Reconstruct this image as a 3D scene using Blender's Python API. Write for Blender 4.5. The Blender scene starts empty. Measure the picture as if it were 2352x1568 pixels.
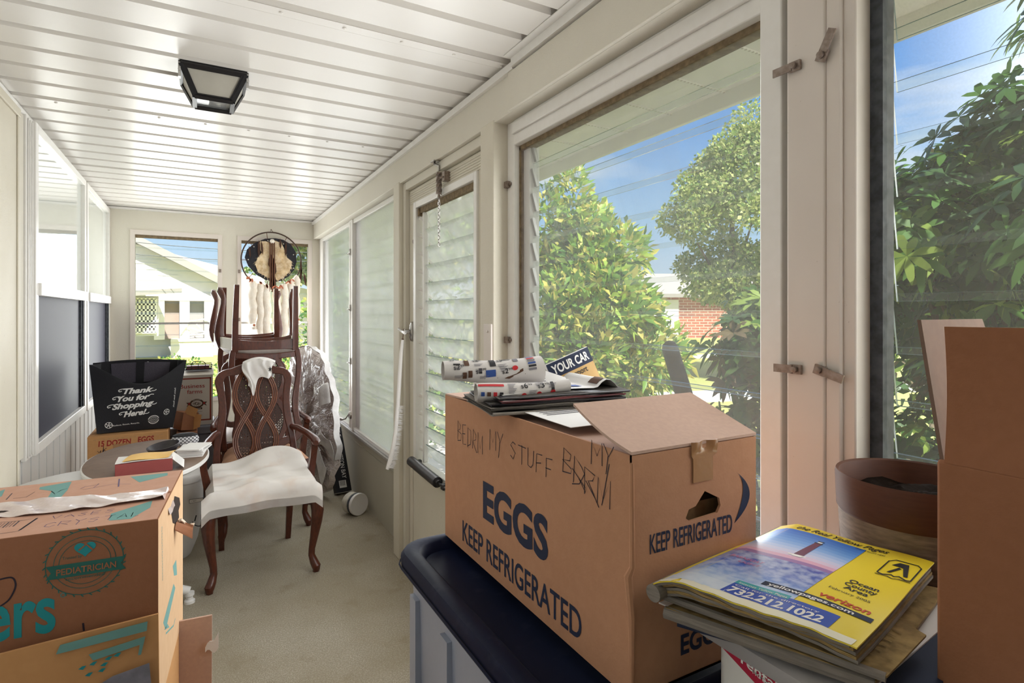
import bpy, math, random
import numpy as np
from mathutils import Vector, Matrix
random.seed(7); RNG = np.random.default_rng(7)
SC = bpy.context.scene
COL = SC.collection
R = math.radians

# ---------------------------------------------------------------- camera
CAM_H = 1.40; YAW = R(29.2); FPX = 1289.0; U0, V0 = 1176.0, 720.0
cd = bpy.data.cameras.new('camera'); cam = bpy.data.objects.new('camera', cd); COL.objects.link(cam)
cam.location = (0, 0, CAM_H); cam.rotation_euler = (R(90), 0, -YAW)
cd.sensor_width = 36; cd.lens = FPX / 2352 * 36; cd.shift_y = -(784 - V0) / 2352; cd.clip_start = .02; cd.clip_end = 400
SC.camera = cam
_c, _s = math.cos(YAW), math.sin(YAW)
def P(u, v, X=None, Y=None, Z=None, D=None):
    """a point of the place seen at a pixel, on a known plane (X, Y or Z) or at a known depth"""
    a = (u - U0) / FPX; b = (V0 - v) / FPX
    d = Vector((a * _c + _s, -a * _s + _c, b))
    t = D if D is not None else X / d.x if X is not None else Y / d.y if Y is not None else (Z - CAM_H) / d.z
    return Vector((0, 0, CAM_H)) + d * t

# ---------------------------------------------------------------- view, world, sun
SC.view_settings.view_transform = 'Standard'; SC.view_settings.look = 'None'
SC.view_settings.exposure = 0.14; SC.view_settings.gamma = 1.0; SC.view_settings.use_curve_mapping = False
SC.cycles.max_bounces = 9; SC.cycles.diffuse_bounces = 5; SC.cycles.glossy_bounces = 3
SC.cycles.transmission_bounces = 4; SC.cycles.transparent_max_bounces = 24
SC.cycles.sample_clamp_indirect = 8.0; SC.cycles.caustics_reflective = False; SC.cycles.caustics_refractive = False
W = bpy.data.worlds.new('sky'); SC.world = W; W.use_nodes = True
def world():
    nt = W.node_tree; N = nt.nodes; L = nt.links; N.clear()
    out = N.new('ShaderNodeOutputWorld'); bg = N.new('ShaderNodeBackground'); L.new(bg.outputs[0], out.inputs[0])
    tc = N.new('ShaderNodeTexCoord'); sep = N.new('ShaderNodeSeparateXYZ'); L.new(tc.outputs['Generated'], sep.inputs[0])
    ramp = N.new('ShaderNodeValToRGB'); L.new(sep.outputs['Z'], ramp.inputs[0])
    e = ramp.color_ramp.elements; e[0].position = 0.0; e[0].color = (.80, .90, 1.0, 1); e[1].position = .55; e[1].color = (.08, .27, .80, 1)
    m = e.new(.16); m.color = (.42, .68, 1.0, 1)
    m = e.new(.30); m.color = (.17, .43, .92, 1)
    no = N.new('ShaderNodeTexNoise'); no.inputs['Scale'].default_value = 2.6; no.inputs['Detail'].default_value = 6
    mp = N.new('ShaderNodeMapping'); mp.inputs['Scale'].default_value = (1, 1, 4.5); L.new(tc.outputs['Generated'], mp.inputs[0]); L.new(mp.outputs[0], no.inputs[0])
    cr = N.new('ShaderNodeValToRGB'); L.new(no.outputs[0], cr.inputs[0]); cr.color_ramp.elements[0].position = .50; cr.color_ramp.elements[1].position = .74
    mx = N.new('ShaderNodeMix'); mx.data_type = 'RGBA'; L.new(cr.outputs[0], mx.inputs[0]); L.new(ramp.outputs[0], mx.inputs[6]); mx.inputs[7].default_value = (.93, .96, 1, 1)
    # out-of-view part of the sky, brightened to add light through the windows
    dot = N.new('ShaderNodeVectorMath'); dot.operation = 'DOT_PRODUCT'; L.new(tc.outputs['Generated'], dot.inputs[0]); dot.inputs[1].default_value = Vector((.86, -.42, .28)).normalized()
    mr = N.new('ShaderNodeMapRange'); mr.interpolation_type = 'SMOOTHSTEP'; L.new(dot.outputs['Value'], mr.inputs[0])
    mr.inputs[1].default_value = .66; mr.inputs[2].default_value = .93; mr.inputs[3].default_value = 1.0; mr.inputs[4].default_value = SKY_BOOST
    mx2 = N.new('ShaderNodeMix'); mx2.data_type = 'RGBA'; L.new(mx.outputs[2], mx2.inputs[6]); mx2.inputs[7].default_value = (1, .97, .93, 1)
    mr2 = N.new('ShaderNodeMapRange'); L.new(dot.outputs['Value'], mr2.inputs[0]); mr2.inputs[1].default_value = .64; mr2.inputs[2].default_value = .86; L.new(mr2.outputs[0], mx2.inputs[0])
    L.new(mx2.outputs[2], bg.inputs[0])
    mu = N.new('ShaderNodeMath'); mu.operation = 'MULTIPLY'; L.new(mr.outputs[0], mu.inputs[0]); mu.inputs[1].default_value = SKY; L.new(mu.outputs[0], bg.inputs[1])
SKY = 1.0; SKY_BOOST = 5.0
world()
sd = bpy.data.lights.new('sun', 'SUN'); sun = bpy.data.objects.new('sun', sd); COL.objects.link(sun)
sd.energy = 13.0; sd.angle = R(.6); sd.color = (1, .95, .86)
sun.rotation_euler = Vector((-.04, .62, -.78)).to_track_quat('-Z', 'Y').to_euler()

def boost_lamp(name, loc, aim, w, h, power, col=(.97, .985, 1)):
    l = bpy.data.lights.new(name, 'AREA'); l.shape = 'RECTANGLE'; l.size = w; l.size_y = h; l.energy = power; l.color = col
    o = bpy.data.objects.new(name, l); COL.objects.link(o); o.location = loc; o.rotation_euler = Vector(aim).to_track_quat('-Z', 'Y').to_euler()
# added area lamps inside the glass, boosting the light from the windows
boost_lamp('boost_end_left', (-.16, 5.82, 1.35), (0, -1, 0), .62, 1.40, 18)
boost_lamp('boost_end_right', (.65, 5.82, 1.35), (0, -1, 0), .58, 1.40, 17)
boost_lamp('boost_far_right', (1.04, 4.55, 1.3), (-1, 0, 0), 2.1, 1.5, 18)
boost_lamp('boost_door', (1.02, 2.55, 1.3), (-1, 0, 0), .7, 1.3, 7.5)
boost_lamp('boost_large', (1.035, 1.32, 1.3), (-1, 0, 0), 1.05, 1.3, 17)
boost_lamp('boost_near', (1.06, -.1, 1.3), (-1, 0, 0), 1.2, 1.35, 8.5)

# ---------------------------------------------------------------- materials
def lin(h):
    c = [int(h[i:i + 2], 16) / 255 for i in (0, 2, 4)]
    return tuple(x / 12.92 if x <= .04045 else ((x + .055) / 1.055) ** 2.4 for x in c)
MATS = {}
def M(name, hexc, rough=.6, metal=0., noise=None, bump=None, spec=.4, noise2=None, coat=0., stretch=None, trans=0.):
    """procedural principled material: noise=(scale, amount, dark hex), bump=(scale, strength)"""
    if name in MATS: return MATS[name]
    m = bpy.data.materials.new(name); m.use_nodes = True; MATS[name] = m
    nt = m.node_tree; N = nt.nodes; L = nt.links; b = N['Principled BSDF']
    c = lin(hexc); b.inputs['Base Color'].default_value = (*c, 1)
    b.inputs['Roughness'].default_value = rough; b.inputs['Metallic'].default_value = metal
    b.inputs['Specular IOR Level'].default_value = spec; b.inputs['Coat Weight'].default_value = coat
    b.inputs['Transmission Weight'].default_value = trans
    src = None
    def coords():
        nonlocal src
        if src is None:
            tc = N.new('ShaderNodeTexCoord'); mp = N.new('ShaderNodeMapping'); L.new(tc.outputs['Object'], mp.inputs[0])
            if stretch: mp.inputs['Scale'].default_value = stretch
            src = mp.outputs[0]
        return src
    last = None
    for nz in (noise, noise2):
        if not nz: continue
        t = N.new('ShaderNodeTexNoise'); t.inputs['Scale'].default_value = nz[0]; t.inputs['Detail'].default_value = 5; L.new(coords(), t.inputs[0])
        rp = N.new('ShaderNodeValToRGB'); L.new(t.outputs[0], rp.inputs[0])
        rp.color_ramp.elements[0].position = .38 if len(nz) < 4 else nz[3]; rp.color_ramp.elements[1].position = .66 if len(nz) < 5 else nz[4]
        rp.color_ramp.elements[0].color = (1, 1, 1, 1); rp.color_ramp.elements[1].color = (0, 0, 0, 1)
        ml = N.new('ShaderNodeMath'); ml.operation = 'MULTIPLY'; ml.inputs[1].default_value = nz[1]; L.new(rp.outputs[0], ml.inputs[0])
        mx = N.new('ShaderNodeMix'); mx.data_type = 'RGBA'; L.new(ml.outputs[0], mx.inputs[0])
        if last is None: mx.inputs[6].default_value = (*c, 1)
        else: L.new(last, mx.inputs[6])
        mx.inputs[7].default_value = (*lin(nz[2]), 1); last = mx.outputs[2]
    if last is not None: L.new(last, b.inputs['Base Color'])
    if bump:
        t = N.new('ShaderNodeTexNoise'); t.inputs['Scale'].default_value = bump[0]; t.inputs['Detail'].default_value = 3; L.new(coords(), t.inputs[0])
        bp = N.new('ShaderNodeBump'); bp.inputs['Strength'].default_value = bump[1]; bp.inputs['Distance'].default_value = .004; L.new(t.outputs[0], bp.inputs['Height']); L.new(bp.outputs[0], b.inputs['Normal'])
    return m
def mix_mat(name, build):
    m = bpy.data.materials.new(name); m.use_nodes = True; MATS[name] = m
    N = m.node_tree.nodes; N.clear(); out = N.new('ShaderNodeOutputMaterial')
    m.node_tree.links.new(build(N, m.node_tree.links), out.inputs[0]); return m
def mixsh(N, L, a, b, f):
    x = N.new('ShaderNodeMixShader'); L.new(a, x.inputs[1]); L.new(b, x.inputs[2])
    if isinstance(f, (int, float)): x.inputs[0].default_value = f
    else: L.new(f, x.inputs[0])
    return x.outputs[0]
def bsdf(N, kind, col, rough=None):
    n = N.new('ShaderNodeBsdf' + kind); n.inputs[0].default_value = (*col, 1)
    if rough is not None: n.inputs['Roughness'].default_value = rough
    return n.outputs[0]
def glass_mat(name, dust, tint=(.955, .975, .965), gloss=.55):
    def f(N, L):
        t = bsdf(N, 'Transparent', tint); g = bsdf(N, 'Glossy', (1, 1, 1), .03)
        fr = N.new('ShaderNodeFresnel'); fr.inputs[0].default_value = 1.45
        ml = N.new('ShaderNodeMath'); ml.operation = 'MULTIPLY'; L.new(fr.outputs[0], ml.inputs[0]); ml.inputs[1].default_value = gloss
        a = mixsh(N, L, t, g, ml.outputs[0])
        d = mixsh(N, L, bsdf(N, 'Diffuse', (.85, .87, .88)), bsdf(N, 'Translucent', (.85, .87, .88)), .6)
        tc = N.new('ShaderNodeTexCoord'); nz = N.new('ShaderNodeTexNoise'); nz.inputs['Scale'].default_value = 9; nz.inputs['Detail'].default_value = 8; L.new(tc.outputs['Object'], nz.inputs[0])
        mr = N.new('ShaderNodeMapRange'); L.new(nz.outputs[0], mr.inputs[0]); mr.inputs[1].default_value = .3; mr.inputs[2].default_value = .75; mr.inputs[3].default_value = dust * .6; mr.inputs[4].default_value = dust * 1.5
        return mixsh(N, L, a, d, mr.outputs[0])
    return mix_mat(name, f)
def screen_mat(name, fac, col=(.6, .6, .62), tl=.6, weave=0.):
    def f(N, L):
        t = bsdf(N, 'Transparent', (1, 1, 1))
        d = mixsh(N, L, bsdf(N, 'Diffuse', col), bsdf(N, 'Translucent', col), tl)
        tc = N.new('ShaderNodeTexCoord'); nz = N.new('ShaderNodeTexNoise'); nz.inputs['Scale'].default_value = 260 if weave else 5; nz.inputs['Detail'].default_value = 2; L.new(tc.outputs['Object'], nz.inputs[0])
        mr = N.new('ShaderNodeMapRange'); L.new(nz.outputs[0], mr.inputs[0]); mr.inputs[1].default_value = .35; mr.inputs[2].default_value = .65; mr.inputs[3].default_value = fac * .85; mr.inputs[4].default_value = fac * 1.15
        return mixsh(N, L, t, d, mr.outputs[0])
    return mix_mat(name, f)
def leaf_mat(name, hexc, tl=.35, rough=.45):
    c = lin(hexc)
    def f(N, L):
        p = N.new('ShaderNodeBsdfPrincipled'); p.inputs['Base Color'].default_value = (*c, 1); p.inputs['Roughness'].default_value = rough; p.inputs['Specular IOR Level'].default_value = .35
        return mixsh(N, L, p.outputs[0], bsdf(N, 'Translucent', tuple(min(1, x * 1.3) for x in c)), tl)
    return mix_mat(name, f)

# setting
m_ceil = M('ceiling_aluminium', 'dedad4', .30, noise=(3, .12, 'd0cac1'), bump=(220, .12), spec=.55, stretch=(.25, 3, 3))
m_wall = M('cream_textured_paint', 'd9d4c7', .62, noise=(2.5, .25, 'cac3b3'), bump=(330, .35))
m_post = M('cream_post_paint', 'd8d2c3', .6, noise=(3, .3, 'c4bba5'), bump=(330, .3), noise2=(60, .25, 'a39878', .25, .34))
m_panel = M('grey_painted_panel', 'b9b4a4', .7, noise=(2, .3, 'a09a88'), bump=(400, .2))
m_white = M('white_painted_metal', 'e8e6e2', .35, spec=.5, noise=(40, .12, 'cfcac0'))
m_pinkwhite = M('aged_white_trim', 'dcd3cb', .45, noise=(6, .2, 'cbbfb4'), noise2=(150, .5, '8d7c6c', .22, .27))
m_alu = M('bare_aluminium', 'c9c8c6', .35, metal=.75, noise=(30, .3, '9a9792'))
m_rust = M('worn_metal_clip', '9c8f86', .45, metal=.5, noise=(90, .6, '6e5a4c'))
m_steel = M('steel', 'b9b6b2', .25, metal=.9, noise=(60, .4, '6f655c'))
m_gasket = M('dark_gasket', '35383e', .6, noise=(60, .5, '61676f'))
m_siding = M('white_vinyl_siding', 'dcdcda', .28, spec=.6, noise=(4, .15, 'bdbab4'))
m_behind = M('back_wall_paint', '4f4a43', .8)
m_dirt = M('grimy_sealant', '8d7b60', .9, noise=(50, .6, '5b4d3a'), bump=(120, .6))
# carpet
def carpet():
    m = bpy.data.materials.new('beige_carpet'); m.use_nodes = True; nt = m.node_tree; N = nt.nodes; L = nt.links; b = N['Principled BSDF']
    tc = N.new('ShaderNodeTexCoord'); b.inputs['Roughness'].default_value = .95; b.inputs['Specular IOR Level'].default_value = .1
    col = lin('c2baa8'); last = None
    for sc_, amt, hx, lo, hi in ((420, .75, '857a66', .42, .58), (150, .45, 'd6cfc0', .40, .52), (2.2, .45, '9a8d73', .40, .62), (7, .35, '8f7f62', .28, .42), (38, .8, '5d5140', .20, .27)):
        t = N.new('ShaderNodeTexNoise'); t.inputs['Scale'].default_value = sc_; t.inputs['Detail'].default_value = 4; L.new(tc.outputs['Object'], t.inputs[0])
        mr = N.new('ShaderNodeMapRange'); mr.clamp = True; L.new(t.outputs[0], mr.inputs[0]); mr.inputs[1].default_value = lo; mr.inputs[2].default_value = hi; mr.inputs[3].default_value = amt; mr.inputs[4].default_value = 0
        mx = N.new('ShaderNodeMix'); mx.data_type = 'RGBA'; L.new(mr.outputs[0], mx.inputs[0])
        if last is None: mx.inputs[6].default_value = (*col, 1)
        else: L.new(last, mx.inputs[6])
        mx.inputs[7].default_value = (*lin(hx), 1); last = mx.outputs[2]
    L.new(last, b.inputs['Base Color'])
    t = N.new('ShaderNodeTexNoise'); t.inputs['Scale'].default_value = 380; L.new(tc.outputs['Object'], t.inputs[0])
    bp = N.new('ShaderNodeBump'); bp.inputs['Strength'].default_value = .9; bp.inputs['Distance'].default_value = .006; L.new(t.outputs[0], bp.inputs['Height']); L.new(bp.outputs[0], b.inputs['Normal'])
    return m
m_carpet = carpet()
m_glass = glass_mat('louver_glass', .05, gloss=.12)
m_glass_hazy = glass_mat('hazy_louver_glass', .27, gloss=.07)  # white mix stands for dust and for reflected sky
m_glass_clear = glass_mat('clear_louver_glass', .022, gloss=.12)
m_glass_edge = M('glass_edge', '74868a', .12, spec=1.0)
m_screen = screen_mat('insect_screen', .13)
m_screen_far = screen_mat('whitened_screen', .58, (.88, .88, .90), .8, 1)  # pale mix paints in the whitish glow of strong outside light
m_screen_mid = screen_mat('hazy_screen', .32, (.85, .86, .88), .8, 1)
m_screen_right = screen_mat('brown_insect_screen', .07, (.50, .47, .42), .6, 1)
m_pane = M('sash_glass', 'dfe4de', .04, spec=.7, coat=.55)
m_darkscreen = M('dark_sash_screen', '2f2f3a', .6, noise=(300, .5, '4b4b58'), spec=.3)
# cardboard etc.
m_card = M('kraft_cardboard', 'bb8b6c', .8, noise=(70, .25, 'a77658'), noise2=(3, .25, 'c6987a'), bump=(240, .08), spec=.15)
m_card_dark = M('brown_cardboard', '96664a', .8, noise=(90, .25, '875a3e'), noise2=(3, .25, 'a5745a'), bump=(260, .1), spec=.15)
m_card_in = M('cardboard_inside', 'c1a393', .85, noise=(80, .2, 'ae8f7f'), spec=.1)
m_card_flap = M('cardboard_flap_pale', 'c6a898', .85, noise=(120, .2, 'a88e84'), spec=.1)
m_card_tan = M('tan_cardboard', 'c69564', .8, noise=(60, .2, 'b27f4f'), spec=.15)
m_card_edge = M('cardboard_edge', '8a6a4c', .9, noise=(200, .6, 'd8b892'))
m_card_torn = M('torn_cardboard', 'e6d3bf', .95, noise=(60, .4, 'c6a584'), bump=(80, .6))
m_card_white = M('white_carton', 'c9c1b6', .6, noise=(5, .15, 'b8aea0'))
m_tape = M('packing_tape', 'a57a55', .22, spec=.5, coat=.3, noise=(9, .3, 'bb946f'), bump=(30, .25))
m_tapewhite = M('shiny_tape', 'd3c0ba', .22, spec=.8, coat=.5, bump=(25, .5), noise=(12, .5, 'b59a92'))
ink_navy = M('navy_ink', '1d2742', .7); ink_black = M('black_ink', '1b1a1d', .6); ink_red = M('red_ink', '9a2b26', .7); ink_teal = M('teal_ink', '1f8d93', .7)
ink_teal_faded = M('faded_teal_ink', '6f9d97', .8); ink_teal_dark = M('dark_teal_ink', '2b655c', .8); ink_marker = M('marker', '2c2330', .6); ink_purple = M('purple_pen', '5b4a6e', .7)
ink_white = M('white_print', 'e9e7e4', .6); ink_grey = M('grey_print', '77747a', .7); ink_gold = M('gold_print', '4a3524', .7)
ink_brightred = M('bright_red_print', 'c3282f', .6); ink_blue = M('blue_print', '2f4f94', .6); ink_brown = M('brown_print', '5a3d2c', .7)
m_paper = M('white_paper', 'e6e4e2', .75, noise=(5, .1, 'd3cfca')); m_news = M('newsprint', 'd3cecb', .85, noise=(6, .2, 'bdb6b0')); m_newsgrey = M('grey_newsprint', '8a827a', .9, noise=(30, .4, '5f5850'), stretch=(1, 1, 12))
m_newsdark = M('dark_newsprint', '4c463f', .9, noise=(25, .5, '231f1c'), stretch=(1, 1, 10)); m_tanpage = M('tan_page_edges', 'a58a58', .9, noise=(60, .6, '5d4a2e'), stretch=(1, 1, 14)); m_envelope = M('manila_envelope', 'e5b457', .7, noise=(8, .3, 'f2d9a0'))
m_blackmag = M('dark_magazine', '26282f', .35, noise=(14, .4, '4a4140'), spec=.5); m_redmag = M('red_magazine', '8d4a4c', .4, noise=(30, .3, '5f3133'))
# furniture
def wood():
    m = M('cherry_wood', '4d2315', .34, spec=.45, coat=.2, noise=(9, .55, '2b120b'), noise2=(40, .35, '6d341c'), stretch=(4, 4, 1)); return m
m_wood = wood(); m_woodhi = M('highlight_wood_moulding', '8a5438', .35, spec=.5, coat=.3, noise=(30, .5, '4a2415'))  # lighter copper tone paints in the highlights along the moulding edges
m_darkwood = M('dark_wood', '35190f', .35, spec=.5, noise=(12, .5, '1e0d08'), stretch=(4, 4, 1))
m_fabric = M('tan_seat_fabric', 'b3876a', .8, noise=(25, .35, '8d6650'), bump=(200, .3)); m_cream = M('cream_seat_fabric', 'd8cec6', .55, noise=(18, .3, 'b3a59c'), bump=(60, .4)); m_creamboard = M('cream_board', 'd9d3c4', .7, noise=(12, .2, 'bfb7a4'))
def cane():
    c = lin('3a2116')
    def f(N, L):
        tc = N.new('ShaderNodeTexCoord'); outs = []
        for rot in (45, -45, 0, 90):
            mp = N.new('ShaderNodeMapping'); mp.inputs['Rotation'].default_value = (0, R(rot), 0); L.new(tc.outputs['Object'], mp.inputs[0])
            w = N.new('ShaderNodeTexWave'); w.inputs['Scale'].default_value = 26 if abs(rot) == 45 else 20; w.bands_direction = 'X'; L.new(mp.outputs[0], w.inputs[0]); outs.append(w.outputs['Fac'])
        x = outs[0]
        for o in outs[1:]:
            n = N.new('ShaderNodeMath'); n.operation = 'MAXIMUM'; L.new(x, n.inputs[0]); L.new(o, n.inputs[1]); x = n.outputs[0]
        g = N.new('ShaderNodeMath'); g.operation = 'GREATER_THAN'; L.new(x, g.inputs[0]); g.inputs[1].default_value = .80
        p = N.new('ShaderNodeBsdfPrincipled'); p.inputs['Base Color'].default_value = (*c, 1); p.inputs['Roughness'].default_value = .5
        return mixsh(N, L, bsdf(N, 'Transparent', (1, 1, 1)), p.outputs[0], g.outputs[0])
    return mix_mat('woven_cane', f)
m_cane = cane()
m_cloth = M('white_cotton', 'e3ded9', .9, noise=(6, .55, 'd3b9a6', .30, .48), bump=(9, .35), noise2=(14, .25, 'c9bfc0', .3, .45))
m_tee = M('white_cotton_shirt', 'e8e5e3', .9, bump=(14, .3), noise=(8, .15, 'd3cdc8'))
m_blackbag = M('black_nonwoven', '1d1d21', .62, noise=(380, .4, '303036'), bump=(400, .3), spec=.35); m_blackbag_in = M('bag_inside', '5a5560', .7, noise=(300, .6, '3a3640'))
m_tablebrown = M('brown_laminate_top', '7d6859', .6, noise=(30, .4, '655244'), noise2=(4, .3, '8f7b6d'), spec=.25); m_tablewhite = M('white_laminate', 'e4e3e1', .3, noise=(4, .1, 'd2cfcb'))
m_binwhite = M('white_plastic', 'd6d3d0', .4, noise=(4, .12, 'c2bdb8')); m_lidgrey = M('grey_plastic_lid', 'a8a4a4', .4)
m_totegrey = M('grey_plastic', 'a0a6b6', .42, noise=(3, .2, '8d93a3'), noise2=(60, .12, 'adb3c0')); m_toteblue = M('navy_plastic_lid', '161d36', .5, spec=.10, noise=(30, .35, '3a3f50', .25, .42), noise2=(5, .3, '10131e'))
m_redbox = M('dusty_red_box', '9a4c4a', .7, noise=(60, .15, '863f3e')); m_panblack = M('black_iron', '2b282c', .4, spec=.5, noise=(40, .4, '463f42'))
m_potbrown = M('brown_plastic_pot', '5c3a2c', .58, noise=(30, .3, '452b21'), stretch=(1, 1, 8), spec=.3); m_potgrey = M('scuffed_pot_band', '8b7c6e', .6, noise=(35, .5, '4b3d33'), noise2=(90, .5, 'a39587', .2, .3), stretch=(1, 1, 5)); m_soil = M('dry_soil', '1c1510', .98, spec=.05, noise=(60, .5, '4a382b', .22, .36), bump=(60, 1.0))
m_blackmetal = M('black_metal', '121113', .4, spec=.5); m_rubber = M('black_rubber', '1c1a1b', .42, noise=(30, .3, '3a3634'))
m_frost = M('frosted_lamp_glass', 'b5b1a6', .3, noise=(7, .4, '8d887c'), spec=.5); m_lampclear = M('ribbed_lamp_glass', 'd8d8d6', .15, spec=.6, noise=(60, .3, 'b0b0b0'), stretch=(8, 1, 1)); m_bulb = M('bulb', 'ece7dc', .2); m_brass = M('brass_socket', '8a7247', .35, metal=.8)
m_bristle = M('white_bristle', 'e4e2e0', .8); m_broomwhite = M('white_plastic_handle', 'ece9e6', .35)
m_hide = M('black_hide', '15131a', .7, noise=(60, .4, '2a2833')); m_fur = M('cream_fur', 'd9bd92', .95, noise=(16, .6, '8d6a45'), noise2=(30, .5, 'f0e2c8'), bump=(160, 1.0)); m_furwhite = M('white_fur', 'ece4d8', .95, noise=(22, .35, 'd3bfa5'), bump=(150, .9)); m_feather = M('brown_feather', '4b2e20', .8, noise=(40, .5, '24150e')); m_redfeather = M('rust_feather', 'bf7355', .8, noise=(40, .4, '6d3324')); m_leather = M('brown_leather_cord', '5d3a26', .7); m_bead = M('white_bead', 'e9e2d6', .4); m_twig = M('hoop_wood', '3d2a1e', .7)
m_bubble = None
def bubble():
    m = bpy.data.materials.new('bubble_wrap'); m.use_nodes = True; nt = m.node_tree; N = nt.nodes; L = nt.links; b = N['Principled BSDF']
    tc = N.new('ShaderNodeTexCoord'); b.inputs['Roughness'].default_value = .14; b.inputs['Specular IOR Level'].default_value = .9; b.inputs['Coat Weight'].default_value = .7
    n = N.new('ShaderNodeTexNoise'); n.inputs['Scale'].default_value = 3.2; n.inputs['Detail'].default_value = 6; L.new(tc.outputs['Object'], n.inputs[0])
    rp = N.new('ShaderNodeValToRGB'); L.new(n.outputs[0], rp.inputs[0]); rp.color_ramp.elements[0].position = .36; rp.color_ramp.elements[0].color = (*lin('75594b'), 1); rp.color_ramp.elements[1].position = .60; rp.color_ramp.elements[1].color = (*lin('cbc1bc'), 1)
    L.new(rp.outputs[0], b.inputs['Base Color'])
    v = N.new('ShaderNodeTexVoronoi'); v.inputs['Scale'].default_value = 85; L.new(tc.outputs['Object'], v.inputs[0])
    b1 = N.new('ShaderNodeBump'); b1.invert = True; b1.inputs['Strength'].default_value = .7; b1.inputs['Distance'].default_value = .006; L.new(v.outputs['Distance'], b1.inputs['Height'])
    n2 = N.new('ShaderNodeTexNoise'); n2.inputs['Scale'].default_value = 14; L.new(tc.outputs['Object'], n2.inputs[0])
    b2 = N.new('ShaderNodeBump'); b2.inputs['Strength'].default_value = .9; b2.inputs['Distance'].default_value = .03; L.new(n2.outputs[0], b2.inputs['Height']); L.new(b1.outputs[0], b2.inputs['Normal']); L.new(b2.outputs[0], b.inputs['Normal'])
    return m
m_bubble = bubble(); m_plastic_edge = M('clear_plastic_edge', 'cfcdcc', .15, spec=.8, coat=.6, bump=(30, .6), noise=(14, .4, '9d9694'))
m_yellow = M('yellow_cover', 'ecd22c', .35, spec=.4, noise=(4, .25, 'f3e27a')); m_coverwhite = M('worn_cover_edge', 'eceadf', .5, noise=(9, .3, 'e7dc8f'))
# outside
def grass():
    m = M('lawn_grass', 'a3a45e', .95, noise=(.5, .5, 'b3a972'), noise2=(9, .5, '7d8a48'), bump=(60, .8)); return m
m_lawn = grass(); m_path = M('concrete_path', 'c2bfbb', .9, noise=(3, .3, '8f8d8b'))
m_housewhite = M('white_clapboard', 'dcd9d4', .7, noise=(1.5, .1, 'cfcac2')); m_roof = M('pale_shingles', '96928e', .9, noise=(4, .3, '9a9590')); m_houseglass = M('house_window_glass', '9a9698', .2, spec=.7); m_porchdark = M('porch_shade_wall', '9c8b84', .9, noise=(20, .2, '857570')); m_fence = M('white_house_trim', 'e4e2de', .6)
def brick():
    m = bpy.data.materials.new('red_brick'); m.use_nodes = True; nt = m.node_tree; N = nt.nodes; L = nt.links; b = N['Principled BSDF']; b.inputs['Roughness'].default_value = .9
    tc = N.new('ShaderNodeTexCoord'); mp = N.new('ShaderNodeMapping'); mp.inputs['Rotation'].default_value = (R(90), 0, 0); L.new(tc.outputs['Object'], mp.inputs[0])
    t = N.new('ShaderNodeTexBrick'); L.new(mp.outputs[0], t.inputs[0]); t.inputs['Color1'].default_value = (*lin('b0654f'), 1); t.inputs['Color2'].default_value = (*lin('9c5544'), 1); t.inputs['Mortar'].default_value = (*lin('cdb8a8'), 1)
    t.inputs['Scale'].default_value = 1.0; t.inputs['Brick Width'].default_value = .5; t.inputs['Row Height'].default_value = .19; t.inputs['Mortar Size'].default_value = .022; L.new(t.outputs[0], b.inputs['Base Color']); return m
m_brick = brick(); m_bark = M('tree_bark', '6a5848', .95, noise=(9, .5, '453829'), bump=(25, .8), stretch=(1, 1, .3)); m_postdark = M('weathered_black_post', '35302f', .75, noise=(60, .4, '4d4136'))
def soffit():
    m = M('perforated_soffit', 'cfc8bf', .7); nt = m.node_tree; N = nt.nodes; L = nt.links; b = N['Principled BSDF']
    tc = N.new('ShaderNodeTexCoord'); v = N.new('ShaderNodeTexVoronoi'); v.inputs['Scale'].default_value = 55; v.inputs['Randomness'].default_value = 0; L.new(tc.outputs['Object'], v.inputs[0])
    lt = N.new('ShaderNodeMath'); lt.operation = 'LESS_THAN'; L.new(v.outputs['Distance'], lt.inputs[0]); lt.inputs[1].default_value = .30
    mx = N.new('ShaderNodeMix'); mx.data_type = 'RGBA'; L.new(lt.outputs[0], mx.inputs[0]); mx.inputs[6].default_value = (*lin('efebe5'), 1); mx.inputs[7].default_value = (*lin('b9b1a6'), 1); L.new(mx.outputs[2], b.inputs['Base Color']); return m
m_soffit = soffit()

# ---------------------------------------------------------------- mesh tools
_txt = {}
def text_mesh(s, bold, shear):
    k = (s, bold, shear)
    if k not in _txt:
        cu = bpy.data.curves.new('lettering', 'FONT'); cu.body = s; cu.size = 1; cu.offset = bold; cu.shear = shear; cu.resolution_u = 4; cu.fill_mode = 'FRONT'
        o = bpy.data.objects.new('lettering', cu); COL.objects.link(o); bpy.context.view_layer.update()
        me = o.evaluated_get(bpy.context.evaluated_depsgraph_get()).to_mesh()
        v = [(p.co.x, p.co.y) for p in me.vertices]; f = [tuple(p.vertices) for p in me.polygons]
        bpy.data.objects.remove(o); bpy.data.curves.remove(cu)
        x0 = min(p[0] for p in v); x1 = max(p[0] for p in v)
        _txt[k] = ([((p[0] - x0) / .73, p[1] / .73) for p in v], f, (x1 - x0) / .73)
    return _txt[k]
def plane(o, xd, yd, lift=0.):
    o = Vector(o); xd = Vector(xd).normalized(); yd = Vector(yd).normalized(); n = xd.cross(yd)
    return lambda x, y, t=0.: o + xd * x + yd * y + n * (lift + t)
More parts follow.
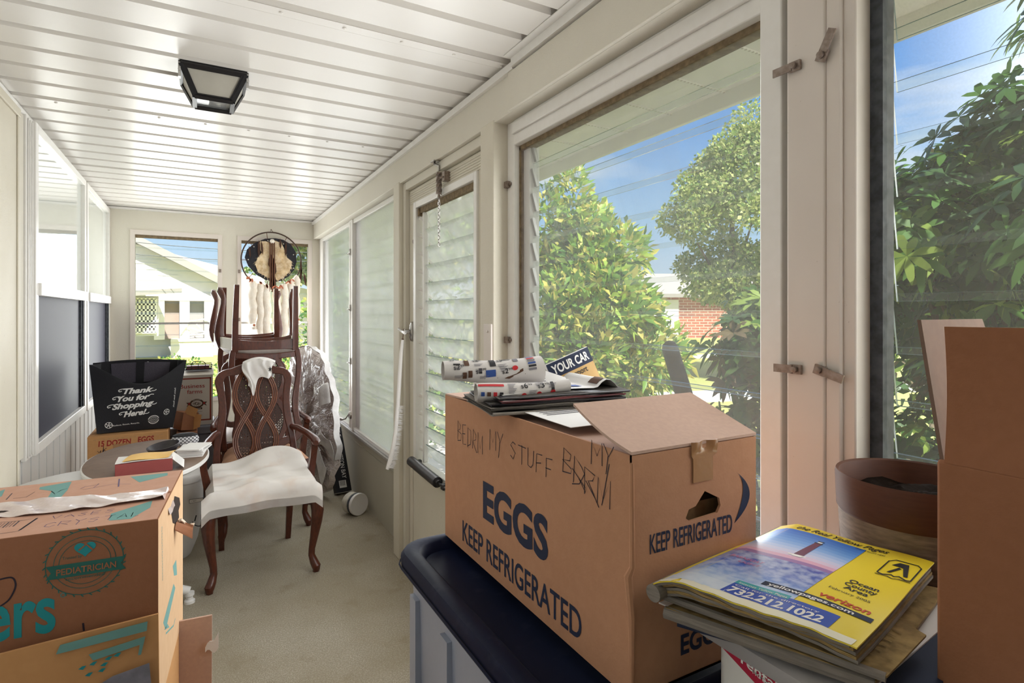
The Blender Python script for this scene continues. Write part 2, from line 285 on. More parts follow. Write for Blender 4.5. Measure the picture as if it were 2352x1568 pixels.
FONT = {'A': [[(0, 0), (.5, 1), (1, 0)], [(.2, .4), (.8, .4)]], 'B': [[(0, 0), (0, 1), (.7, .85), (.6, .55), (0, .5), (.8, .35), (.7, .05), (0, 0)]], 'C': [[(.9, .85), (.5, 1), (.05, .6), (.15, .15), (.6, 0), (.95, .2)]],
        'D': [[(0, 0), (0, 1), (.7, .8), (.9, .45), (.6, .1), (0, 0)]], 'E': [[(.8, 1), (0, 1), (0, 0), (.8, 0)], [(0, .5), (.6, .5)]], 'F': [[(.8, 1), (0, 1), (0, 0)], [(0, .5), (.6, .5)]], 'K': [[(0, 1), (0, 0)], [(.8, 1), (0, .45), (.85, 0)]],
        'L': [[(0, 1), (0, 0), (.8, 0)]], 'M': [[(0, 0), (.1, 1), (.5, .3), (.9, 1), (1, 0)]], 'N': [[(0, 0), (0, 1), (.8, 0), (.8, 1)]], 'O': [[(.5, 1), (.05, .6), (.2, .05), (.7, .05), (.9, .6), (.5, 1)]], 'P': [[(0, 0), (0, 1), (.8, .8), (.6, .5), (0, .45)]],
        'R': [[(0, 0), (0, 1), (.75, .8), (.6, .52), (0, .48), (.85, 0)]], 'S': [[(.85, .85), (.45, 1), (.1, .75), (.8, .35), (.5, 0), (.05, .12)]], 'T': [[(0, 1), (1, 1)], [(.5, 1), (.5, 0)]], 'U': [[(0, 1), (.1, .15), (.5, 0), (.85, .2), (.9, 1)]],
        'V': [[(0, 1), (.45, 0), (.9, 1)]], 'X': [[(0, 1), (.9, 0)], [(.9, 1), (0, 0)]], 'Y': [[(0, 1), (.45, .5), (.9, 1)], [(.45, .5), (.35, -.25)]], 'I': [[(.2, 1), (.2, 0)]], ' ': [], 'a': [[(.7, .5), (.3, .5), (.1, .2), (.4, 0), (.7, .3), (.75, .5), (.75, 0), (1, .1)]],
        'p': [[(.1, .5), (.1, -.5)], [(.1, .3), (.5, .55), (.8, .25), (.5, 0), (.1, .1)]], 'e': [[(.1, .25), (.75, .3), (.5, .55), (.15, .3), (.3, 0), (.9, .15)]], 'r': [[(.1, .5), (.15, 0)], [(.15, .35), (.4, .55), (.7, .5)]], 'm': [[(0, .5), (.05, 0)], [(.05, .4), (.3, .5), (.4, 0)], [(.4, .4), (.7, .5), (.8, 0), (1, .1)]],
        'i': [[(.3, .5), (.35, 0), (.6, .1)]], 'l': [[(.1, .1), (.5, .9), (.3, 1), (.2, .5), (.3, 0), (.6, .1)]], 'k': [[(.2, 1), (.15, 0)], [(.7, .55), (.2, .25), (.8, 0)]], 'y': [[(.1, .5), (.35, .1), (.7, .5)], [(.7, .5), (.5, -.4), (.1, -.5)]]}
class MB:
    def __init__(s): s.v = []; s.f = []; s.m = []
    def add(s, v, f, mi=0):
        b = len(s.v); s.v += [tuple(p) for p in v]; s.f += [tuple(i + b for i in q) for q in f]; s.m += [mi] * len(f); return s
    def quad(s, a, b, c, d, mi=0): return s.add([a, b, c, d], [(0, 1, 2, 3)], mi)
    def box(s, lo, hi, mi=0):
        (x0, y0, z0), (x1, y1, z1) = lo, hi
        return s.add([(x0, y0, z0), (x1, y0, z0), (x1, y1, z0), (x0, y1, z0), (x0, y0, z1), (x1, y0, z1), (x1, y1, z1), (x0, y1, z1)],
                     [(3, 2, 1, 0), (4, 5, 6, 7), (0, 1, 5, 4), (1, 2, 6, 5), (2, 3, 7, 6), (3, 0, 4, 7)], mi)
    def obox(s, c, size, Rm, mi=0):
        c = Vector(c); x, y, z = (k / 2 for k in size)
        vs = [c + Rm @ Vector(p) for p in ((-x, -y, -z), (x, -y, -z), (x, y, -z), (-x, y, -z), (-x, -y, z), (x, -y, z), (x, y, z), (-x, y, z))]
        return s.add(vs, [(3, 2, 1, 0), (4, 5, 6, 7), (0, 1, 5, 4), (1, 2, 6, 5), (2, 3, 7, 6), (3, 0, 4, 7)], mi)
    def tube(s, pts, r, n=8, mi=0, sq=False, cap=True):
        pts = [Vector(p) for p in pts]; k = len(pts); rr = r if isinstance(r, (list, tuple)) else [r] * k
        if sq: n = 4
        up = None; rings = []
        for i, p in enumerate(pts):
            t = (pts[min(i + 1, k - 1)] - pts[max(i - 1, 0)])
            if t.length < 1e-9: t = Vector((0, 0, 1))
            t.normalize()
            if up is None: up = t.orthogonal().normalized() if not sq else (Vector((1, 0, 0)) - t * t.x).normalized()
            up = (up - t * up.dot(t)); up = up.normalized() if up.length > 1e-6 else t.orthogonal().normalized(); w = t.cross(up)
            q = rr[i] * (1.41 if sq else 1); o = math.pi / 4 if sq else 0
            rings.append([p + up * (q * math.cos(o + 2 * math.pi * j / n)) + w * (q * math.sin(o + 2 * math.pi * j / n)) for j in range(n)])
        vs = [v for ring in rings for v in ring]; fs = []
        for i in range(k - 1):
            for j in range(n): fs.append((i * n + j, i * n + (j + 1) % n, (i + 1) * n + (j + 1) % n, (i + 1) * n + j))
        if cap: fs += [tuple(range(n - 1, -1, -1)), tuple((k - 1) * n + j for j in range(n))]
        return s.add(vs, fs, mi)
    def lathe(s, prof, c=(0, 0, 0), n=28, mi=0, Rm=None, ex=1., ey=1.):
        c = Vector(c); vs = []; fs = []; k = len(prof)
        for (r, z) in prof:
            for j in range(n):
                p = Vector((r * ex * math.cos(2 * math.pi * j / n), r * ey * math.sin(2 * math.pi * j / n), z)); vs.append(c + (Rm @ p if Rm else p))
        for i in range(k - 1):
            for j in range(n): fs.append((i * n + j, i * n + (j + 1) % n, (i + 1) * n + (j + 1) % n, (i + 1) * n + j))
        if prof[0][0] > 1e-5: fs.append(tuple(range(n - 1, -1, -1)))
        if prof[-1][0] > 1e-5: fs.append(tuple((k - 1) * n + j for j in range(n)))
        return s.add(vs, fs, mi)
    def grid(s, fn, nu, nv, mi=0):
        vs = [fn(i / nu, j / nv) for i in range(nu + 1) for j in range(nv + 1)]
        return s.add(vs, [(i * (nv + 1) + j, (i + 1) * (nv + 1) + j, (i + 1) * (nv + 1) + j + 1, i * (nv + 1) + j + 1) for i in range(nu) for j in range(nv)], mi)
    def slab(s, fn, nu, nv, off, mi=0):
        """a sheet of real thickness: the grid fn and the same grid moved by off(u,v)"""
        b = len(s.v); s.grid(fn, nu, nv, mi); n = (nu + 1) * (nv + 1)
        o = off if callable(off) else (lambda u, v: off)
        s.grid(lambda u, v: Vector(fn(u, v)) + Vector(o(u, v)), nu, nv, mi); w = nv + 1
        ring = [i * w for i in range(nu + 1)] + [nu * w + j for j in range(1, nv + 1)] + [i * w + nv for i in range(nu - 1, -1, -1)] + [j for j in range(nv - 1, 0, -1)]
        for a, c in zip(ring, ring[1:] + ring[:1]): s.f.append((b + a, b + c, b + n + c, b + n + a)); s.m.append(mi)
        return s
    def prism(s, poly, mp, th, mi=0):
        n = len(poly); vs = [mp(x, y, 0) for x, y in poly] + [mp(x, y, th) for x, y in poly]
        return s.add(vs, [tuple(range(n - 1, -1, -1)), tuple(range(n, 2 * n))] + [(i, (i + 1) % n, n + (i + 1) % n, n + i) for i in range(n)], mi)
    def flat(s, poly, mp, mi=0): return s.add([mp(x, y) for x, y in poly], [tuple(range(len(poly)))], mi)
    def ribbon(s, path, w, th, mp, mi=0, closed=False):
        k = len(path); ww = w if isinstance(w, (list, tuple)) else [w] * k; vs = []; fs = []
        for i in range(k):
            a = path[(i - 1) % k if closed else max(i - 1, 0)]; b = path[(i + 1) % k if closed else min(i + 1, k - 1)]
            dx, dy = b[0] - a[0], b[1] - a[1]; l = math.hypot(dx, dy) or 1; nx, ny = -dy / l * ww[i] / 2, dx / l * ww[i] / 2; x, y = path[i]
            vs += [mp(x + nx, y + ny, 0), mp(x - nx, y - ny, 0), mp(x - nx, y - ny, th), mp(x + nx, y + ny, th)]
        for i in range(k if closed else k - 1):
            a = i * 4; b = ((i + 1) % k) * 4
            for j in range(4): fs.append((a + j, b + j, b + (j + 1) % 4, a + (j + 1) % 4))
        if not closed: fs += [(0, 1, 2, 3), ((k - 1) * 4 + 3, (k - 1) * 4 + 2, (k - 1) * 4 + 1, (k - 1) * 4)]
        return s.add(vs, fs, mi)
    def text(s, st, x, y, h, mp, mi, w=None, bold=0., shear=0., rot=0., center=False):
        v, f, wd = text_mesh(st, bold, shear); sx = (w / wd) if w else h; cx = wd * sx / 2 if center else 0; c, q = math.cos(rot), math.sin(rot)
        pts = [(a * sx - cx, b * h) for a, b in v]
        return s.add([mp(x + a * c - b * q, y + a * q + b * c) for a, b in pts], f, mi)
    def line(s, pts, w, mp, mi):
        vs = []; fs = []; k = len(pts)
        for i, (x, y) in enumerate(pts):
            a = pts[max(i - 1, 0)]; b = pts[min(i + 1, k - 1)]; dx, dy = b[0] - a[0], b[1] - a[1]; l = math.hypot(dx, dy) or 1
            vs += [mp(x - dy / l * w / 2, y + dx / l * w / 2), mp(x + dy / l * w / 2, y - dx / l * w / 2)]
        return s.add(vs, [(2 * i + 1, 2 * i + 3, 2 * i + 2, 2 * i) for i in range(k - 1)], mi)
    def hand(s, st, x, y, h, mp, mi, w=.004, adv=.85, cw=.7, slope=0., jit=.08, lean=0.):
        rnd = random.Random(st)
        for ch in st:
            for pl in FONT.get(ch, []):
                pts = [(x + (a * cw + b * lean + rnd.uniform(-jit, jit)) * h, y + (b + rnd.uniform(-jit, jit)) * h) for a, b in pl]; s.line(pts, w, mp, mi)
            x += adv * h * (.6 if ch in ' Iil' else 1); y += slope * h
        return s
    def curve(s, pts, w, mp, mi, k=8):
        out = []; n = len(pts)
        for i in range(n - 1):
            p0, p1, p2, p3 = pts[max(i - 1, 0)], pts[i], pts[i + 1], pts[min(i + 2, n - 1)]
            for j in range(k):
                t = j / k; out.append(tuple(.5 * (2 * p1[c] + (p2[c] - p0[c]) * t + (2 * p0[c] - 5 * p1[c] + 4 * p2[c] - p3[c]) * t * t + (3 * p1[c] - p0[c] - 3 * p2[c] + p3[c]) * t ** 3) for c in (0, 1)))
        return s.line(out + [pts[-1]], w, mp, mi)
    def ring(s, cx, cy, r0, r1, mp, mi, n=28, a0=0., a1=2 * math.pi):
        return s.add([mp(cx + r * math.cos(a0 + (a1 - a0) * i / n), cy + r * math.sin(a0 + (a1 - a0) * i / n)) for i in range(n + 1) for r in (r0, r1)], [(2 * i, 2 * i + 1, 2 * i + 3, 2 * i + 2) for i in range(n)], mi)
    def rect(s, x0, y0, x1, y1, mp, mi, nx=1, ny=1):
        return s.add([mp(x0 + (x1 - x0) * i / nx, y0 + (y1 - y0) * j / ny) for i in range(nx + 1) for j in range(ny + 1)], [(i * (ny + 1) + j, (i + 1) * (ny + 1) + j, (i + 1) * (ny + 1) + j + 1, i * (ny + 1) + j + 1) for i in range(nx) for j in range(ny)], mi)
    def build(s, name, mats, parent=None, local=False, at=None, bevel=0., smooth=True, sharp=38, subd=0):
        mats = mats if isinstance(mats, (list, tuple)) else [mats]
        o0 = Vector((0, 0, 0)) if local else (parent_world(parent) if parent else Vector(at) if at else Vector((0, 0, 0)))
        me = bpy.data.meshes.new(name); me.from_pydata([(a - o0.x, b - o0.y, c - o0.z) for a, b, c in s.v], [], s.f)
        for m in mats: me.materials.append(m)
        me.polygons.foreach_set('material_index', s.m)
        if smooth: me.polygons.foreach_set('use_smooth', [True] * len(s.f)); me.set_sharp_from_angle(angle=R(sharp))
        me.update()
        o = bpy.data.objects.new(name, me); COL.objects.link(o)
        if parent: o.parent = parent
        elif not local: o.location = o0
        if subd: md = o.modifiers.new('smooth', 'SUBSURF'); md.levels = md.render_levels = subd
        if bevel: md = o.modifiers.new('edge', 'BEVEL'); md.width = bevel; md.segments = 2; md.limit_method = 'ANGLE'; md.angle_limit = R(50)
        return o
def parent_world(p):
    w = Vector((0, 0, 0))
    while p: w += p.location; p = p.parent
    return w
def tag(o, label=None, cat=None, group=None, kind=None):
    if label: o['label'] = label
    if cat: o['category'] = cat
    if group: o['group'] = group
    if kind: o['kind'] = kind
    return o
def thing(name, label, cat, loc, rotz=0, group=None, kind=None):
    o = bpy.data.objects.new(name, None); COL.objects.link(o); o.empty_display_size = .05; o.location = loc; o.rotation_euler = (0, 0, rotz); return tag(o, label, cat, group, kind)
def struct(name, mb, mats, at=None, **k):
    o = mb.build(name, mats, at=at, **k); o['kind'] = 'structure'; return o
def copy_tree(o, parent=None):
    c = o.copy(); COL.objects.link(c)
    if parent: c.parent = parent
    for ch in [q for q in bpy.data.objects if q.parent == o]: copy_tree(ch, c)
    return c

# ================================================================ THE ROOM
XL, XW, XH, YE, YB, ZC = -.69, 1.07, 1.0, 5.85, -1.15, 2.32
mb = MB().box((XL - .1, YB - .1, -.08), (1.15, YE + .12, 0)); struct('floor', mb, m_carpet)
# ceiling of ribbed roof pans
mb = MB(); prof = []; y = YB - .1; k = 0
ribs = [1.796 + .18 * i for i in range(-17, 24)]
prof.append((YB - .1, ZC))
for r in ribs:
    if r - .03 < YB or r > YE - .05: continue
    seam = abs((r - 1.796) / 1.26 - round((r - 1.796) / 1.26)) < .02
    prof += [(r - .020, ZC), (r - .011, ZC + .022), (r + .013, ZC + .022), (r + .017, ZC)]
    if seam: prof += [(r + .016, ZC - .003), (r + .060, ZC - .003), (r + .061, ZC + .012), (r + .066, ZC + .012), (r + .067, ZC)]
prof.append((YE + .1, ZC))
vs = []; fs = []
for (a, z) in prof: vs += [(XL - .1, a, z), (1.12, a, z)]
fs = [(2 * i, 2 * i + 1, 2 * i + 3, 2 * i + 2) for i in range(len(prof) - 1)]
mb.add(vs, fs); mb.box((XL - 3, YB - .1, ZC + .03), (1.12, YE + .12, ZC + .16))
for yy in (1.80, 3.06):       # screws along the two sheet laps
    for i in range(9): mb.lathe([(.006, 0), (.006, -.003), (0, -.005)], (XL + .15 + .19 * i, yy + .035, ZC - .003), 8)
struct('ceiling', mb, m_ceil, smooth=False)
# left house wall: vertical siding
mb = MB(); yy = YB
while yy < YE:
    for a, b, x in ((0, .085, XL), (.085, .093, XL - .007), (.093, .15, XL - .003), (.15, .158, XL - .009)):
        mb.box((XL - .1, yy + a, 0), (x, min(yy + b, YE), ZC))
    yy += .158
struct('wall_left', mb, m_siding, smooth=False)
mb = MB().box((XL - .1, YB - .1, 0), (XW, YB, ZC)); struct('wall_back', mb, m_behind)
# end wall with two openings
WL, WR, WM0, WM1, WT, WBt = -.515, .985, .192, .318, 2.128, .60
mb = MB().box((XL, YE, 0), (WL, YE + .1, ZC)).box((WR, YE, 0), (1.12, YE + .1, ZC)).box((WL, YE, WT), (WR, YE + .1, ZC)).box((WL, YE, 0), (WR, YE + .1, WBt)).box((WM0, YE, WBt), (WM1, YE + .1, WT))
struct('wall_end', mb, m_wall)
mb = MB().box((XL, YE - .02, ZC - .022), (XH, YE, ZC - .004)); struct('trim_1', mb, m_white)
# right wall: header beam, lower walls, posts
mb = MB().box((XH, YB, 2.14), (XW + .05, YE, ZC)).box((XH - .012, YB, 2.14), (XH, 1.80, ZC - .04)); struct('trim_2', mb, m_wall, bevel=.003)
mb = MB(); 
mb.box((XH - .022, YB, ZC - .034), (XH, 1.76, ZC - .002)).box((XH - .016, 1.76, ZC - .04), (XH, YE, ZC - .012))
mb.box((XH - .05, YB, ZC - .004), (XH, 1.76, ZC - .001)); struct('trim_3', mb, m_white)
mb = MB().box((XL, YB, ZC - .03), (XL + .006, YE, ZC - .004)); struct('trim_4', mb, m_white)
mb = MB().box((XW, 3.11, 0), (XW + .05, YE, .478)).box((XW - .006, 3.2, .40), (XW, YE, .404)); struct('wall_right', mb, m_panel)
mb = MB().box((XW, YB, 0), (XW + .05, 2.05, .56)); struct('wall_right_near', mb, m_panel)
def post(name, y0, y1, z0=0.0):
    mb = MB().box((XH - .004, y0, z0), (XW + .06, y1, 2.15)); struct(name, mb, m_post, bevel=.004)
post('trim_5', 3.10, 3.205); post('trim_6', 1.93, 2.046)
# strike cover on the second post
mb = MB().box((XH - .012, 1.936, 1.13), (XH - .003, 2.0, 1.36)).lathe([(.005, 0), (.005, .004), (0, .005)], (XH - .012, 1.965, 1.33), 8, Rm=Matrix.Rotation(R(-90), 3, 'Y')); struct('trim_7', mb, m_pinkwhite, bevel=.002)
# grime line behind post and door sill
mb = MB().box((XW - .03, 2.05, 0), (XW + .05, 3.10, .022)).box((XW - .055, 2.05, 0), (XW - .03, 3.10, .010)); struct('trim_8', mb, m_dirt)

# ---- jalousie windows
def blades(y0, y1, z0, z1, x, n, pitch_over, tilt, th=.0055, mat=0, mb=None):
    """overlapping glass louvers in the plane X = x (bottom edges swung out)"""
    mb = mb or MB(); p = (z1 - z0) / n; hgt = p + pitch_over
    for i in range(n):
        zc = z0 + p * (i + .5); c = Vector((x + .5 * hgt * math.sin(tilt) * 0, (y0 + y1) / 2, zc))
        mb.obox(c, (th, y1 - y0, hgt), Matrix.Rotation(-tilt, 3, 'Y') @ Matrix.Identity(3), mat)
    return mb
def blades_end(x0, x1, z0, z1, y, n, over, tilt, th=.0055):
    mb = MB(); p = (z1 - z0) / n
    for i in range(n): mb.obox(((x0 + x1) / 2, y, z0 + p * (i + .5)), (x1 - x0, th, p + over), Matrix.Rotation(tilt, 3, 'X'))
    return mb
def edge_mats(o):   # blade rims read as green-grey glass edge
    me = o.data; me.materials.append(m_glass_edge)
    for p in me.polygons:
        if p.area < .0045 * 2.6 and abs(p.normal.z) > .6 or p.area < .0009: p.material_index = 1
def clips(y, z0, z1, x, n, tilt, w=.02):
    mb = MB(); p = (z1 - z0) / n
    for i in range(n): mb.obox((x - .004, y, z0 + p * (i + .5)), (.012, w, p * .72), Matrix.Rotation(-tilt, 3, 'Y'))
    return mb
# window_1: far right, two leaves behind whitened screens
w1 = thing('window_1', None, None, (XW, 4.5, .48), kind='structure')
f = MB().box((XW - .012, 3.40, .482), (XW + .05, 4.44, .51)).box((XW - .012, 4.545, .482), (XW + .05, 5.68, .51)).box((XW - .012, 3.40, 2.105), (XW + .05, 4.44, 2.139)).box((XW - .012, 4.545, 2.105), (XW + .05, 5.68, 2.139)).box((XW - .02, 4.44, .482), (XW + .05, 4.545, 2.139)).box((XW - .012, 5.68, .482), (XW + .05, YE - .001, 2.139)).box((XW - .012, 3.206, .482), (XW + .05, 3.40, 2.139))
f.box((XW - .024, 4.50, .5), (XW - .012, 4.53, 2.12)); f.build('window_frame', m_white, w1, bevel=.003)
f = MB().box((XW - .03, 3.205, .468), (XW, YE, .482)); f.build('window_sill', m_alu, w1)
for a, b in ((3.40, 4.44), (4.545, 5.68)):
    o = blades(a, b, .51, 2.10, XW + .045, 16, .013, R(20)).build('louver_blades', m_glass_hazy, w1); edge_mats(o)
    MB().box((XW + .008, a, .51), (XW + .009, b, 2.105)).build('insect_screen', m_screen_far if a < 4 else m_screen_mid, w1)
    clips(b - .05, .51, 2.10, XW + .045, 16, R(20), .05).build('louver_clips', m_alu, w1)
    MB().box((XW + .02, b - .13, .51), (XW + .06, b, 2.10)).build('louver_channel', m_white, w1)
cr = MB().lathe([(.034, 0), (.03, .012), (.012, .02), (0, .022)], (XW - .02, 4.49, .60), 16, Rm=Matrix.Rotation(R(-90), 3, 'Y')).tube([(XW - .04, 4.49, .60), (XW - .05, 4.52, .57), (XW - .075, 4.56, .555)], .006).lathe([(.01, -.01), (.01, .01)], (XW - .078, 4.565, .56), 8)
cr.build('crank_handle', m_steel, w1)
lt = MB()
for z in (1.0, 1.42, 1.86): lt.box((XW - .03, 4.485, z), (XW - .018, 4.51, z + .05)).tube([(XW - .03, 4.50, z + .01), (XW - .045, 4.50, z + .015)], .005)
lt.build('latch', m_steel, w1)
# door_1: jalousie door
d1 = thing('door_1', None, None, (XW, 2.6, .02), kind='structure')
dx = XW - .025
f = MB().box((XW - .05, 3.06, .022), (XW + .05, 3.099, 2.139)).box((XW - .05, 2.047, .022), (XW + .05, 2.08, 2.139)).box((XW - .05, 2.08, 2.095), (XW + .05, 3.06, 2.139))
f.build('door_frame', m_wall, d1, bevel=.003)
f = MB().box((dx, 2.085, .03), (dx + .035, 3.055, .575)).box((dx, 2.95, .575), (dx + .035, 3.055, 2.09)).box((dx, 2.085, .575), (dx + .035, 2.17, 2.09)).box((dx, 2.17, 2.0), (dx + .035, 2.95, 2.09))
f.box((dx - .005, 2.11, .07), (dx, 3.0, .075)).box((dx - .005, 2.11, .535), (dx, 3.0, .54)).box((dx - .005, 2.995, .07), (dx, 3.0, .54))
for i in range(6): f.box((dx - .003, 2.1, 2.012 + .012 * i), (dx, 3.04, 2.018 + .012 * i))
f.build('door_leaf', m_post, d1, bevel=.003)
f = MB().box((dx - .012, 2.19, .565), (dx + .03, 2.925, .60)).box((dx - .012, 2.19, 1.975), (dx + .03, 2.925, 2.01)).box((dx - .012, 2.925, .565), (dx + .03, 2.965, 2.01)).box((dx - .012, 2.16, .565), (dx + .03, 2.19, 2.01)).box((dx + .012, 2.86, .6), (dx + .04, 2.885, 1.98))
f.build('glazing_frame', m_white, d1, bevel=.003)
o = blades(2.19, 2.90, .60, 1.95, dx + .055, 14, .02, R(33)).build('louver_blades', glass_mat('milky_louver_glass', .40, gloss=.25), d1); edge_mats(o)
cl = MB(); p = (1.95 - .60) / 14
for i in range(14): cl.tube([(dx + .01, 2.915, .60 + p * (i + .72)), (dx + .028, 2.90, .60 + p * (i + .6)), (dx + .07, 2.89, .60 + p * (i + .15))], [.013, .011, .008], 6)
cl.build('louver_clips', m_white, d1)
MB().box((dx + .031, 2.19, .60), (dx + .032, 2.925, 1.98)).build('insect_screen', m_screen_far if False else screen_mat('door_screen', .24, (.9, .9, .92), .8), d1)
MB().box((dx - .002, 2.9, 1.93), (dx + .02, 2.92, 1.97)).box((dx + .005, 2.2, 1.945), (dx + .025, 2.92, 1.975)).build('glazing_sealant', m_dirt, d1)
h = MB().lathe([(.045, 0), (.042, .012), (.03, .018), (0, .02)], (dx - .001, 3.0, 1.30), 20, Rm=Matrix.Rotation(R(-90), 3, 'Y'), ex=1.25, ey=.6).tube([(dx - .015, 3.0, 1.30), (dx - .05, 3.0, 1.30)], .012).tube([(dx - .05, 2.99, 1.295), (dx - .05, 3.03, 1.30), (dx - .06, 3.075, 1.315)], [.011, .009, .006]); h.build('door_handle', m_steel, d1)
c = MB().tube([(dx - .045, 2.90, .607), (dx - .045, 2.52, .592)], .026, 16).tube([(dx - .045, 2.52, .592), (dx - .045, 2.50, .591)], .016, 10).tube([(dx - .045, 2.50, .591), (dx - .045, 2.40, .588)], .006).box((dx - .05, 2.44, .575), (dx, 2.47, .60)).box((dx - .05, 2.86, .595), (dx, 2.885, .615)); c.build('door_closer', m_rubber, d1)
MB().lathe([(.012, 0), (.012, .006)], (dx, 2.985, 1.80), 8, Rm=Matrix.Rotation(R(-90), 3, 'Y')).build('latch', m_rust, d1)
# window_2: the large jalousie
XG = 1.10
w2 = thing('window_2', None, None, (XG, 1.3, .56), kind='structure')
f = MB().box((XG - .045, .775, 2.045), (XG + .03, 1.875, 2.14)).box((XG - .055, .775, 2.085), (XG - .045, 1.875, 2.128)).box((XG - .042, 1.875, .60), (XG + .03, 1.93, 2.14)).box((XG - .045, .715, .60), (XG + .03, .775, 2.14)).box((XG - .075, .722, .60), (XG - .045, .772, 2.14)).box((XG - .046, .715, .56), (XG + .03, 1.93, .60))
f.build('window_frame', m_white, w2, bevel=.003)
MB().box((XG - .02, .775, 2.028), (XG + .02, 1.875, 2.046)).box((XG - .02, 1.867, .6), (XG - .005, 1.876, 2.04)).build('glazing_sealant', m_dirt, w2)
MB().box((XG - .004, 1.825, .60), (XG + .04, 1.872, 2.04)).build('louver_channel', m_white, w2, bevel=.002)
clips(1.822, .648, 2.058, XG + .02, 15, R(16), .02).build('louver_clips', m_alu, w2)
o = blades(.765, 1.83, .648, 2.058, XG + .022, 15, .014, R(9)).build('louver_blades', m_glass, w2); edge_mats(o)
MB().box((XG - .016, .772, .60), (XG - .015, 1.875, 2.045)).build('insect_screen', m_screen, w2)
# mullion and window_3
mu = MB().box((1.018, .628, .56), (XG + .03, .706, 2.14)).box((1.022, .60, .56), (XG, .63, 2.14)); struct('trim_9', mu, m_pinkwhite, bevel=.004)
def turn_clip(y, z, dy, ang):
    mb = MB(); Rm = Matrix.Rotation(R(ang), 3, 'X'); c = Vector((1.012, y, z))
    mb.obox(c, (.006, .022, .018), Rm); mb.obox(c + Rm @ Vector((-.003, dy * .026, 0)), (.003, .04, .016), Rm); mb.lathe([(.006, 0), (.006, .006), (0, .007)], c + Vector((-.004, 0, 0)), 10, Rm=Matrix.Rotation(R(-90), 3, 'Y')); return mb
for nm, uu, vv, dy, ang in (('turn_clip', 1828, 152, 1, 0), ('turn_clip', 1890, 128, -1, -62), ('turn_clip', 1830, 848, 1, 0), ('turn_clip', 1885, 850, -1, 16)):
    q = P(uu, vv, X=1.014); o = turn_clip(q.y, q.z, dy, ang).build(nm, m_rust, at=(1.018, q.y, q.z))
    tag(o, {152: 'worn metal turn clip on the mullion edge, upper one pointing to the large window', 128: 'worn metal turn clip swung upright, upper one beside the dark gasket', 848: 'worn metal turn clip level on the mullion, lower one pointing to the large window', 850: 'worn metal turn clip tilted down, lower one beside the dark gasket'}[vv], 'clip', 'turn clips on the window mullion')
for vv, nm in ((425, 'small rusty clip high on the post left of the large window'), (780, 'small rusty clip low on the post left of the large window')):
    q = P(1163, vv, Y=1.925); mb = MB().box((q.x - .008, 1.905, q.z - .012), (q.x + .02, 1.93, q.z + .012)).tube([(q.x + .004, 1.908, q.z), (q.x + .004, 1.895, q.z)], .006); tag(mb.build('turn_clip', m_rust, at=(q.x, 1.93, q.z)), nm, 'clip', 'clips on the post')
w3 = thing('window_3', None, None, (XG, 0, .56), kind='structure')
f = MB().box((1.03, .578, .56), (XG + .03, .602, 2.14)).box((XG - .04, -.75, 2.05), (XG + .03, .578, 2.14)).box((XG - .04, -.75, .56), (XG + .03, .578, .60)).box((XG - .04, -.80, .56), (XG + .03, -.75, 2.14)); f.build('window_frame', m_pinkwhite, w3, bevel=.003)
MB().box((1.075, .556, .58), (XG + .012, .579, 2.1)).build('gasket', m_gasket, w3)
o = blades(-.75, .56, .655, 2.01, XG + .022, 14, .015, R(10)).build('louver_blades', m_glass_clear, w3); edge_mats(o)
MB().box((XG - .012, -.75, .60), (XG - .011, .558, 2.06)).build('insect_screen', m_screen_right, w3)
# end windows
for nm, x0, x1 in (('window_4', WL, WM0), ('window_5', WM1, WR)):
    w = thing(nm, None, None, ((x0 + x1) / 2, YE, WBt), kind='structure')
    f = MB().box((x0, YE - .012, WBt), (x0 + .035, YE + .06, WT)).box((x1 - .035, YE - .012, WBt), (x1, YE + .06, WT)).box((x0 + .035, YE - .011, WT - .04), (x1 - .035, YE + .06, WT)).box((x0 + .035, YE - .011, WBt), (x1 - .035, YE + .06, WBt + .03)); f.build('window_frame', m_pinkwhite, w)
    MB().box((x0 + .03, YE + .01, 1.305), (x1 - .03, YE + .03, 1.322)).build('middle_rail', m_alu, w)
    MB().box((x0 + .035, YE + .005, WT - .065), (x1 - .035, YE + .03, WT - .038)).build('glazing_sealant', m_dirt, w)
    o = blades_end(x0 + .03, x1 - .03, WBt + .03, WT - .05, YE + .055, 15, .012, R(10)).build('louver_blades', m_glass, w); edge_mats(o)
    MB().box((x1 - .026 if nm == 'window_4' else x0 + .008, YE - .02, 1.78), (x1 - .008 if nm == 'window_4' else x0 + .024, YE - .011, 1.81)).box((x1 - .026 if nm == 'window_4' else x0 + .008, YE - .02, 1.33), (x1 - .008 if nm == 'window_4' else x0 + .024, YE - .011, 1.36)).build('turn_clip', m_rust, w)
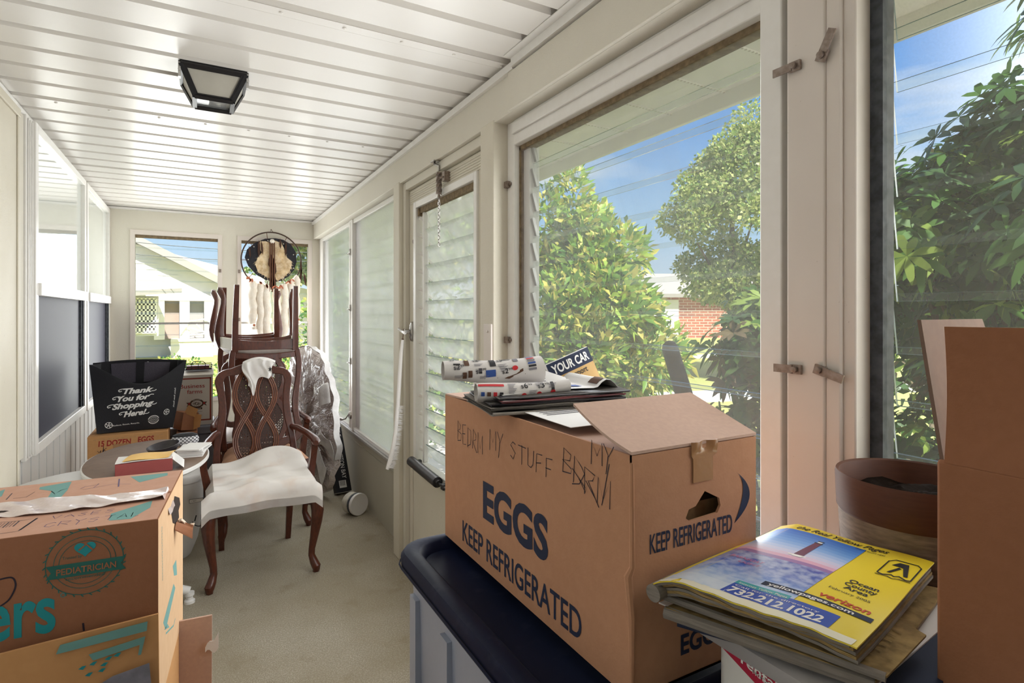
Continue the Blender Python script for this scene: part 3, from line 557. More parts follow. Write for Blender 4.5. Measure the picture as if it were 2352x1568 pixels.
# left wall: door casing and two double hung windows
mb = MB().box((XL, 2.35, .02), (XL + .026, 3.085, ZC - .09)).box((XL, 2.35, ZC - .09), (XL + .034, 3.095, ZC - .055)).box((XL + .026, 3.06, .02), (XL + .032, 3.085, ZC - .09)); struct('trim_10', mb, m_post, bevel=.003)
mb = MB().box((XL, 3.13, .76), (XL + .012, 3.235, ZC - .04)); struct('trim_11', mb, m_wall)
for nm, y0, y1, pre in (('window_6', 3.24, 4.68, .155), ('window_7', 4.74, 5.85, .04)):
    w = thing(nm, None, None, (XL, (y0 + y1) / 2, .74), kind='structure'); g0 = y0 + pre
    f = MB().box((XL, y0, .74), (XL + .02, g0 - .05, 2.29)).box((XL, g0 - .05, .74), (XL + .034, g0, 2.29)).box((XL, y1 - .05, .74), (XL + .034, y1, 2.29)).box((XL, g0, 2.25), (XL + .034, y1 - .05, 2.29)).box((XL, g0, .74), (XL + .034, y1 - .05, .79)).box((XL, g0 - .002, 1.485), (XL + .045, y1 - .002, 1.545))
    for k2 in range(3): f.box((XL + .02, y0 + .02 + .035 * k2, .75), (XL + .026, y0 + .03 + .035 * k2, 2.28))
    f.build('window_frame', m_white, w, bevel=.003)
    MB().box((XL, g0, 1.545), (XL + .012, y1 - .05, 2.25)).build('upper_pane', m_pane, w)
    MB().box((XL, g0, .79), (XL + .010, y1 - .10, 1.485)).build('lower_screen', m_darkscreen, w)
    MB().box((XL, y1 - .10, .79), (XL + .022, y1 - .05, 1.485)).box((XL + .022, y1 - .075, .79), (XL + .03, y1 - .06, 1.485)).build('sash_track', m_gasket, w)
# soffit and gutter outside
mb = MB().box((1.15, -2.5, 2.30), (1.86, 7.2, 2.32)); yy = -2.5
while yy < 7.2: mb.box((1.15, yy, 2.293), (1.86, yy + .012, 2.30)); yy += .29
so = struct('exterior_soffit', mb, m_soffit)
mb = MB().box((1.86, -2.5, 2.235), (1.885, 7.2, 2.40)).box((1.885, -2.5, 2.265), (1.93, 7.2, 2.40)).box((1.15, 7.2, 2.235), (1.93, 7.22, 2.4)); struct('exterior_fascia', mb, m_white, bevel=.004)
mb = MB().box((1.12, -2.5, 2.14), (1.16, 5.95, 2.33)); struct('exterior_frieze', mb, m_white)
mb = MB().box((-3.7, -2.5, 2.41), (1.93, 7.22, 2.45)); struct('roof', mb, m_roof)

# ---- ceiling lamp
L0 = Vector((.052, 2.465, 0)); zt, zb = ZC - .012, 2.212
lamp = thing('ceiling_lamp', 'black framed lantern lamp with frosted panes on the ribbed ceiling', 'ceiling lamp', (L0.x, L0.y, zb))
def fr(t, k): a = .108 + (.064 - .108) * t; return [(L0.x + sx * a, L0.y + sy * a, zt + (zb - zt) * t) for sx, sy in ((-1, -1), (1, -1), (1, 1), (-1, 1))][k]
MB().box((L0.x - .11, L0.y - .11, zt - .006), (L0.x + .11, L0.y + .11, ZC + .0)).build('canopy', m_blackmetal, lamp)
def panel(mb, k, inset, o, mi=0):
    a, b, c, d = (Vector(fr(0, k)), Vector(fr(0, (k + 1) % 4)), Vector(fr(1, (k + 1) % 4)), Vector(fr(1, k))); ctr = (a + b + c + d) / 4
    return [q + (ctr - q) * inset for q in (a, b, c, d)]
fm = MB()
for k in range(4):
    q = [Vector(fr(0, k)), Vector(fr(0, (k + 1) % 4)), Vector(fr(1, (k + 1) % 4)), Vector(fr(1, k))]
    for a, b in ((0, 1), (1, 2), (2, 3)): fm.tube([q[a], q[b]], .0075, sq=True)
    qq = panel(None, k, .1, 0)
    for a, b in ((0, 1), (1, 2), (2, 3), (3, 0)): fm.tube([qq[a], qq[b]], .006, sq=True)
fm.build('lamp_frame', m_blackmetal, lamp)
for k in range(4): MB().quad(*panel(None, k, .08, 0)).build('lamp_pane', m_frost if k != 2 else m_lampclear, lamp)
zq = zb + .002; MB().box((L0.x - .06, L0.y - .06, zq), (L0.x + .06, L0.y + .06, zq + .003)).build('bottom_pane', glass_mat('lamp_bottom_glass', .25), lamp)
MB().lathe([(.014, zt - .005), (.014, zt - .035), (.012, zt - .038)], (L0.x + .02, L0.y + .01, 0), 12).build('lamp_socket', m_brass, lamp)
MB().lathe([(.012, zt - .038), (.026, zt - .06), (.028, zt - .075), (.015, zt - .088), (0, zt - .09)], (L0.x + .02, L0.y + .01, 0), 14).build('bulb', m_bulb, lamp)
for sx in (-1, 1):
    MB().box((L0.x + sx * .112 - .004, L0.y - .11, zt - .05), (L0.x + sx * .112 + .004, L0.y - .085, zt + .003)).lathe([(.005, 0), (.005, .004), (0, .005)], (L0.x + sx * .112, L0.y - .111, zt - .025), 8, Rm=Matrix.Rotation(R(90), 3, 'X')).build('mounting_clip', m_alu, lamp)

# ---- door chain and spring
q = Vector((.985, 2.54, 2.138)); ch = thing('door_chain', 'steel spring and link chain hanging from the beam above the louvered door', 'chain', q + Vector((0, 0, -.42)))
MB().tube([q + Vector((.02, .03, .0)), q + Vector((.015, .02, -.012)), q + Vector((.03, .0, -.025)), q + Vector((.03, 0, -.05))], .006).box((q.x + .0, q.y - .01, q.z - .004), (q.x + .05, q.y + .04, q.z)).build('hook', m_steel, ch)
hx = q + Vector((.03, 0, -.055)); MB().tube([hx + Vector((.013 * math.cos(t * 1.2), .013 * math.sin(t * 1.2), -.0012 * t)) for t in range(0, 90)], .0028, 5).tube([hx + Vector((0, 0, .0)), hx + Vector((0, 0, -.125))], .005).build('spring', m_rust, ch)
cb = MB()
for i in range(15):
    z = hx.z - .118 - i * .0165; a = i % 2
    pts = [Vector((0, .0055 * math.sin(t), .0105 * math.cos(t))) if a else Vector((.0055 * math.sin(t), 0, .0105 * math.cos(t))) for t in [2 * math.pi * j / 10 for j in range(11)]]
    cb.tube([Vector((hx.x, hx.y, z)) + p for p in pts], .0021, 5, cap=False)
cb.build('link_chain', m_steel, ch)
tag(MB().box((dx - .03, 2.47, 2.03), (dx, 2.50, 2.075)).tube([(dx - .03, 2.485, 2.05), (dx - .045, 2.495, 2.045)], .005).build('chain_bracket', m_rust, at=(dx, 2.485, 2.03)), 'small rusty bracket screwed to the door head beside the chain', 'bracket')

# ================================================================ OUTSIDE
ZG = -.30
mb = MB().grid(lambda u, v: (-60 + 150 * u, -40 + 160 * v, ZG), 30, 30); struct('ground', mb, m_lawn)
mb = MB().box((1.2, -14, ZG), (2.75, 7.4, ZG + .02)).box((2.6, -14, ZG), (9, -2.5, ZG + .02)); struct('exterior_bounce_slab', mb, m_path)  # unseen concrete, added to bounce light up to soffit and ceiling
mb = MB()
for (xa, ya, xb, yb, w) in ((3.0, 9.5, 30, 3.2, 1.3), (6.2, 15.5, 40, 16, 1.1)):
    d = Vector((xb - xa, yb - ya, 0)).normalized(); n = Vector((-d.y, d.x, 0)) * w / 2; a = Vector((xa, ya, ZG)); b = Vector((xb, yb, ZG))
    mb.add([a - n, b - n, b + n, a + n] + [p + Vector((0, 0, .03)) for p in (a - n, b - n, b + n, a + n)], [(4, 5, 6, 7), (0, 1, 5, 4), (1, 2, 6, 5), (2, 3, 7, 6), (3, 0, 4, 7)])
struct('exterior_walk', mb, m_path)

def leaves(pts, nrm, L, Wd, droop=.35, mats=3, prob=None, six=False):
    """leaf blades: base points, outward directions -> one mesh's verts/faces/material ids"""
    n = len(pts); ax = nrm + RNG.normal(0, .55, (n, 3)); ax /= np.linalg.norm(ax, axis=1)[:, None]
    rnd = RNG.normal(0, 1, (n, 3)); sd_ = np.cross(ax, rnd); sd_ /= np.linalg.norm(sd_, axis=1)[:, None] + 1e-9; nn = np.cross(sd_, ax)
    l = (L * RNG.uniform(.6, 1.25, n))[:, None]; w = (Wd * RNG.uniform(.7, 1.2, n))[:, None]
    tip = pts + ax * l + np.array([0, 0, -1]) * l * droop * RNG.uniform(0, 1, (n, 1))
    mid = pts + ax * l * .48; up = nn * w * .25
    v = np.stack([pts, mid + sd_ * w + up, tip, mid - sd_ * w + up], 1).reshape(-1, 3)
    b = np.arange(n)[:, None] * 4
    f = np.concatenate([b + np.array([0, 1, 2]), b + np.array([0, 2, 3])]); mi = RNG.choice(mats, n, p=prob); return v, f, np.concatenate([mi, mi])
def leaf_obj(name, v, f, mi, mats, parent):
    me = bpy.data.meshes.new(name); o0 = np.array(parent_world(parent)); v = v - o0
    me.vertices.add(len(v)); me.vertices.foreach_set('co', v.astype(np.float32).ravel()); me.loops.add(len(f) * 3); me.loops.foreach_set('vertex_index', f.astype(np.int32).ravel())
    me.polygons.add(len(f)); me.polygons.foreach_set('loop_start', np.arange(len(f), dtype=np.int32) * 3); me.polygons.foreach_set('material_index', mi.astype(np.int32))
    for m in mats: me.materials.append(m)
    me.update(calc_edges=True); o = bpy.data.objects.new(name, me); COL.objects.link(o); o.parent = parent; return o
def blob_points(blobs, n, inner=.55):
    r3 = np.array([b[3] * b[4] * b[5] for b in blobs]) ** .66; cnt = (n * r3 / r3.sum()).astype(int); P_, N_ = [], []
    for b, k in zip(blobs, cnt):
        d = RNG.normal(0, 1, (k, 3)); d /= np.linalg.norm(d, axis=1)[:, None]; rr = inner + (1 - inner) * RNG.uniform(0, 1, (k, 1)) ** .6
        P_.append(np.array(b[:3]) + d * np.array(b[3:6]) * rr); N_.append(d)
    return np.concatenate(P_), np.concatenate(N_)
L1 = [leaf_mat('leaf_bright', '93ad45'), leaf_mat('leaf_mid', '6b933c'), leaf_mat('leaf_yellow', 'c6bd66'), leaf_mat('leaf_deep', '3f6a2c')]
L2 = [leaf_mat('tree_leaf_olive', '93a05a'), leaf_mat('tree_leaf_mid', '77904a'), leaf_mat('tree_leaf_pale', 'b3b77a'), leaf_mat('tree_leaf_dark', '55703c')]
L3 = [leaf_mat('shrub_leaf_dark', '35512a', .3), leaf_mat('shrub_leaf_mid', '4b7034', .4), leaf_mat('shrub_leaf_light', '8ba14e', .5), leaf_mat('shrub_leaf_brown', '5d513a', .2)]
def plant(name, label, cat, base, blobs, n, L, Wd, mats, prob, trunk=None, group=None, inner=.55, part='crown', droop=.35):
    t = thing(name, label, cat, base, group=group); pts, nrm = blob_points(blobs, n, inner)
    nrm = nrm * .8 + np.array([0, 0, .45]); v, f, mi = leaves(pts, nrm, L, Wd, droop, len(mats), prob); leaf_obj(part, v, f, mi, mats, t)
    if trunk:
        mb = MB()
        for pl, r in trunk: mb.tube(pl, r, 8)
        mb.build('trunk' if part == 'crown' else 'stem', m_bark, t)
    return t
def rnd_blobs(c, rx, rz, n, r, seed, top=0.):
    rr = random.Random(seed); out = []
    for i in range(n):
        a = rr.uniform(0, 6.28); q = rr.uniform(.1, 1) ** .5; z = rr.uniform(-1, 1); k = math.sqrt(max(.05, 1 - z * z)) * (1 - top * (z * .5 + .5)); s = r * rr.uniform(.7, 1.2)
        out.append((c[0] + rx * q * k * math.cos(a), c[1] + rx * q * k * math.sin(a), c[2] + rz * z, s, s, s * .85))
    return out
# sunlit laurel outside the large window
b = P(1340, 800, D=4.7); b.z = ZG
bl = rnd_blobs((b.x, b.y, 1.05), .62, 1.05, 26, .30, 3, .35) + [(b.x - .12, b.y, 2.35, .16, .16, .32), (b.x + .22, b.y + .1, 2.12, .14, .14, .26), (b.x - .32, b.y + .1, 2.2, .12, .12, .28)]
plant('laurel_shrub', 'tall sunlit laurel bush with glossy yellow green leaves outside the large window', 'shrub', b, bl, 17000, .105, .021, L1, [.36, .24, .28, .12], [([b, b + Vector((0, 0, 2.2))], [.03, .012]), ([b + Vector((.05, 0, .0)), b + Vector((.25, .1, 1.9))], [.02, .008])], inner=.4, part='foliage')
# broad tree beyond the lawn
b = P(1680, 800, D=15.5); b.z = ZG
bl = rnd_blobs((b.x + .8, b.y - .4, 4.0), 3.7, 2.3, 80, .62, 5, .55) + rnd_blobs((b.x + .6, b.y - 1.2, 2.55), 2.5, .75, 26, .6, 6, .0) + [(b.x + .8, b.y, 6.7, .6, .6, .8), (b.x + .3, b.y, 6.2, .5, .5, .7), (b.x - .5, b.y, 5.8, .3, .3, .5), (b.x + 1.7, b.y, 6.5, .6, .6, .7)]
plant('broadleaf_tree', 'tall olive green tree against the sky beyond the lawn', 'tree', b, bl, 42000, .13, .05, L2, [.3, .27, .31, .12], [([b, b + Vector((.05, 0, 2.2)), b + Vector((0, 0, 5.6))], [.16, .12, .03]), ([b + Vector((0, 0, 2)), b + Vector((-1.1, .2, 3.6))], [.07, .02]), ([b + Vector((0, 0, 2.3)), b + Vector((1.1, .2, 4.3))], [.07, .02])], inner=.25)
# rhododendron beside the porch, whorls of long leaves
def whorls(name, label, base, blobs, n, mats, prob, L=.12, Wd=.019, k=8):
    t = thing(name, label, 'shrub', base); pts, nrm = blob_points(blobs, n, .35); nrm = nrm + np.array([0, 0, .5]); nrm /= np.linalg.norm(nrm, axis=1)[:, None]
    V, F, MI = [], [], []; o = 0
    a0 = RNG.uniform(0, 6.28, n)
    for i in range(len(pts)):
        ax = Vector(nrm[i]); e1 = ax.orthogonal().normalized(); e2 = ax.cross(e1); kind = RNG.choice(len(mats), p=prob)
        for j in range(k):
            a = a0[i] + 6.283 * j / k + RNG.uniform(-.25, .25); rad = e1 * math.cos(a) + e2 * math.sin(a); d = (rad * .9 + ax * RNG.uniform(-.1, .55)).normalized(); sd_ = d.cross(ax).normalized(); l = L * RNG.uniform(.75, 1.2)
            p = Vector(pts[i]); dn = Vector((0, 0, -1)) * l
            q = [p, p + d * l * .45 + sd_ * Wd + dn * .02, p + d * l * .8 + sd_ * Wd * .7 + dn * .12, p + d * l + dn * .25, p + d * l * .8 - sd_ * Wd * .7 + dn * .12, p + d * l * .45 - sd_ * Wd + dn * .02]
            V += q; F += [(o, o + 1, o + 5), (o + 1, o + 2, o + 4), (o + 1, o + 4, o + 5), (o + 2, o + 3, o + 4)]; MI += [kind] * 4; o += 6
    leaf_obj('foliage', np.array([tuple(q) for q in V]), np.array(F), np.array(MI), mats, t)
    rr = random.Random(4); mb = MB()
    for bb in blobs[::2]: mb.tube([Vector(base), (Vector(base) + Vector(bb[:3])) / 2 + Vector((rr.uniform(-.15, .15), rr.uniform(-.15, .15), .1)), Vector(bb[:3])], [.022, .015, .006], 6)
    mb.build('stem', m_bark, t); return t
bl = rnd_blobs((2.55, 1.0, .75), .62, 1.1, 40, .34, 11, .0) + rnd_blobs((2.75, .55, 1.3), .6, 1.15, 34, .36, 12, .0) + rnd_blobs((2.5, .9, 1.75), .32, .25, 8, .22, 14, .0)
whorls('rhododendron_shrub', 'large dark rhododendron with whorls of long leaves filling the right hand window', (2.65, .8, ZG), [b for b in bl if b[0] > 2.25 or b[1] < .2], 3800, L3, [.46, .32, .15, .07], L=.092, Wd=.0145)
bl = rnd_blobs((2.75, 2.0, .62), .36, .85, 20, .24, 15, .15) + [(2.35, 1.72, .3, .22, .22, .3)]
whorls('young_rhododendron', 'mid green rhododendron beside the mullion in the large window, right of the leaning post', (2.75, 2.0, ZG), bl, 800, L3, [.32, .44, .18, .06], L=.105, Wd=.016)
# plain dark evergreen screen further out behind it
b = Vector((4.9, 2.0, ZG)); plant('evergreen_shrub', 'rounded evergreen bush further out behind the rhododendrons, near the mullion', 'shrub', b, rnd_blobs((4.9, 2.0, 1.0), .9, 1.25, 24, .5, 20), 3500, .13, .04, L3, [.4, .3, .15, .15], [([b, b + Vector((0, 0, 1))], [.05, .02])], part='foliage')
# shrubs and trees seen through the far right windows
for i, (u, D, z, rx, rz, r, n, L_, lab) in enumerate(((868, 7.2, 1.1, .85, 1.5, .42, 5200, .12, 'dense green shrub just outside the far right screen window'), (770, 10.5, .6, .9, 1.0, .4, 3000, .12, 'low rounded shrub outside the narrow screen leaf by the corner'), (1040, 5.6, 1.6, .55, 1.2, .32, 3800, .11, 'upright leafy shrub outside the louvered door'))):
    b = P(u, 800, D=D); b.z = ZG; plant('garden_shrub', lab, 'shrub', b, rnd_blobs((b.x, b.y, z), rx, rz, 22, r, 30 + i, .2), n, L_, .03, L1, [.3, .35, .1, .25], [([b, b + Vector((0, 0, z))], [.03, .012])], part='foliage')
for i, (u, D, h_, r, n, lab) in enumerate(((775, 24, 7.5, 2.3, 6500, 'leafy tree beyond the lawn seen through the corner screen'), (920, 18, 7.0, 2.2, 6000, 'leafy tree far behind the screen window shrub'), (724, 33, 8.6, 2.6, 5000, 'distant tree in the right edge of the end window'), (460, 75, 7.3, 6.5, 6500, 'rounded distant tree rising above the white house roof'), (335, 60, 7.3, 3.6, 2500, 'small distant treetop showing over the house ridge'), (585, 60, 6.8, 6.0, 5000, 'distant trees behind the fur shield in the end window'), (1430, 60, 8.0, 4.0, 4500, 'distant tree showing between the laurel and the tall tree'))):
    b = P(u, 760, D=D); b.z = ZG; plant('distant_tree', lab, 'tree', b, rnd_blobs((b.x, b.y, h_ - r * 1.05), r, r * .95, 20, r * .36, 50 + i), n, .30 * max(1, D / 38), .11 * max(1, D / 38), L2, [.25, .3, .15, .3], [([b, b + Vector((0, 0, h_ - r))], [.22, .1])], inner=.3)
# hedge under the end windows: a row of clipped bushes
for i, (x0, x1, z1) in enumerate(((-1.7, -.78, 1.05), (-.75, .15, .74), (.15, 1.1, .80), (1.1, 2.1, .76))):
    b = Vector(((x0 + x1) / 2, 9.5, ZG)); bl = [(x0 + .22 + (x1 - x0 - .44) * j / 4, 9.5 + .18 * ((j % 2) - .5), (z1 + ZG) / 2 + .04 * ((j * 7) % 3), .2, .38, (z1 - ZG) / 2) for j in range(5)]
    plant('hedge_bush', ('taller rounded hedge bush at the house corner outside the left end window', 'clipped hedge bush left of the bag top outside the end window', 'clipped hedge bush behind the stacked chairs outside the end windows', 'clipped hedge bush under the right end window')[i], 'hedge', b, bl, 3200, .06, .018, L1, [.32, .25, .28, .15], [([b, b + Vector((0, 0, .4))], [.02, .01])], part='foliage', group='hedge bushes outside the end windows')
# white neighbour house
YH = 26.0
def H(u, v, dy=0): return P(u, v, Y=YH + dy)
hs = thing('neighbour_house', 'white gabled house with a screened porch beyond the end window', 'house', (-1, YH, ZG))
g0, g1, gp = H(150, 655), H(560, 690), H(255, 530)
mb = MB(); eR = g1
wall = [(H(150, 835).x, ZG), (5.0, ZG), (5.0, H(520, 672).z), (gp.x, gp.z - .25), (H(150, 600).x, H(150, 575).z)]
mb.prism(wall, lambda x, y, t: Vector((x, YH + t, y)), 3.0); mb.build('house_wall', m_housewhite, hs, smooth=False)
mb = MB()
for i in range(18): mb.box((H(290, 700).x - 2, YH - .02, 2.9 + .22 * i), (gp.x + max(0, (gp.z - .3 - 2.9 - .22 * i)) * 1.65, YH, 2.92 + .22 * i))
mb.build('clapboard_siding', m_fence, hs)
# roof slope (rake) to the right
a, c2 = gp, H(520, 662)
mb = MB(); 
for (p0, p1, th_, off, dep) in ((a, c2, .30, -.5, 8.0),):
    d = (c2 - a); d.y = 0; mb.add([Vector((p.x, YH + o, p.z + z)) for p in (a, c2) for o in (off, dep) for z in (0, th_)], [(0, 1, 5, 4), (1, 3, 7, 5), (2, 0, 4, 6), (0, 2, 3, 1), (4, 5, 7, 6), (3, 2, 6, 7)])
mb.build('house_roof', m_roof, hs)
# the wing roof sloping down to the left front, with its eave
e0, e1 = P(120, 690, Y=YH - 6), P(418, 672, Y=YH - 2.5); r0, r1 = P(120, 590, Y=YH), P(300, 610, Y=YH)
mb = MB().add([e0, e1, r1, r0] + [q + Vector((0, 0, .16)) for q in (e0, e1, r1, r0)], [(4, 5, 6, 7), (3, 2, 1, 0), (0, 1, 5, 4), (1, 2, 6, 5), (2, 3, 7, 6), (3, 0, 4, 7)]); mb.build('wing_roof', m_roof, hs)
def front(u0, v0, u1, v1, dy, mi, nm, dep=.15): 
    p, q2 = P(u0, v1, Y=YH + dy), P(u1, v0, Y=YH + dy); return MB().box((p.x, YH + dy, p.z), (q2.x, YH + dy + dep, q2.z)).build(nm, mi, hs)
front(298, 680, 364, 772, -2.6, m_housewhite, 'wing_wall'); 
o = front(302, 686, 358, 764, -2.68, m_houseglass, 'window', .05)
p, q2 = P(302, 764, Y=YH - 2.72), P(358, 686, Y=YH - 2.72); mb = MB()
for i in range(7): x = p.x + (q2.x - p.x) * i / 6; mb.box((x - .03, YH - 2.75, p.z), (x + .03, YH - 2.70, q2.z))
for i in range(7): z = p.z + (q2.z - p.z) * i / 6; mb.box((p.x, YH - 2.75, z - .03), (q2.x, YH - 2.70, z + .03))
mb.build('window_grille', m_fence, o)
front(368, 686, 425, 778, -.25, m_porchdark, 'porch_opening'); front(428, 690, 482, 776, -.25, m_houseglass, 'porch_screen')
mb = MB()
for u in (366, 424, 480): p = P(u, 730, Y=YH - .5); mb.box((p.x - .17, YH - .6, P(u, 780, Y=YH - .6).z), (p.x + .17, YH - .3, P(u, 684, Y=YH - .6).z))
p, q2 = P(366, 690, Y=YH - .6), P(500, 680, Y=YH - .6); mb.box((p.x, YH - .62, p.z), (q2.x, YH - .3, q2.z)); mb.build('porch_post', m_fence, hs)
p, q2 = P(392, 785, Y=YH - .8), P(490, 777, Y=YH - .8); MB().box((p.x, YH - .85, p.z), (q2.x, YH - .2, q2.z)).box((p.x, YH - .8, ZG), (q2.x, YH - .3, p.z)).build('porch_sill', m_housewhite, hs)
# chair on the neighbour's porch
p = P(455, 770, Y=YH - .7); tag(MB().tube([p + Vector((-.6, 0, .1)), p + Vector((-.3, 0, .55)), p + Vector((.3, 0, .65)), p + Vector((.6, 0, .4))], .03, 6).tube([p + Vector((-.5, -.0, .0)), p + Vector((.6, 0, .1))], .03, 6).tube([p + Vector((-.4, 0, .35)), p + Vector((.4, 0, .05))], .02, 6).tube([p + Vector((-.1, 0, .5)), p + Vector((.3, 0, 0))], .02, 6).tube([p + Vector((-.5, 0, -.1)), p + Vector((-.35, 0, .2))], .02, 6).tube([p + Vector((.5, 0, -.1)), p + Vector((.45, 0, .2))], .02, 6).build('porch_wicker_seat', m_fence, at=p), 'pale curved garden seat on the sill of the neighbour porch', 'seat')
# second house further right in the end window
h2 = thing('far_house', 'pale house with a salmon roof far off in the right end window', 'house', (6, 40, ZG))
a, c2 = P(520, 790, Y=40), P(660, 690, Y=40); MB().box((a.x, 40, ZG), (c2.x, 46, c2.z)).build('house_wall', m_housewhite, h2)
a, c2 = P(500, 692, Y=39), P(680, 648, Y=44); MB().add([(a.x, 39, a.z), (c2.x, 39, a.z), (c2.x, 44, c2.z), (a.x, 44, c2.z), (a.x, 39, a.z - .2), (c2.x, 39, a.z - .2), (c2.x, 49, a.z), (a.x, 49, a.z)], [(0, 1, 2, 3), (4, 5, 1, 0), (3, 2, 6, 7), (4, 7, 6, 5), (0, 3, 7, 4), (1, 5, 6, 2)]).build('house_roof', M('salmon_roof', 'c79a86', .9), h2)
a, c2 = P(553, 738, Y=39.9), P(566, 695, Y=39.9); MB().box((a.x, 39.85, a.z), (c2.x, 40, c2.z)).build('window', m_houseglass, h2)
# brick garage across the lawn
YG = None
bc = P(1560, 776, Z=ZG); br = P(1700, 776, Z=ZG); zt2 = P(1560, 668, D=1).z
sc2 = (Vector((bc.x, bc.y, 0))).length; zc = bc.x * _s + bc.y * _c; ztop = CAM_H + (V0 - 675) / FPX * zc
g = thing('brick_garage', 'red brick building with a white door across the lawn', 'building', (bc.x, bc.y, ZG))
d = (br - bc); d.z = 0; L_ = d.length; d.normalize(); n = Vector((-d.y, d.x, 0)); a = bc - d * 4.0; e = bc + d * 9
MB().add([Vector((q.x, q.y, z)) for z in (ZG, ztop) for q in (a, e, e + n * 8, a + n * 8)], [(0, 1, 5, 4), (1, 2, 6, 5), (2, 3, 7, 6), (3, 0, 4, 7), (4, 5, 6, 7)]).build('wall', m_brick, g)
a2 = bc - d * 1.9 - n * .06; e2 = bc - d * .05 - n * .06
MB().add([Vector((q.x, q.y, z)) for z in (ZG + .02, ztop - .4) for q in (a2, e2, e2 + n * .1, a2 + n * .1)], [(0, 1, 5, 4), (1, 2, 6, 5), (3, 0, 4, 7), (4, 5, 6, 7)]).build('door', m_fence, g)
r1 = a - n * .6 - d; r2 = e - n * .6 + d
MB().add([Vector((r1.x, r1.y, ztop)), Vector((r2.x, r2.y, ztop)), *(Vector((q.x, q.y, ztop + 1.7)) for q in (r2 + n * 4.6, r1 + n * 4.6)), *(Vector((q.x, q.y, ztop)) for q in (r2 + n * 9.2, r1 + n * 9.2)), Vector((r1.x, r1.y, ztop - .25)), Vector((r2.x, r2.y, ztop - .25))], [(0, 1, 2, 3), (3, 2, 4, 5), (6, 7, 1, 0), (0, 3, 5), (1, 4, 2)]).build('roof', m_roof, g)
# leaning dark post outside
a = P(1539, 800, X=1.72); b2 = P(1571, 905, X=1.68); dr = (b2 - a); base = a + dr * ((ZG - a.z) / dr.z)
tag(MB().tube([base, a, a + (a - b2).normalized() * .02, a + (a - b2).normalized() * .032], [.034, .034, .027, .012], 16).build('leaning_post', m_postdark, at=base), 'dark round topped post leaning outside the large window behind the egg carton', 'post')
# overhead wires
for i, (v0, v1) in enumerate(((553, 572), (582, 592))):
    a, b2 = P(250, v0 - 3, Y=22), P(740, v1 + 8, Y=22); tag(MB().tube([a + (b2 - a) * t + Vector((0, 0, -.1 * math.sin(math.pi * t))) for t in [j / 8 for j in range(9)]], .012, 5).build('overhead_wire', m_gasket, at=a), ('upper thin overhead wire crossing the sky in the end window', 'lower thin overhead wire crossing the sky in the end window')[i], 'wire', 'overhead wires')

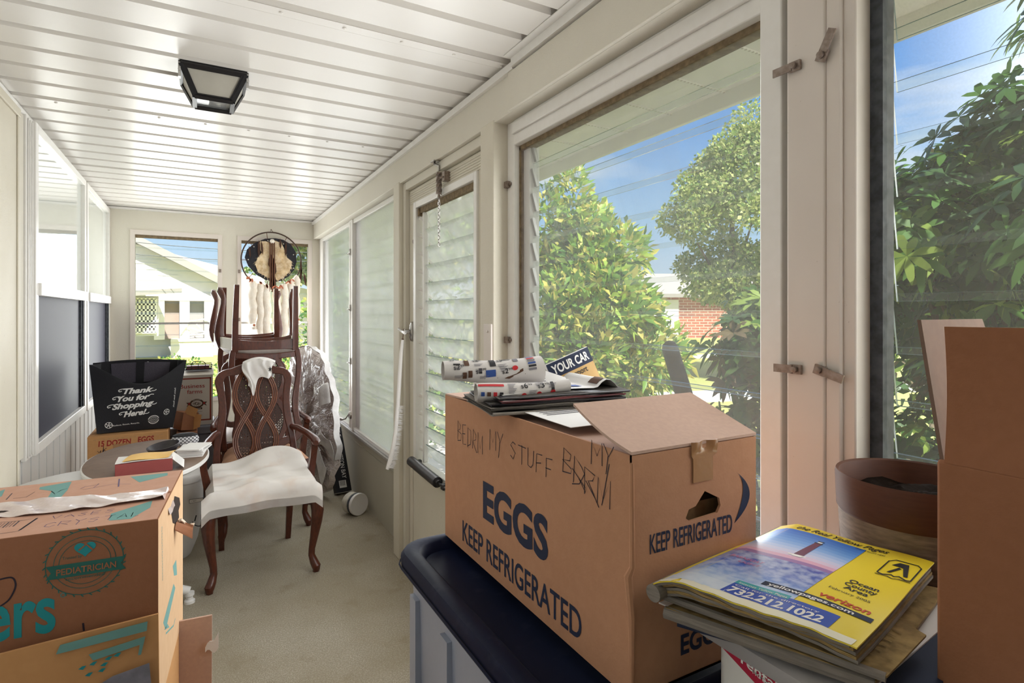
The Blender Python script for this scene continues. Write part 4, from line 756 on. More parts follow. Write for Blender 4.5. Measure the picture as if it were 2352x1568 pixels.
# ================================================================ CHAIRS
def serp(z):     # outline of a back stile: half distance from the middle at height z
    t = (z - .45) / .62; return .195 + .018 * math.sin(t * 2 * math.pi * 1.05 + .5) - .006 * t + .012 * t * t
def backplane(x, z, t=0.): return Vector((x, .235 + .055 * ((z - .45) / .62) + .11 * ((z - .45) / .62) ** 2 - .012 + t, z))
def make_chair(name, label, group, arms, seat_mat, side_mat):
    t = thing(name, label, 'chair', (0, 0, 0), group=group)
    for sx in (-1, 1):
        pts = [(.243, -.250, .435), (.256, -.266, .385), (.262, -.275, .335), (.258, -.270, .27), (.248, -.256, .19), (.238, -.244, .12), (.236, -.244, .085), (.246, -.258, .05), (.256, -.272, .028), (.256, -.272, .012), (.254, -.268, 0)]
        MB().tube([(sx * a, b, c) for a, b, c in pts], [.030, .033, .033, .028, .022, .0175, .0175, .022, .024, .018, .016], 12).build('leg', m_wood, t, local=True)
        MB().tube([(sx * .192, .232, .45), (sx * .190, .245, .25), (sx * .184, .29, 0)], [.019, .018, .0145], sq=True).build('leg', m_wood, t, local=True)
    # aprons
    fp = [(-.235, .355), (-.235, .435), (.235, .435), (.235, .355)] + [(.235 - .47 * k / 10, .365 + .018 * math.sin(math.pi * k / 10)) for k in range(1, 10)]
    MB().prism([(x, z) for x, z in fp][::-1], lambda x, y, q: Vector((x, -.262 + .018 * (abs(x) / .24) ** 2 + q, y)), .022).build('seat_rail', m_wood, t, local=True, bevel=.003)
    MB().prism([(-.19, .365), (-.19, .44), (.19, .44), (.19, .365), (.1, .378), (0, .384), (-.1, .378)][::-1], lambda x, y, q: Vector((x, .222 + q, y)), .02).build('seat_rail', m_wood, t, local=True, bevel=.003)
    for sx in (-1, 1):
        p0, p1 = Vector((sx * .247, -.24, 0)), Vector((sx * .192, .225, 0)); d = (p1 - p0).normalized(); n = Vector((d.y, -d.x, 0)) * .011
        MB().add([p + o + Vector((0, 0, z)) for z in (.365, .44) for p, o in ((p0, -n), (p1, -n), (p1, n), (p0, n))], [(0, 1, 5, 4), (1, 2, 6, 5), (2, 3, 7, 6), (3, 0, 4, 7), (4, 5, 6, 7), (3, 2, 1, 0)]).build('side_rail', side_mat, t, local=True, bevel=.002)
    # seat cushion
    def seat(u, v):
        y = -.275 + .50 * v; hw = .268 - .065 * v - .012 * (2 * v - 1) ** 4; x = (2 * u - 1) * hw; e = min(1, 6 * min(u, 1 - u)) ** .5 * min(1, 6 * min(v, 1 - v)) ** .5
        return Vector((x, y - .012 * (1 - (2 * u - 1) ** 2) * (1 - v), .445 + .05 * e + .008 * math.sin(math.pi * u) * math.sin(math.pi * v)))
    MB().slab(seat, 22, 20, lambda u, v: Vector((0, 0, .437 - seat(u, v).z))).build('seat', seat_mat, t, local=True)
    MB().box((-.19, -.22, .425), (.19, .2, .436)).build('seat_underside', m_creamboard, t, local=True)
    # back: stiles and crest in one frame
    mb = MB(); half = [(serp(.44 + .53 * k / 14), .44 + .53 * k / 14) for k in range(15)]; x_, z_ = half[-1]
    half += [(x_ + .001, .99), (x_ - .004, 1.008), (x_ - .014, 1.024), (x_ - .030, 1.034), (x_ - .050, 1.040)]; x2 = half[-1][0]
    top = [(x2 * (1 - k / 10), 1.040 + .036 * (.5 - .5 * math.cos(math.pi * k / 10))) for k in range(1, 11)]
    path = [(-x, z) for x, z in half] + [(-x, z) for x, z in top] + [(x, z) for x, z in top[-2::-1]] + [(x, z) for x, z in half[::-1]]
    n_ = len(path); mb.ribbon(path, [.034 + .010 * min(1, min(k, n_ - 1 - k) / 14) + .003 * math.sin(min(k, n_ - 1 - k) * .9) + .008 * max(0, min(k, n_ - 1 - k) - 20) / 9 for k in range(n_)], .028, lambda x, z, q: backplane(x, z, q))
    mb.ribbon([(-.19, .475), (-.06, .487), (.06, .487), (.19, .475)], .04, .026, lambda x, z, q: backplane(x, z, q)); mb.build('back_frame', m_wood, t, local=True, bevel=.005)
    # splat of two interlaced figure eights with cane panels
    sp = MB(); hi = MB(); cn = MB(); z0, z1 = .495, 1.045
    for cx in (-.060, .060):
        for sg in (-1, 1):
            path = [(cx + sg * .053 * math.sin(2 * math.pi * k / 44), z0 + (z1 - z0) * k / 44) for k in range(45)]
            sp.ribbon(path, .029, .018, lambda x, z, q, sg=sg: backplane(x, z, q + .006 + .002 * sg)); 
            for off in (-.0118, 0, .0118): hi.tube([backplane(x + off, z, .005 + .002 * sg) for x, z in path], .0034 if off else .0026, 5)
        for lo in (0, 1):
            poly = [(cx + .049 * math.sin(math.pi * k / 12), z0 + (z1 - z0) * (lo + k / 12) / 2) for k in range(1, 12)]; poly2 = [(2 * cx - x, z) for x, z in poly[::-1]]
            cn.prism(poly + poly2, lambda x, z, q: backplane(x, z, q + .014), .002)
    s_ = sp.build('splat', m_wood, t, local=True); hi.build('moulding', m_woodhi, s_, local=True); cn.build('cane_panel', m_cane, s_, local=True)
    if arms:
        for sx in (-1, 1):
            a = MB().tube([(sx * .205, .262, .70), (sx * .228, .18, .703), (sx * .262, .06, .690), (sx * .285, -.03, .672), (sx * .287, -.085, .664), (sx * .283, -.105, .66)], [.017, .018, .019, .022, .025, .015], 10).build('arm', m_wood, t, local=True)
            MB().tube([(sx * .25, -.05, .40), (sx * .262, -.055, .48), (sx * .280, -.035, .57), (sx * .284, -.06, .655)], [.021, .019, .0165, .018], sq=True).build('arm_support', m_wood, a, local=True)
    return t
CA = make_chair('armchair', 'cherry armchair standing nearest, its seat and back covered with white cloths', 'carved dining chairs', True, m_fabric, m_wood)
CB = copy_tree(CA); CB['label'] = 'cherry armchair standing behind the cloth covered one, carrying an upturned chair'
CC = make_chair('dining_chair', 'upturned dining chair with straight rear legs in front, nearest of the two stacked upside down', 'carved dining chairs', False, m_cream, m_creamboard)
CD = copy_tree(CC); CD['label'] = 'upturned dining chair furthest back, close to the end window under the fur shield'
CE = copy_tree(CC); CE['label'] = 'upright dining chair at the back carrying the furthest upturned chair'
CA.location = (.304, 3.455, 0); CA.rotation_euler.z = R(0)
CB.location = (.372, 4.16, 0); CB.rotation_euler.z = R(2)
CC.location = (.402, 4.44, 1.592); CC.rotation_euler = (R(180), 0, R(1))
CE.location = (.37, 4.98, 0); CE.rotation_euler.z = R(-1)
CD.location = (.365, 5.14, 1.60); CD.rotation_euler = (R(180), 0, R(-1))
# seat cloth on the near armchair
AX, AY = CA.location.x, CA.location.y
def fold(u, v): return .006 * math.sin(9 * u + 5 * v) + .005 * math.sin(17 * u - 9 * v + 1.3) + .004 * math.sin(31 * v + 7 * u)
def seatcloth(u, v):
    x = -.272 + .548 * u; s = .60 * v
    back = .18 - .03 * (1 - math.sin(math.pi * u)); L_ = .465
    side = max(0, abs(x) - .238); zt = .513
    if s < L_: y = back - s; z = zt + .004 + fold(u, v) + (.085 * math.exp(-((u - .60) / .20) ** 2) + .03 * math.exp(-((u - .85) / .14) ** 2)) * math.exp(-((v - .05) / .13) ** 2) + .018 * math.exp(-((v - .02) / .05) ** 2) - side * 1.0
    else:
        d = s - L_; k = min(1, d / .05); y = back - L_ - .028 * math.sin(k * math.pi / 2) + .010 * math.sin(11 * u + 1) * min(1, d / .08); z = zt - max(0, d - .012) * (.84 + .06 * (1 - u)) - .012 * k - side * .30 + fold(u, v) * .3
    if abs(x) > .24: z -= .022 * ((abs(x) - .24) / .035)
    return Vector((AX + x - (.02 if s >= L_ else 0) * (1 - u), AY + y, z))
tag(MB().slab(seatcloth, 46, 52, Vector((0, 0, .0025))).build('seat_cloth', m_cloth, at=(AX, AY, .5)), 'stained white cloth draped over the seat of the nearest armchair', 'cloth')
# shirt over the crest
def tee(u, v):
    x = -.080 + .185 * u + .01 * math.sin(9 * v); L_ = .34; s = v * L_; cy = AY + .395 - .012; cz = 1.075
    wv = .008 * math.sin(13 * u + 6 * v) + .006 * math.sin(25 * u - 12 * v); top = .040 * math.sin(math.pi * min(1, max(0, .08 + .84 * u))) ** .8 + .004
    if s < .08: y = cy + .030; z = cz - .08 + s + top * (s / .08); y += wv * .5
    elif s < .125: k = (s - .08) / .045; y = cy + .030 - .075 * k; z = cz + top + .010 * math.sin(math.pi * k)
    else:
        hang = .58 + .50 * math.exp(-((u - .30) / .20) ** 2) - .12 * u; d = (s - .125) * hang
        y = cy - .047 - .035 * d - .016 * math.sin(9 * u) * min(1, d * 12) + wv; z = cz + top - d * .98
        x += (.30 - u) * .10 * min(1, d / .16)
    return Vector((AX + x + .012, y, z))
tm = MB().slab(tee, 30, 36, Vector((0, -.002, 0.001)))
ts = plane((AX + .085, AY + .395 - .078, 1.055), (1, 0, 0), (0, 0, 1))
star = [(0, .018), (.005, .004), (.013, .008), (.006, -.004), (.012, -.018), (0, -.008), (-.010, -.012), (-.004, -.001), (-.012, .008), (-.003, .006)]
tm.flat(star, ts, 1)
tag(tm.build('shirt', [m_tee, ink_black], at=(AX, AY + .39, 1.06)), 'white cotton shirt with a small black mark hung over the nearest chair back', 'shirt')

# ================================================================ LEFT: TABLES AND THEIR LOAD
def rr(x0, y0, x1, y1, r, n=6):
    out = []
    for cx, cy, a in ((x1 - r, y1 - r, 0), (x0 + r, y1 - r, 90), (x0 + r, y0 + r, 180), (x1 - r, y0 + r, 270)):
        out += [(cx + r * math.cos(R(a + 90 * k / n)), cy + r * math.sin(R(a + 90 * k / n))) for k in range(n + 1)]
    return out
def loft(mb, rings, mi=0, cap0=True, cap1=True):
    n = len(rings[0]); vs = [v for r_ in rings for v in r_]; fs = [(i * n + j, i * n + (j + 1) % n, (i + 1) * n + (j + 1) % n, (i + 1) * n + j) for i in range(len(rings) - 1) for j in range(n)]
    if cap0: fs.append(tuple(range(n - 1, -1, -1)))
    if cap1: fs.append(tuple((len(rings) - 1) * n + j for j in range(n)))
    return mb.add(vs, fs, mi)
TB = Vector((-.205, 3.15, 0)); TZ = .722; OV = dict(ex=1.0, ey=1.70)
tb = thing('oval_table', 'small oval table with a brown top and white rim, loaded with papers', 'table', TB)
MB().lathe([(0, TZ - .006), (.244, TZ - .006), (.246, TZ - .001), (.242, TZ), (0, TZ)], (TB.x, TB.y, 0), 64, **OV).build('table_top', m_tablebrown, tb)
MB().lathe([(.20, TZ - .028), (.242, TZ - .026), (.252, TZ - .016), (.252, TZ - .004), (.246, TZ - .001), (.2, TZ - .008)], (TB.x, TB.y, 0), 64, **OV).build('table_rim', m_tablewhite, tb)
MB().lathe([(.06, TZ - .03), (.04, TZ - .06), (.032, .4), (.035, .15), (.05, .10), (.05, .075)], (TB.x, TB.y, 0), 24).build('pedestal', m_tablewhite, tb)
for k in range(4):
    a = R(-4 + 90 * k); e = TB + Vector((.168 * math.cos(a), .168 * math.sin(a), 0)); f = MB().tube([TB + Vector((0, 0, .10)), TB * .45 + e * .55 + Vector((0, 0, .085)), e + Vector((0, 0, .056))], [.026, .024, .020], 10)
    f.build('foot', m_tablewhite, tb); 
    MB().lathe([(.024, 0), (.024, .012), (.015, .018), (.015, .030), (.021, .036), (.021, .05)], (e.x, e.y, 0), 18).build('foot_glide', m_tablewhite, tb)
WT_ = Vector((-.395, 2.89, 0)); wt = thing('white_table', 'white round table top half hidden beside the siding and the printed carton', 'table', WT_)
MB().lathe([(0, .668), (.27, .668), (.28, .676), (.28, .688), (.272, .694), (0, .694)], (WT_.x, WT_.y, 0), 56).build('table_top', m_tablewhite, wt)
MB().lathe([(.10, .668), (.045, .62), (.035, .35), (.05, .1), (.17, .03), (.18, .0)], (WT_.x, WT_.y, 0), 28).build('pedestal', m_tablewhite, wt)
# red box, letters, envelope, papers, pan, pouch on the table
def yawbox(mb, x0, y0, z0, w, d, h_, ang, mi=0):
    Rm = Matrix.Rotation(R(ang), 3, 'Z'); return mb.obox(Vector((x0, y0, z0)) + Rm @ Vector((w / 2, d / 2, h_ / 2)), (w, d, h_), Rm, mi)
q = Vector((-.302, 2.83, TZ)); an = 3.0; Rm = Matrix.Rotation(R(an), 3, 'Z')
yy_ = yawbox(MB(), q.x, q.y, q.z, .205, .13, .052, an); o = yy_.build('red_box', m_redbox, at=q, bevel=.002); tag(o, 'dusty red flat box under letters on the small oval table', 'box')
pl = lambda x, y, z: q + Rm @ Vector((x, y, z))
def letter(u, v):
    x = .0 + .262 * u; y = .135 * v; z = .0535 + .002 * math.sin(5 * u + 3 * v)
    if x > .205: z -= (x - .205) * .75 + .004; x = .205 + (x - .205) * .75
    return pl(x + .006 * v, y, z)
mb = MB().slab(letter, 30, 8, Vector((0, 0, .001)))
for k in range(7): mb.line([(.215, .012 + .016 * k), (.25, .014 + .016 * k)], .0015, lambda x, y: letter(x / .262, y / .135) + Vector((.0004, 0, .0016)), 1)
mb.text('TO:', .03, .008, .006, lambda x, y: letter(x / .262, y / .135) + Vector((0, 0, .0016)), 1)
tag(mb.build('letter_sheets', [m_paper, ink_grey], at=q + Vector((0, 0, .053))), 'printed white sheets bent over the end of the red box', 'paper')
def env(u, v): return pl(.025 + .165 * u + .03 * v, .012 + .12 * v, .0575 + .004 * math.sin(math.pi * v) + .003 * math.sin(6 * u))
tag(MB().slab(env, 14, 8, Vector((0, 0, .0018))).build('manila_envelope', m_envelope, at=q + Vector((0, 0, .057))), 'yellow manila envelope lying on the letters over the red box', 'envelope')
rnd = random.Random(2); p0 = P(425, 1045, Z=TZ)
for k in range(6):
    z = TZ + .001 + .0065 * k; a = -14 + rnd.uniform(-7, 7); mb = MB(); yawbox(mb, -.088 + rnd.uniform(-.006, .006), 3.06 + rnd.uniform(-.01, .01), z, .10 + .012 * rnd.random(), .155, .0055, a, 0)
    mb.v = [(x, y, zz) for x, y, zz in mb.v]
    tag(mb.build('paper_pad', m_paper, at=(-.02, 3.2, z)), ('lowest white paper pad of the pile at the table edge', 'second white paper pad from the bottom of the table edge pile', 'third white paper pad from the bottom of the table edge pile', 'third white paper pad from the top of the table edge pile', 'second white paper pad from the top of the table edge pile', 'top white paper pad of the pile at the table edge by the chair arm')[k], 'paper', 'paper pads at the table edge')
mb = MB().add([P(398, 1047, Z=TZ + .045) + Vector(v) for v in ((0, 0, 0), (.075, .10, .012), (.066, .115, .016), (0, .0, .002))], [(0, 1, 2, 3)])
pc = Vector((-.140, 3.15, TZ)); pan = thing('cast_pan', 'black shallow iron bowl tilted on the small oval table', 'bowl', pc)
Rm = Matrix.Rotation(R(-9), 3, 'Y') @ Matrix.Rotation(R(4), 3, 'X')
MB().lathe([(0, .0), (.045, .0), (.062, .024), (.070, .040), (.067, .041), (.058, .026), (.042, .006), (0, .006)], pc + Vector((0, 0, .012)), 36, Rm=Rm, ex=1.0, ey=1.05).build('bowl', m_panblack, pan)
tag(pan, None)
# patterned pouch
def pouch_mat():
    m = M('black_white_lattice', 'd9d9dc', .7); nt = m.node_tree; N = nt.nodes; L = nt.links; b = N['Principled BSDF']; tc = N.new('ShaderNodeTexCoord'); mp = N.new('ShaderNodeMapping'); mp.inputs['Rotation'].default_value = (0, R(45), 0); L.new(tc.outputs['Object'], mp.inputs[0])
    c = N.new('ShaderNodeTexBrick'); c.offset = 0; c.inputs['Scale'].default_value = 40; c.inputs['Brick Width'].default_value = .5; c.inputs['Row Height'].default_value = .5; c.inputs['Mortar Size'].default_value = .06; c.inputs['Color1'].default_value = c.inputs['Color2'].default_value = (*lin('dcdce0'), 1); c.inputs['Mortar'].default_value = (*lin('2a2a30'), 1)
    mp2 = N.new('ShaderNodeMapping'); mp2.inputs['Rotation'].default_value = (R(90), 0, 0); L.new(mp.outputs[0], mp2.inputs[0]); L.new(mp2.outputs[0], c.inputs[0]); L.new(c.outputs[0], b.inputs['Base Color']); return m
pq = Vector((-.060, 3.36, TZ)); po = thing('lattice_pouch', 'black and white lattice patterned pouch at the back of the small oval table', 'bag', pq)
def ell(zs): return [[(pq.x + a * math.cos(t) * .062, pq.y + a * math.sin(t) * .032, pq.z + z) for t in [2 * math.pi * k / 24 for k in range(24)]] for z, a in zs]
loft(MB(), ell(((0.001, .75), (.01, .97), (.03, 1.02), (.045, .92))), 0).build('pouch_body', pouch_mat(), po)
loft(MB(), ell(((.045, .94), (.052, .9), (.060, .6), (.062, .2))), 0).build('pouch_rim', m_blackbag, po)
# pale lidded bin under the table
bq = Vector((-.16, 3.80, 0)); bn = thing('white_waste_bin', 'off white rounded plastic bin under the small oval table behind the chair leg', 'bin', bq)
bb = MB(); rings = []
for z, k in ((.0, .62), (.012, .68), (.1, .86), (.2, .96), (.3, 1.0), (.40, 1.0), (.44, .99)): rings.append([(x, y, z) for x, y in [(bq.x + .185 * k * math.copysign(abs(math.cos(a)) ** .7, math.cos(a)), bq.y + .16 * k * math.copysign(abs(math.sin(a)) ** .7, math.sin(a))) for a in [2 * math.pi * j / 36 for j in range(36)]]])
loft(bb, rings); bb.build('bin_body', m_binwhite, bn)
loft(MB(), [[(bq.x + .19 * k * math.copysign(abs(math.cos(a)) ** .7, math.cos(a)), bq.y + .165 * k * math.copysign(abs(math.sin(a)) ** .7, math.sin(a)), z) for a in [2 * math.pi * j / 36 for j in range(36)]] for z, k in ((.44, 1), (.47, 1), (.478, .97))]).build('bin_rim', m_binwhite, bn)
sk = plane((-.045, 3.632, .335), (1, .03, 0), (0, 0, 1)); mb = MB(); mb.rect(0, 0, .07, .022, sk, 0).rect(.002, .002, .068, .020, plane((-.045, 3.631, .335), (1, .03, 0), (0, 0, 1)), 1).text('+ REC', .008, .007, .008, plane((-.045, 3.630, .335), (1, .03, 0), (0, 0, 1)), 0)
mb.build('bin_sticker', [ink_black, m_paper], bn)
lg = plane((-.04, 3.634, .20), (1, .12, 0), (0, .0, 1)); mb = MB(); mb.ring(.05, .035, .036, .041, lg, 0, a0=3.3, a1=5.6).line([(.022, .03), (.03, .062)], .006, lg, 0).line([(.055, .03), (.055, .06), (.078, .06), (.078, .03)], .006, lg, 0); mb.build('bin_mark', ink_black, bn)

# ---- cartons behind the table with the shopping bag
def carton(name, label, lo, hi, m, at=None, bev=.003, extra=None, group=None):
    c = ((lo[0] + hi[0]) / 2, (lo[1] + hi[1]) / 2, lo[2]); return c
lo, hi = (-.585, 4.20, .33), (-.17, 4.55, .655)
eg = thing('egg_carton', 'tan egg carton with red lettering under the black shopping bag', 'box', (-.38, 4.38, .33))
mb = MB().box(lo, hi); fp = plane((lo[0], lo[1] - .0008, lo[2]), (1, 0, 0), (0, 0, 1))
mb.text('15 DOZEN', .055, .262, .034, fp, 1, w=.165, bold=.03, shear=.08).text('EGGS', .255, .266, .035, fp, 1, w=.085, bold=.03, shear=.08)
mb.hand('papey', .008, .135, .034, fp, 2, w=.003, adv=.30, cw=.8, slope=.62, jit=.04).hand('mirlk', .046, .150, .036, fp, 2, w=.003, adv=.26, cw=.8, slope=.55, jit=.04)
for k in range(16): mb.line([(.03 + .023 * k, .303), (.043 + .023 * k, .304)], .002, fp, 3)
mb.build('carton_body', [m_card_tan, ink_red, ink_marker, m_card_edge], eg, bevel=.004)
mb = MB(); tp = plane((lo[0], lo[1] - .0016, lo[2]), (1, 0, 0), (0, 0, 1)); mb.rect(.128, .2, .215, .268, tp, 0, 4, 4); mb.build('tape', m_tape, eg)
mb = MB().box((-.60, 4.19, 0), (-.15, 4.56, .328)); tag(mb.build('lower_carton', m_card_dark, at=(-.38, 4.37, 0), bevel=.004), 'plain brown carton on the floor beneath the lettered egg carton', 'box')
# shopping bag
bgq = Vector((-.345, 4.36, .657)); bg = thing('shopping_bag', 'black shopping bag with white thank you lettering on the egg carton', 'bag', bgq)
BW0, BW1, BH = .200, .258, .425
def bag_front(u, v):
    hw = BW0 + (BW1 - BW0) * v; x = (2 * u - 1) * hw + .018 * v; sag = .13 * max(0, v - .68) / .32 * (1 - (2 * u - 1) ** 2) ** 1.4
    y = -.105 + .018 * math.sin(5 * u + 2) * v + .02 * (1 - v) * (1 - (2 * u - 1) ** 2) - .035 * v * (1 - (2 * u - 1) ** 2) * (1 - v) * 2; return bgq + Vector((x, y, BH * v - sag * .95 + .004 + .008 * math.sin(7 * u) * v))
def bag_back(u, v):
    hw = BW0 + (BW1 - BW0) * v; x = (2 * u - 1) * hw + .018 * v; y = .10 - .05 * v + .012 * math.sin(6 * u) * v; return bgq + Vector((x, y, (BH + .014 * math.sin(math.pi * u)) * v + .004))
def side(sx): 
    def f(u, v):
        a = bag_front(0 if sx < 0 else 1, v); b = bag_back(0 if sx < 0 else 1, v); p = a + (b - a) * u; p.x -= sx * .05 * math.sin(math.pi * u) * v; return p
    return f
th2 = Vector((0, .0016, 0)); mb = MB().slab(bag_front, 26, 26, th2).slab(bag_back, 20, 20, -th2); mb.slab(side(-1), 8, 16, Vector((.0016, 0, 0))).slab(side(1), 8, 16, Vector((-.0016, 0, 0))); mb.grid(lambda u, v: bag_front(u, 0) * (1 - v) + bag_back(u, 0) * v, 6, 4)
def bf(x, y, t=0.): u, v = (x / (2 * BW0) + .5), y / BH; return bag_front(min(1, max(0, u)), min(.99, v)) + Vector((0, -.0012, 0))
def slope(px, py, sl): return lambda x, y: bf(px + x, py + y + sl * x)
for st, x, y, w_, h_ in (('Thank', -.064, .234, .135, .034), ('You for', -.092, .186, .150, .034), ('Shopping', -.118, .138, .198, .034), ('Here!', -.064, .090, .112, .035)):
    mb.text(st, 0, 0, h_, slope(x, y, .12), 1, w=w_, bold=.04, shear=.32)
    sw = slope(x, y, .12); mb.curve([(.020, .026), (.006, .031), (-.010, .030), (-.020, .024), (-.016, .016), (-.006, .019)], .0046, sw, 1); mb.curve([(w_ - .008, .004), (w_ + .006, .003), (w_ + .014, .009)] if st != 'You for' else [(w_ - .006, .020), (w_ + .006, .026), (w_ + .018, .023)], .0042, sw, 1)
mb.text('Reduce, Reuse, Recycle.', 0, 0, .0085, slope(-.118, .036, .06), 1, w=.135, bold=.01)
for cx, cy in ((-.138, .045), (.150, .105)):
    sp_ = lambda x, y, cx=cx, cy=cy: bf(cx + x * (.75 if cx > 0 else 1), cy + y); mb.ring(0, 0, .0165, .0195, sp_, 1); mb.ring(0, 0, 0.0, .003, sp_, 1, 10)
    for k in range(5): a = 2 * math.pi * k / 5; mb.line([(.004 * math.cos(a), .004 * math.sin(a)), (.012 * math.cos(a + .2), .012 * math.sin(a + .2)), (.017 * math.cos(a - .1), .017 * math.sin(a - .1))], .004, sp_, 1)
sp_ = lambda x, y: bf(.088 + x, .062 + y)
for r0, r1 in ((.024, .028), (.018, .0195), (.0125, .014), (.007, .008)): mb.ring(0, 0, r0, r1, sp_, 1, 36)
for k in range(18): a = 2 * math.pi * k / 18; mb.flat([(.027 * math.cos(a - .1), .027 * math.sin(a - .1)), (.0305 * math.cos(a), .0305 * math.sin(a)), (.027 * math.cos(a + .1), .027 * math.sin(a + .1))], sp_, 1)
sp2 = lambda x, y: bf(.088 + x, .062 + y + .12 * x) + Vector((0, -.0006, 0)); mb.rect(-.029, -.006, .029, .006, sp2, 2); sp3 = lambda x, y: bf(.088 + x, .062 + y + .12 * x) + Vector((0, -.0012, 0)); mb.text('PLEASE RETURN', -.026, -.003, .006, sp3, 1, w=.052, bold=.008)
vt = lambda x, y: bf(.176 + .012 * x / .17 - y * .8, .255 - x); mb.text('Reduce, Reuse, Recycle.', 0, 0, .009, vt, 1, w=.125, bold=.01)
mb.build('bag_body', [m_blackbag, ink_white, m_blackbag], bg)
hm = MB(); hp = lambda x, y, t=0.: bag_back(x / (2 * BW1) + .5, y / BH) + Vector((0, -.003 - t, 0))
hm.flat(rr(.012, .392, .064, .404, .0055), hp, 0); hm.flat([(.03, .404), (.034, .409), (.042, .409), (.046, .404)], hp, 0); hm.build('handle_slot', ink_white, bg)
hm = MB(); hm.slab(lambda u, v: bag_back(.18 + .64 * u, .66 + .30 * v) + Vector((0, -.008 - .012 * math.sin(math.pi * u), 0)), 12, 8, Vector((0, .002, 0))); hm.build('bag_lining', m_blackbag_in, bg)
hm = MB(); hm.slab(lambda u, v: bag_back(.45 + .09 * u, .60 + .38 * v) + Vector((0, -.024, 0)), 4, 8, Vector((0, .002, 0))); hm.build('bag_strap', m_blackbag, bg)
# white printed carton with basket, on a grey chest
lo, hi = (-.16, 4.62, .60), (.092, 4.86, .955); tag(MB().box((-.24, 4.58, 0), (.10, 4.98, .54)).box((-.25, 4.57, .54), (.11, 4.99, .598)).build('grey_chest', M('grey_chest_plastic', '6f7078', .55), at=(-.07, 4.78, 0), bevel=.008), 'grey plastic chest behind the bag with a printed white carton on top', 'chest')
bz = thing('printed_carton', 'white carton with a red frame and farm lettering behind the black bag', 'box', (-.03, 4.74, .60))
mb = MB().box(lo, hi, 0); fp = plane((lo[0], lo[1] - .0008, lo[2]), (1, 0, 0), (0, 0, 1)); 
for a in ((.012, .03, .242, .040), (.012, .330, .242, .340), (.012, .03, .022, .34), (.232, .03, .242, .34)): mb.rect(*a, fp, 1)
mb.text('Business', .045, .268, .030, fp, 2, w=.155, bold=.004).text('farms', .09, .228, .030, fp, 2, w=.095, bold=.004)
cx, cy = .150, .155
el = lambda x, y: fp(cx + x, cy + y)
mb.flat([(.045 * math.cos(a), .033 * math.sin(a)) for a in [2 * math.pi * k / 28 for k in range(28)]], el, 3); fp2 = lambda x, y: fp(cx + x, cy + y) + Vector((0, -.0006, 0)); fp3 = lambda x, y: fp(cx + x, cy + y) + Vector((0, -.0012, 0))
mb.flat([(.034 * math.cos(a), .021 * math.sin(a)) for a in [2 * math.pi * k / 28 for k in range(28)]], fp2, 0)
for k in range(12): a = 2 * math.pi * k / 12; mb.line([(.006 * math.cos(a), .005 * math.sin(a)), (.028 * math.cos(a + .5), .016 * math.sin(a + .5))], .003, fp3, 3)
for sx in (-1, 1): mb.flat([(sx * .043, -.008), (sx * .064, -.020), (sx * .055, -.004), (sx * .066, .010), (sx * .043, .010)], fp2, 3); mb.flat([(sx * .046 + .007 * math.cos(a), .001 + .008 * math.sin(a)) for a in [k * .8 for k in range(8)]], fp3, 2)
mb.rect(-.034, -.043, .034, -.029, el, 3).text('EGGS', -.026, -.040, .008, fp2, 0, w=.052, bold=.01).text('BAUDER', -.026, .022, .007, fp2, 0, w=.052)
for k, w_ in enumerate((.07, .05, .06)): mb.text('small family farm'[:12 + k], .115 + .005 * k, .095 - .014 * k, .006, fp, 3, w=w_)
mb.build('carton_body', [m_card_white, M('rust_frame_print', '8d3a2c', .7), ink_red, ink_gold], bz, bevel=.003)
mb = MB().add([(lo[0], lo[1], hi[2] + .001), (hi[0] + .004, lo[1] - .004, hi[2] + .001), (hi[0] + .01, hi[1], hi[2] + .028), (lo[0], hi[1], hi[2] + .028), (lo[0], lo[1], hi[2] + .005), (hi[0] + .004, lo[1] - .004, hi[2] + .005), (hi[0] + .01, hi[1], hi[2] + .032), (lo[0], hi[1], hi[2] + .032)], [(3, 2, 1, 0), (4, 5, 6, 7), (0, 1, 5, 4), (1, 2, 6, 5), (2, 3, 7, 6), (3, 0, 4, 7)]); mb.build('carton_flap', m_card_white, bz)
bk = thing('wire_basket', 'small dark wire basket with reddish packets on top of the printed carton', 'basket', (.01, 4.77, .985))
mb = MB(); ctr = Vector((.0, 4.77, .99))
for z, k in ((.0, 1), (.018, 1.02), (.036, 1.05)):
    pts = [ctr + Vector((sx * .085 * k, sy * .06 * k, z)) for sx, sy in ((-1, -1), (1, -1), (1, 1), (-1, 1), (-1, -1))]; mb.tube(pts, .003, 6)
for sx in (-1, -.5, 0, .5, 1):
    for sy in (-1, 1): mb.tube([ctr + Vector((sx * .085, sy * .06, 0)), ctr + Vector((sx * .089, sy * .063, .036))], .002, 5)
for k in range(6): mb.tube([ctr + Vector((-.085, -.06 + .024 * k, 0)), ctr + Vector((.085, -.06 + .024 * k, 0))], .002, 5)
mb.build('basket_frame', m_blackmetal, bk); MB().box((ctr.x - .075, ctr.y - .05, ctr.z + .004), (ctr.x + .07, ctr.y + .05, ctr.z + .028)).build('basket_liner', m_redmag, bk)
MB().tube([ctr + Vector((-.05, 0, .036)), ctr + Vector((-.03, 0, .055)), ctr + Vector((.03, 0, .055)), ctr + Vector((.05, 0, .036))], .003, 6).build('basket_handle', m_blackmetal, bk)
tb_ = MB(); Rm = Matrix.Rotation(R(24), 3, 'Z')
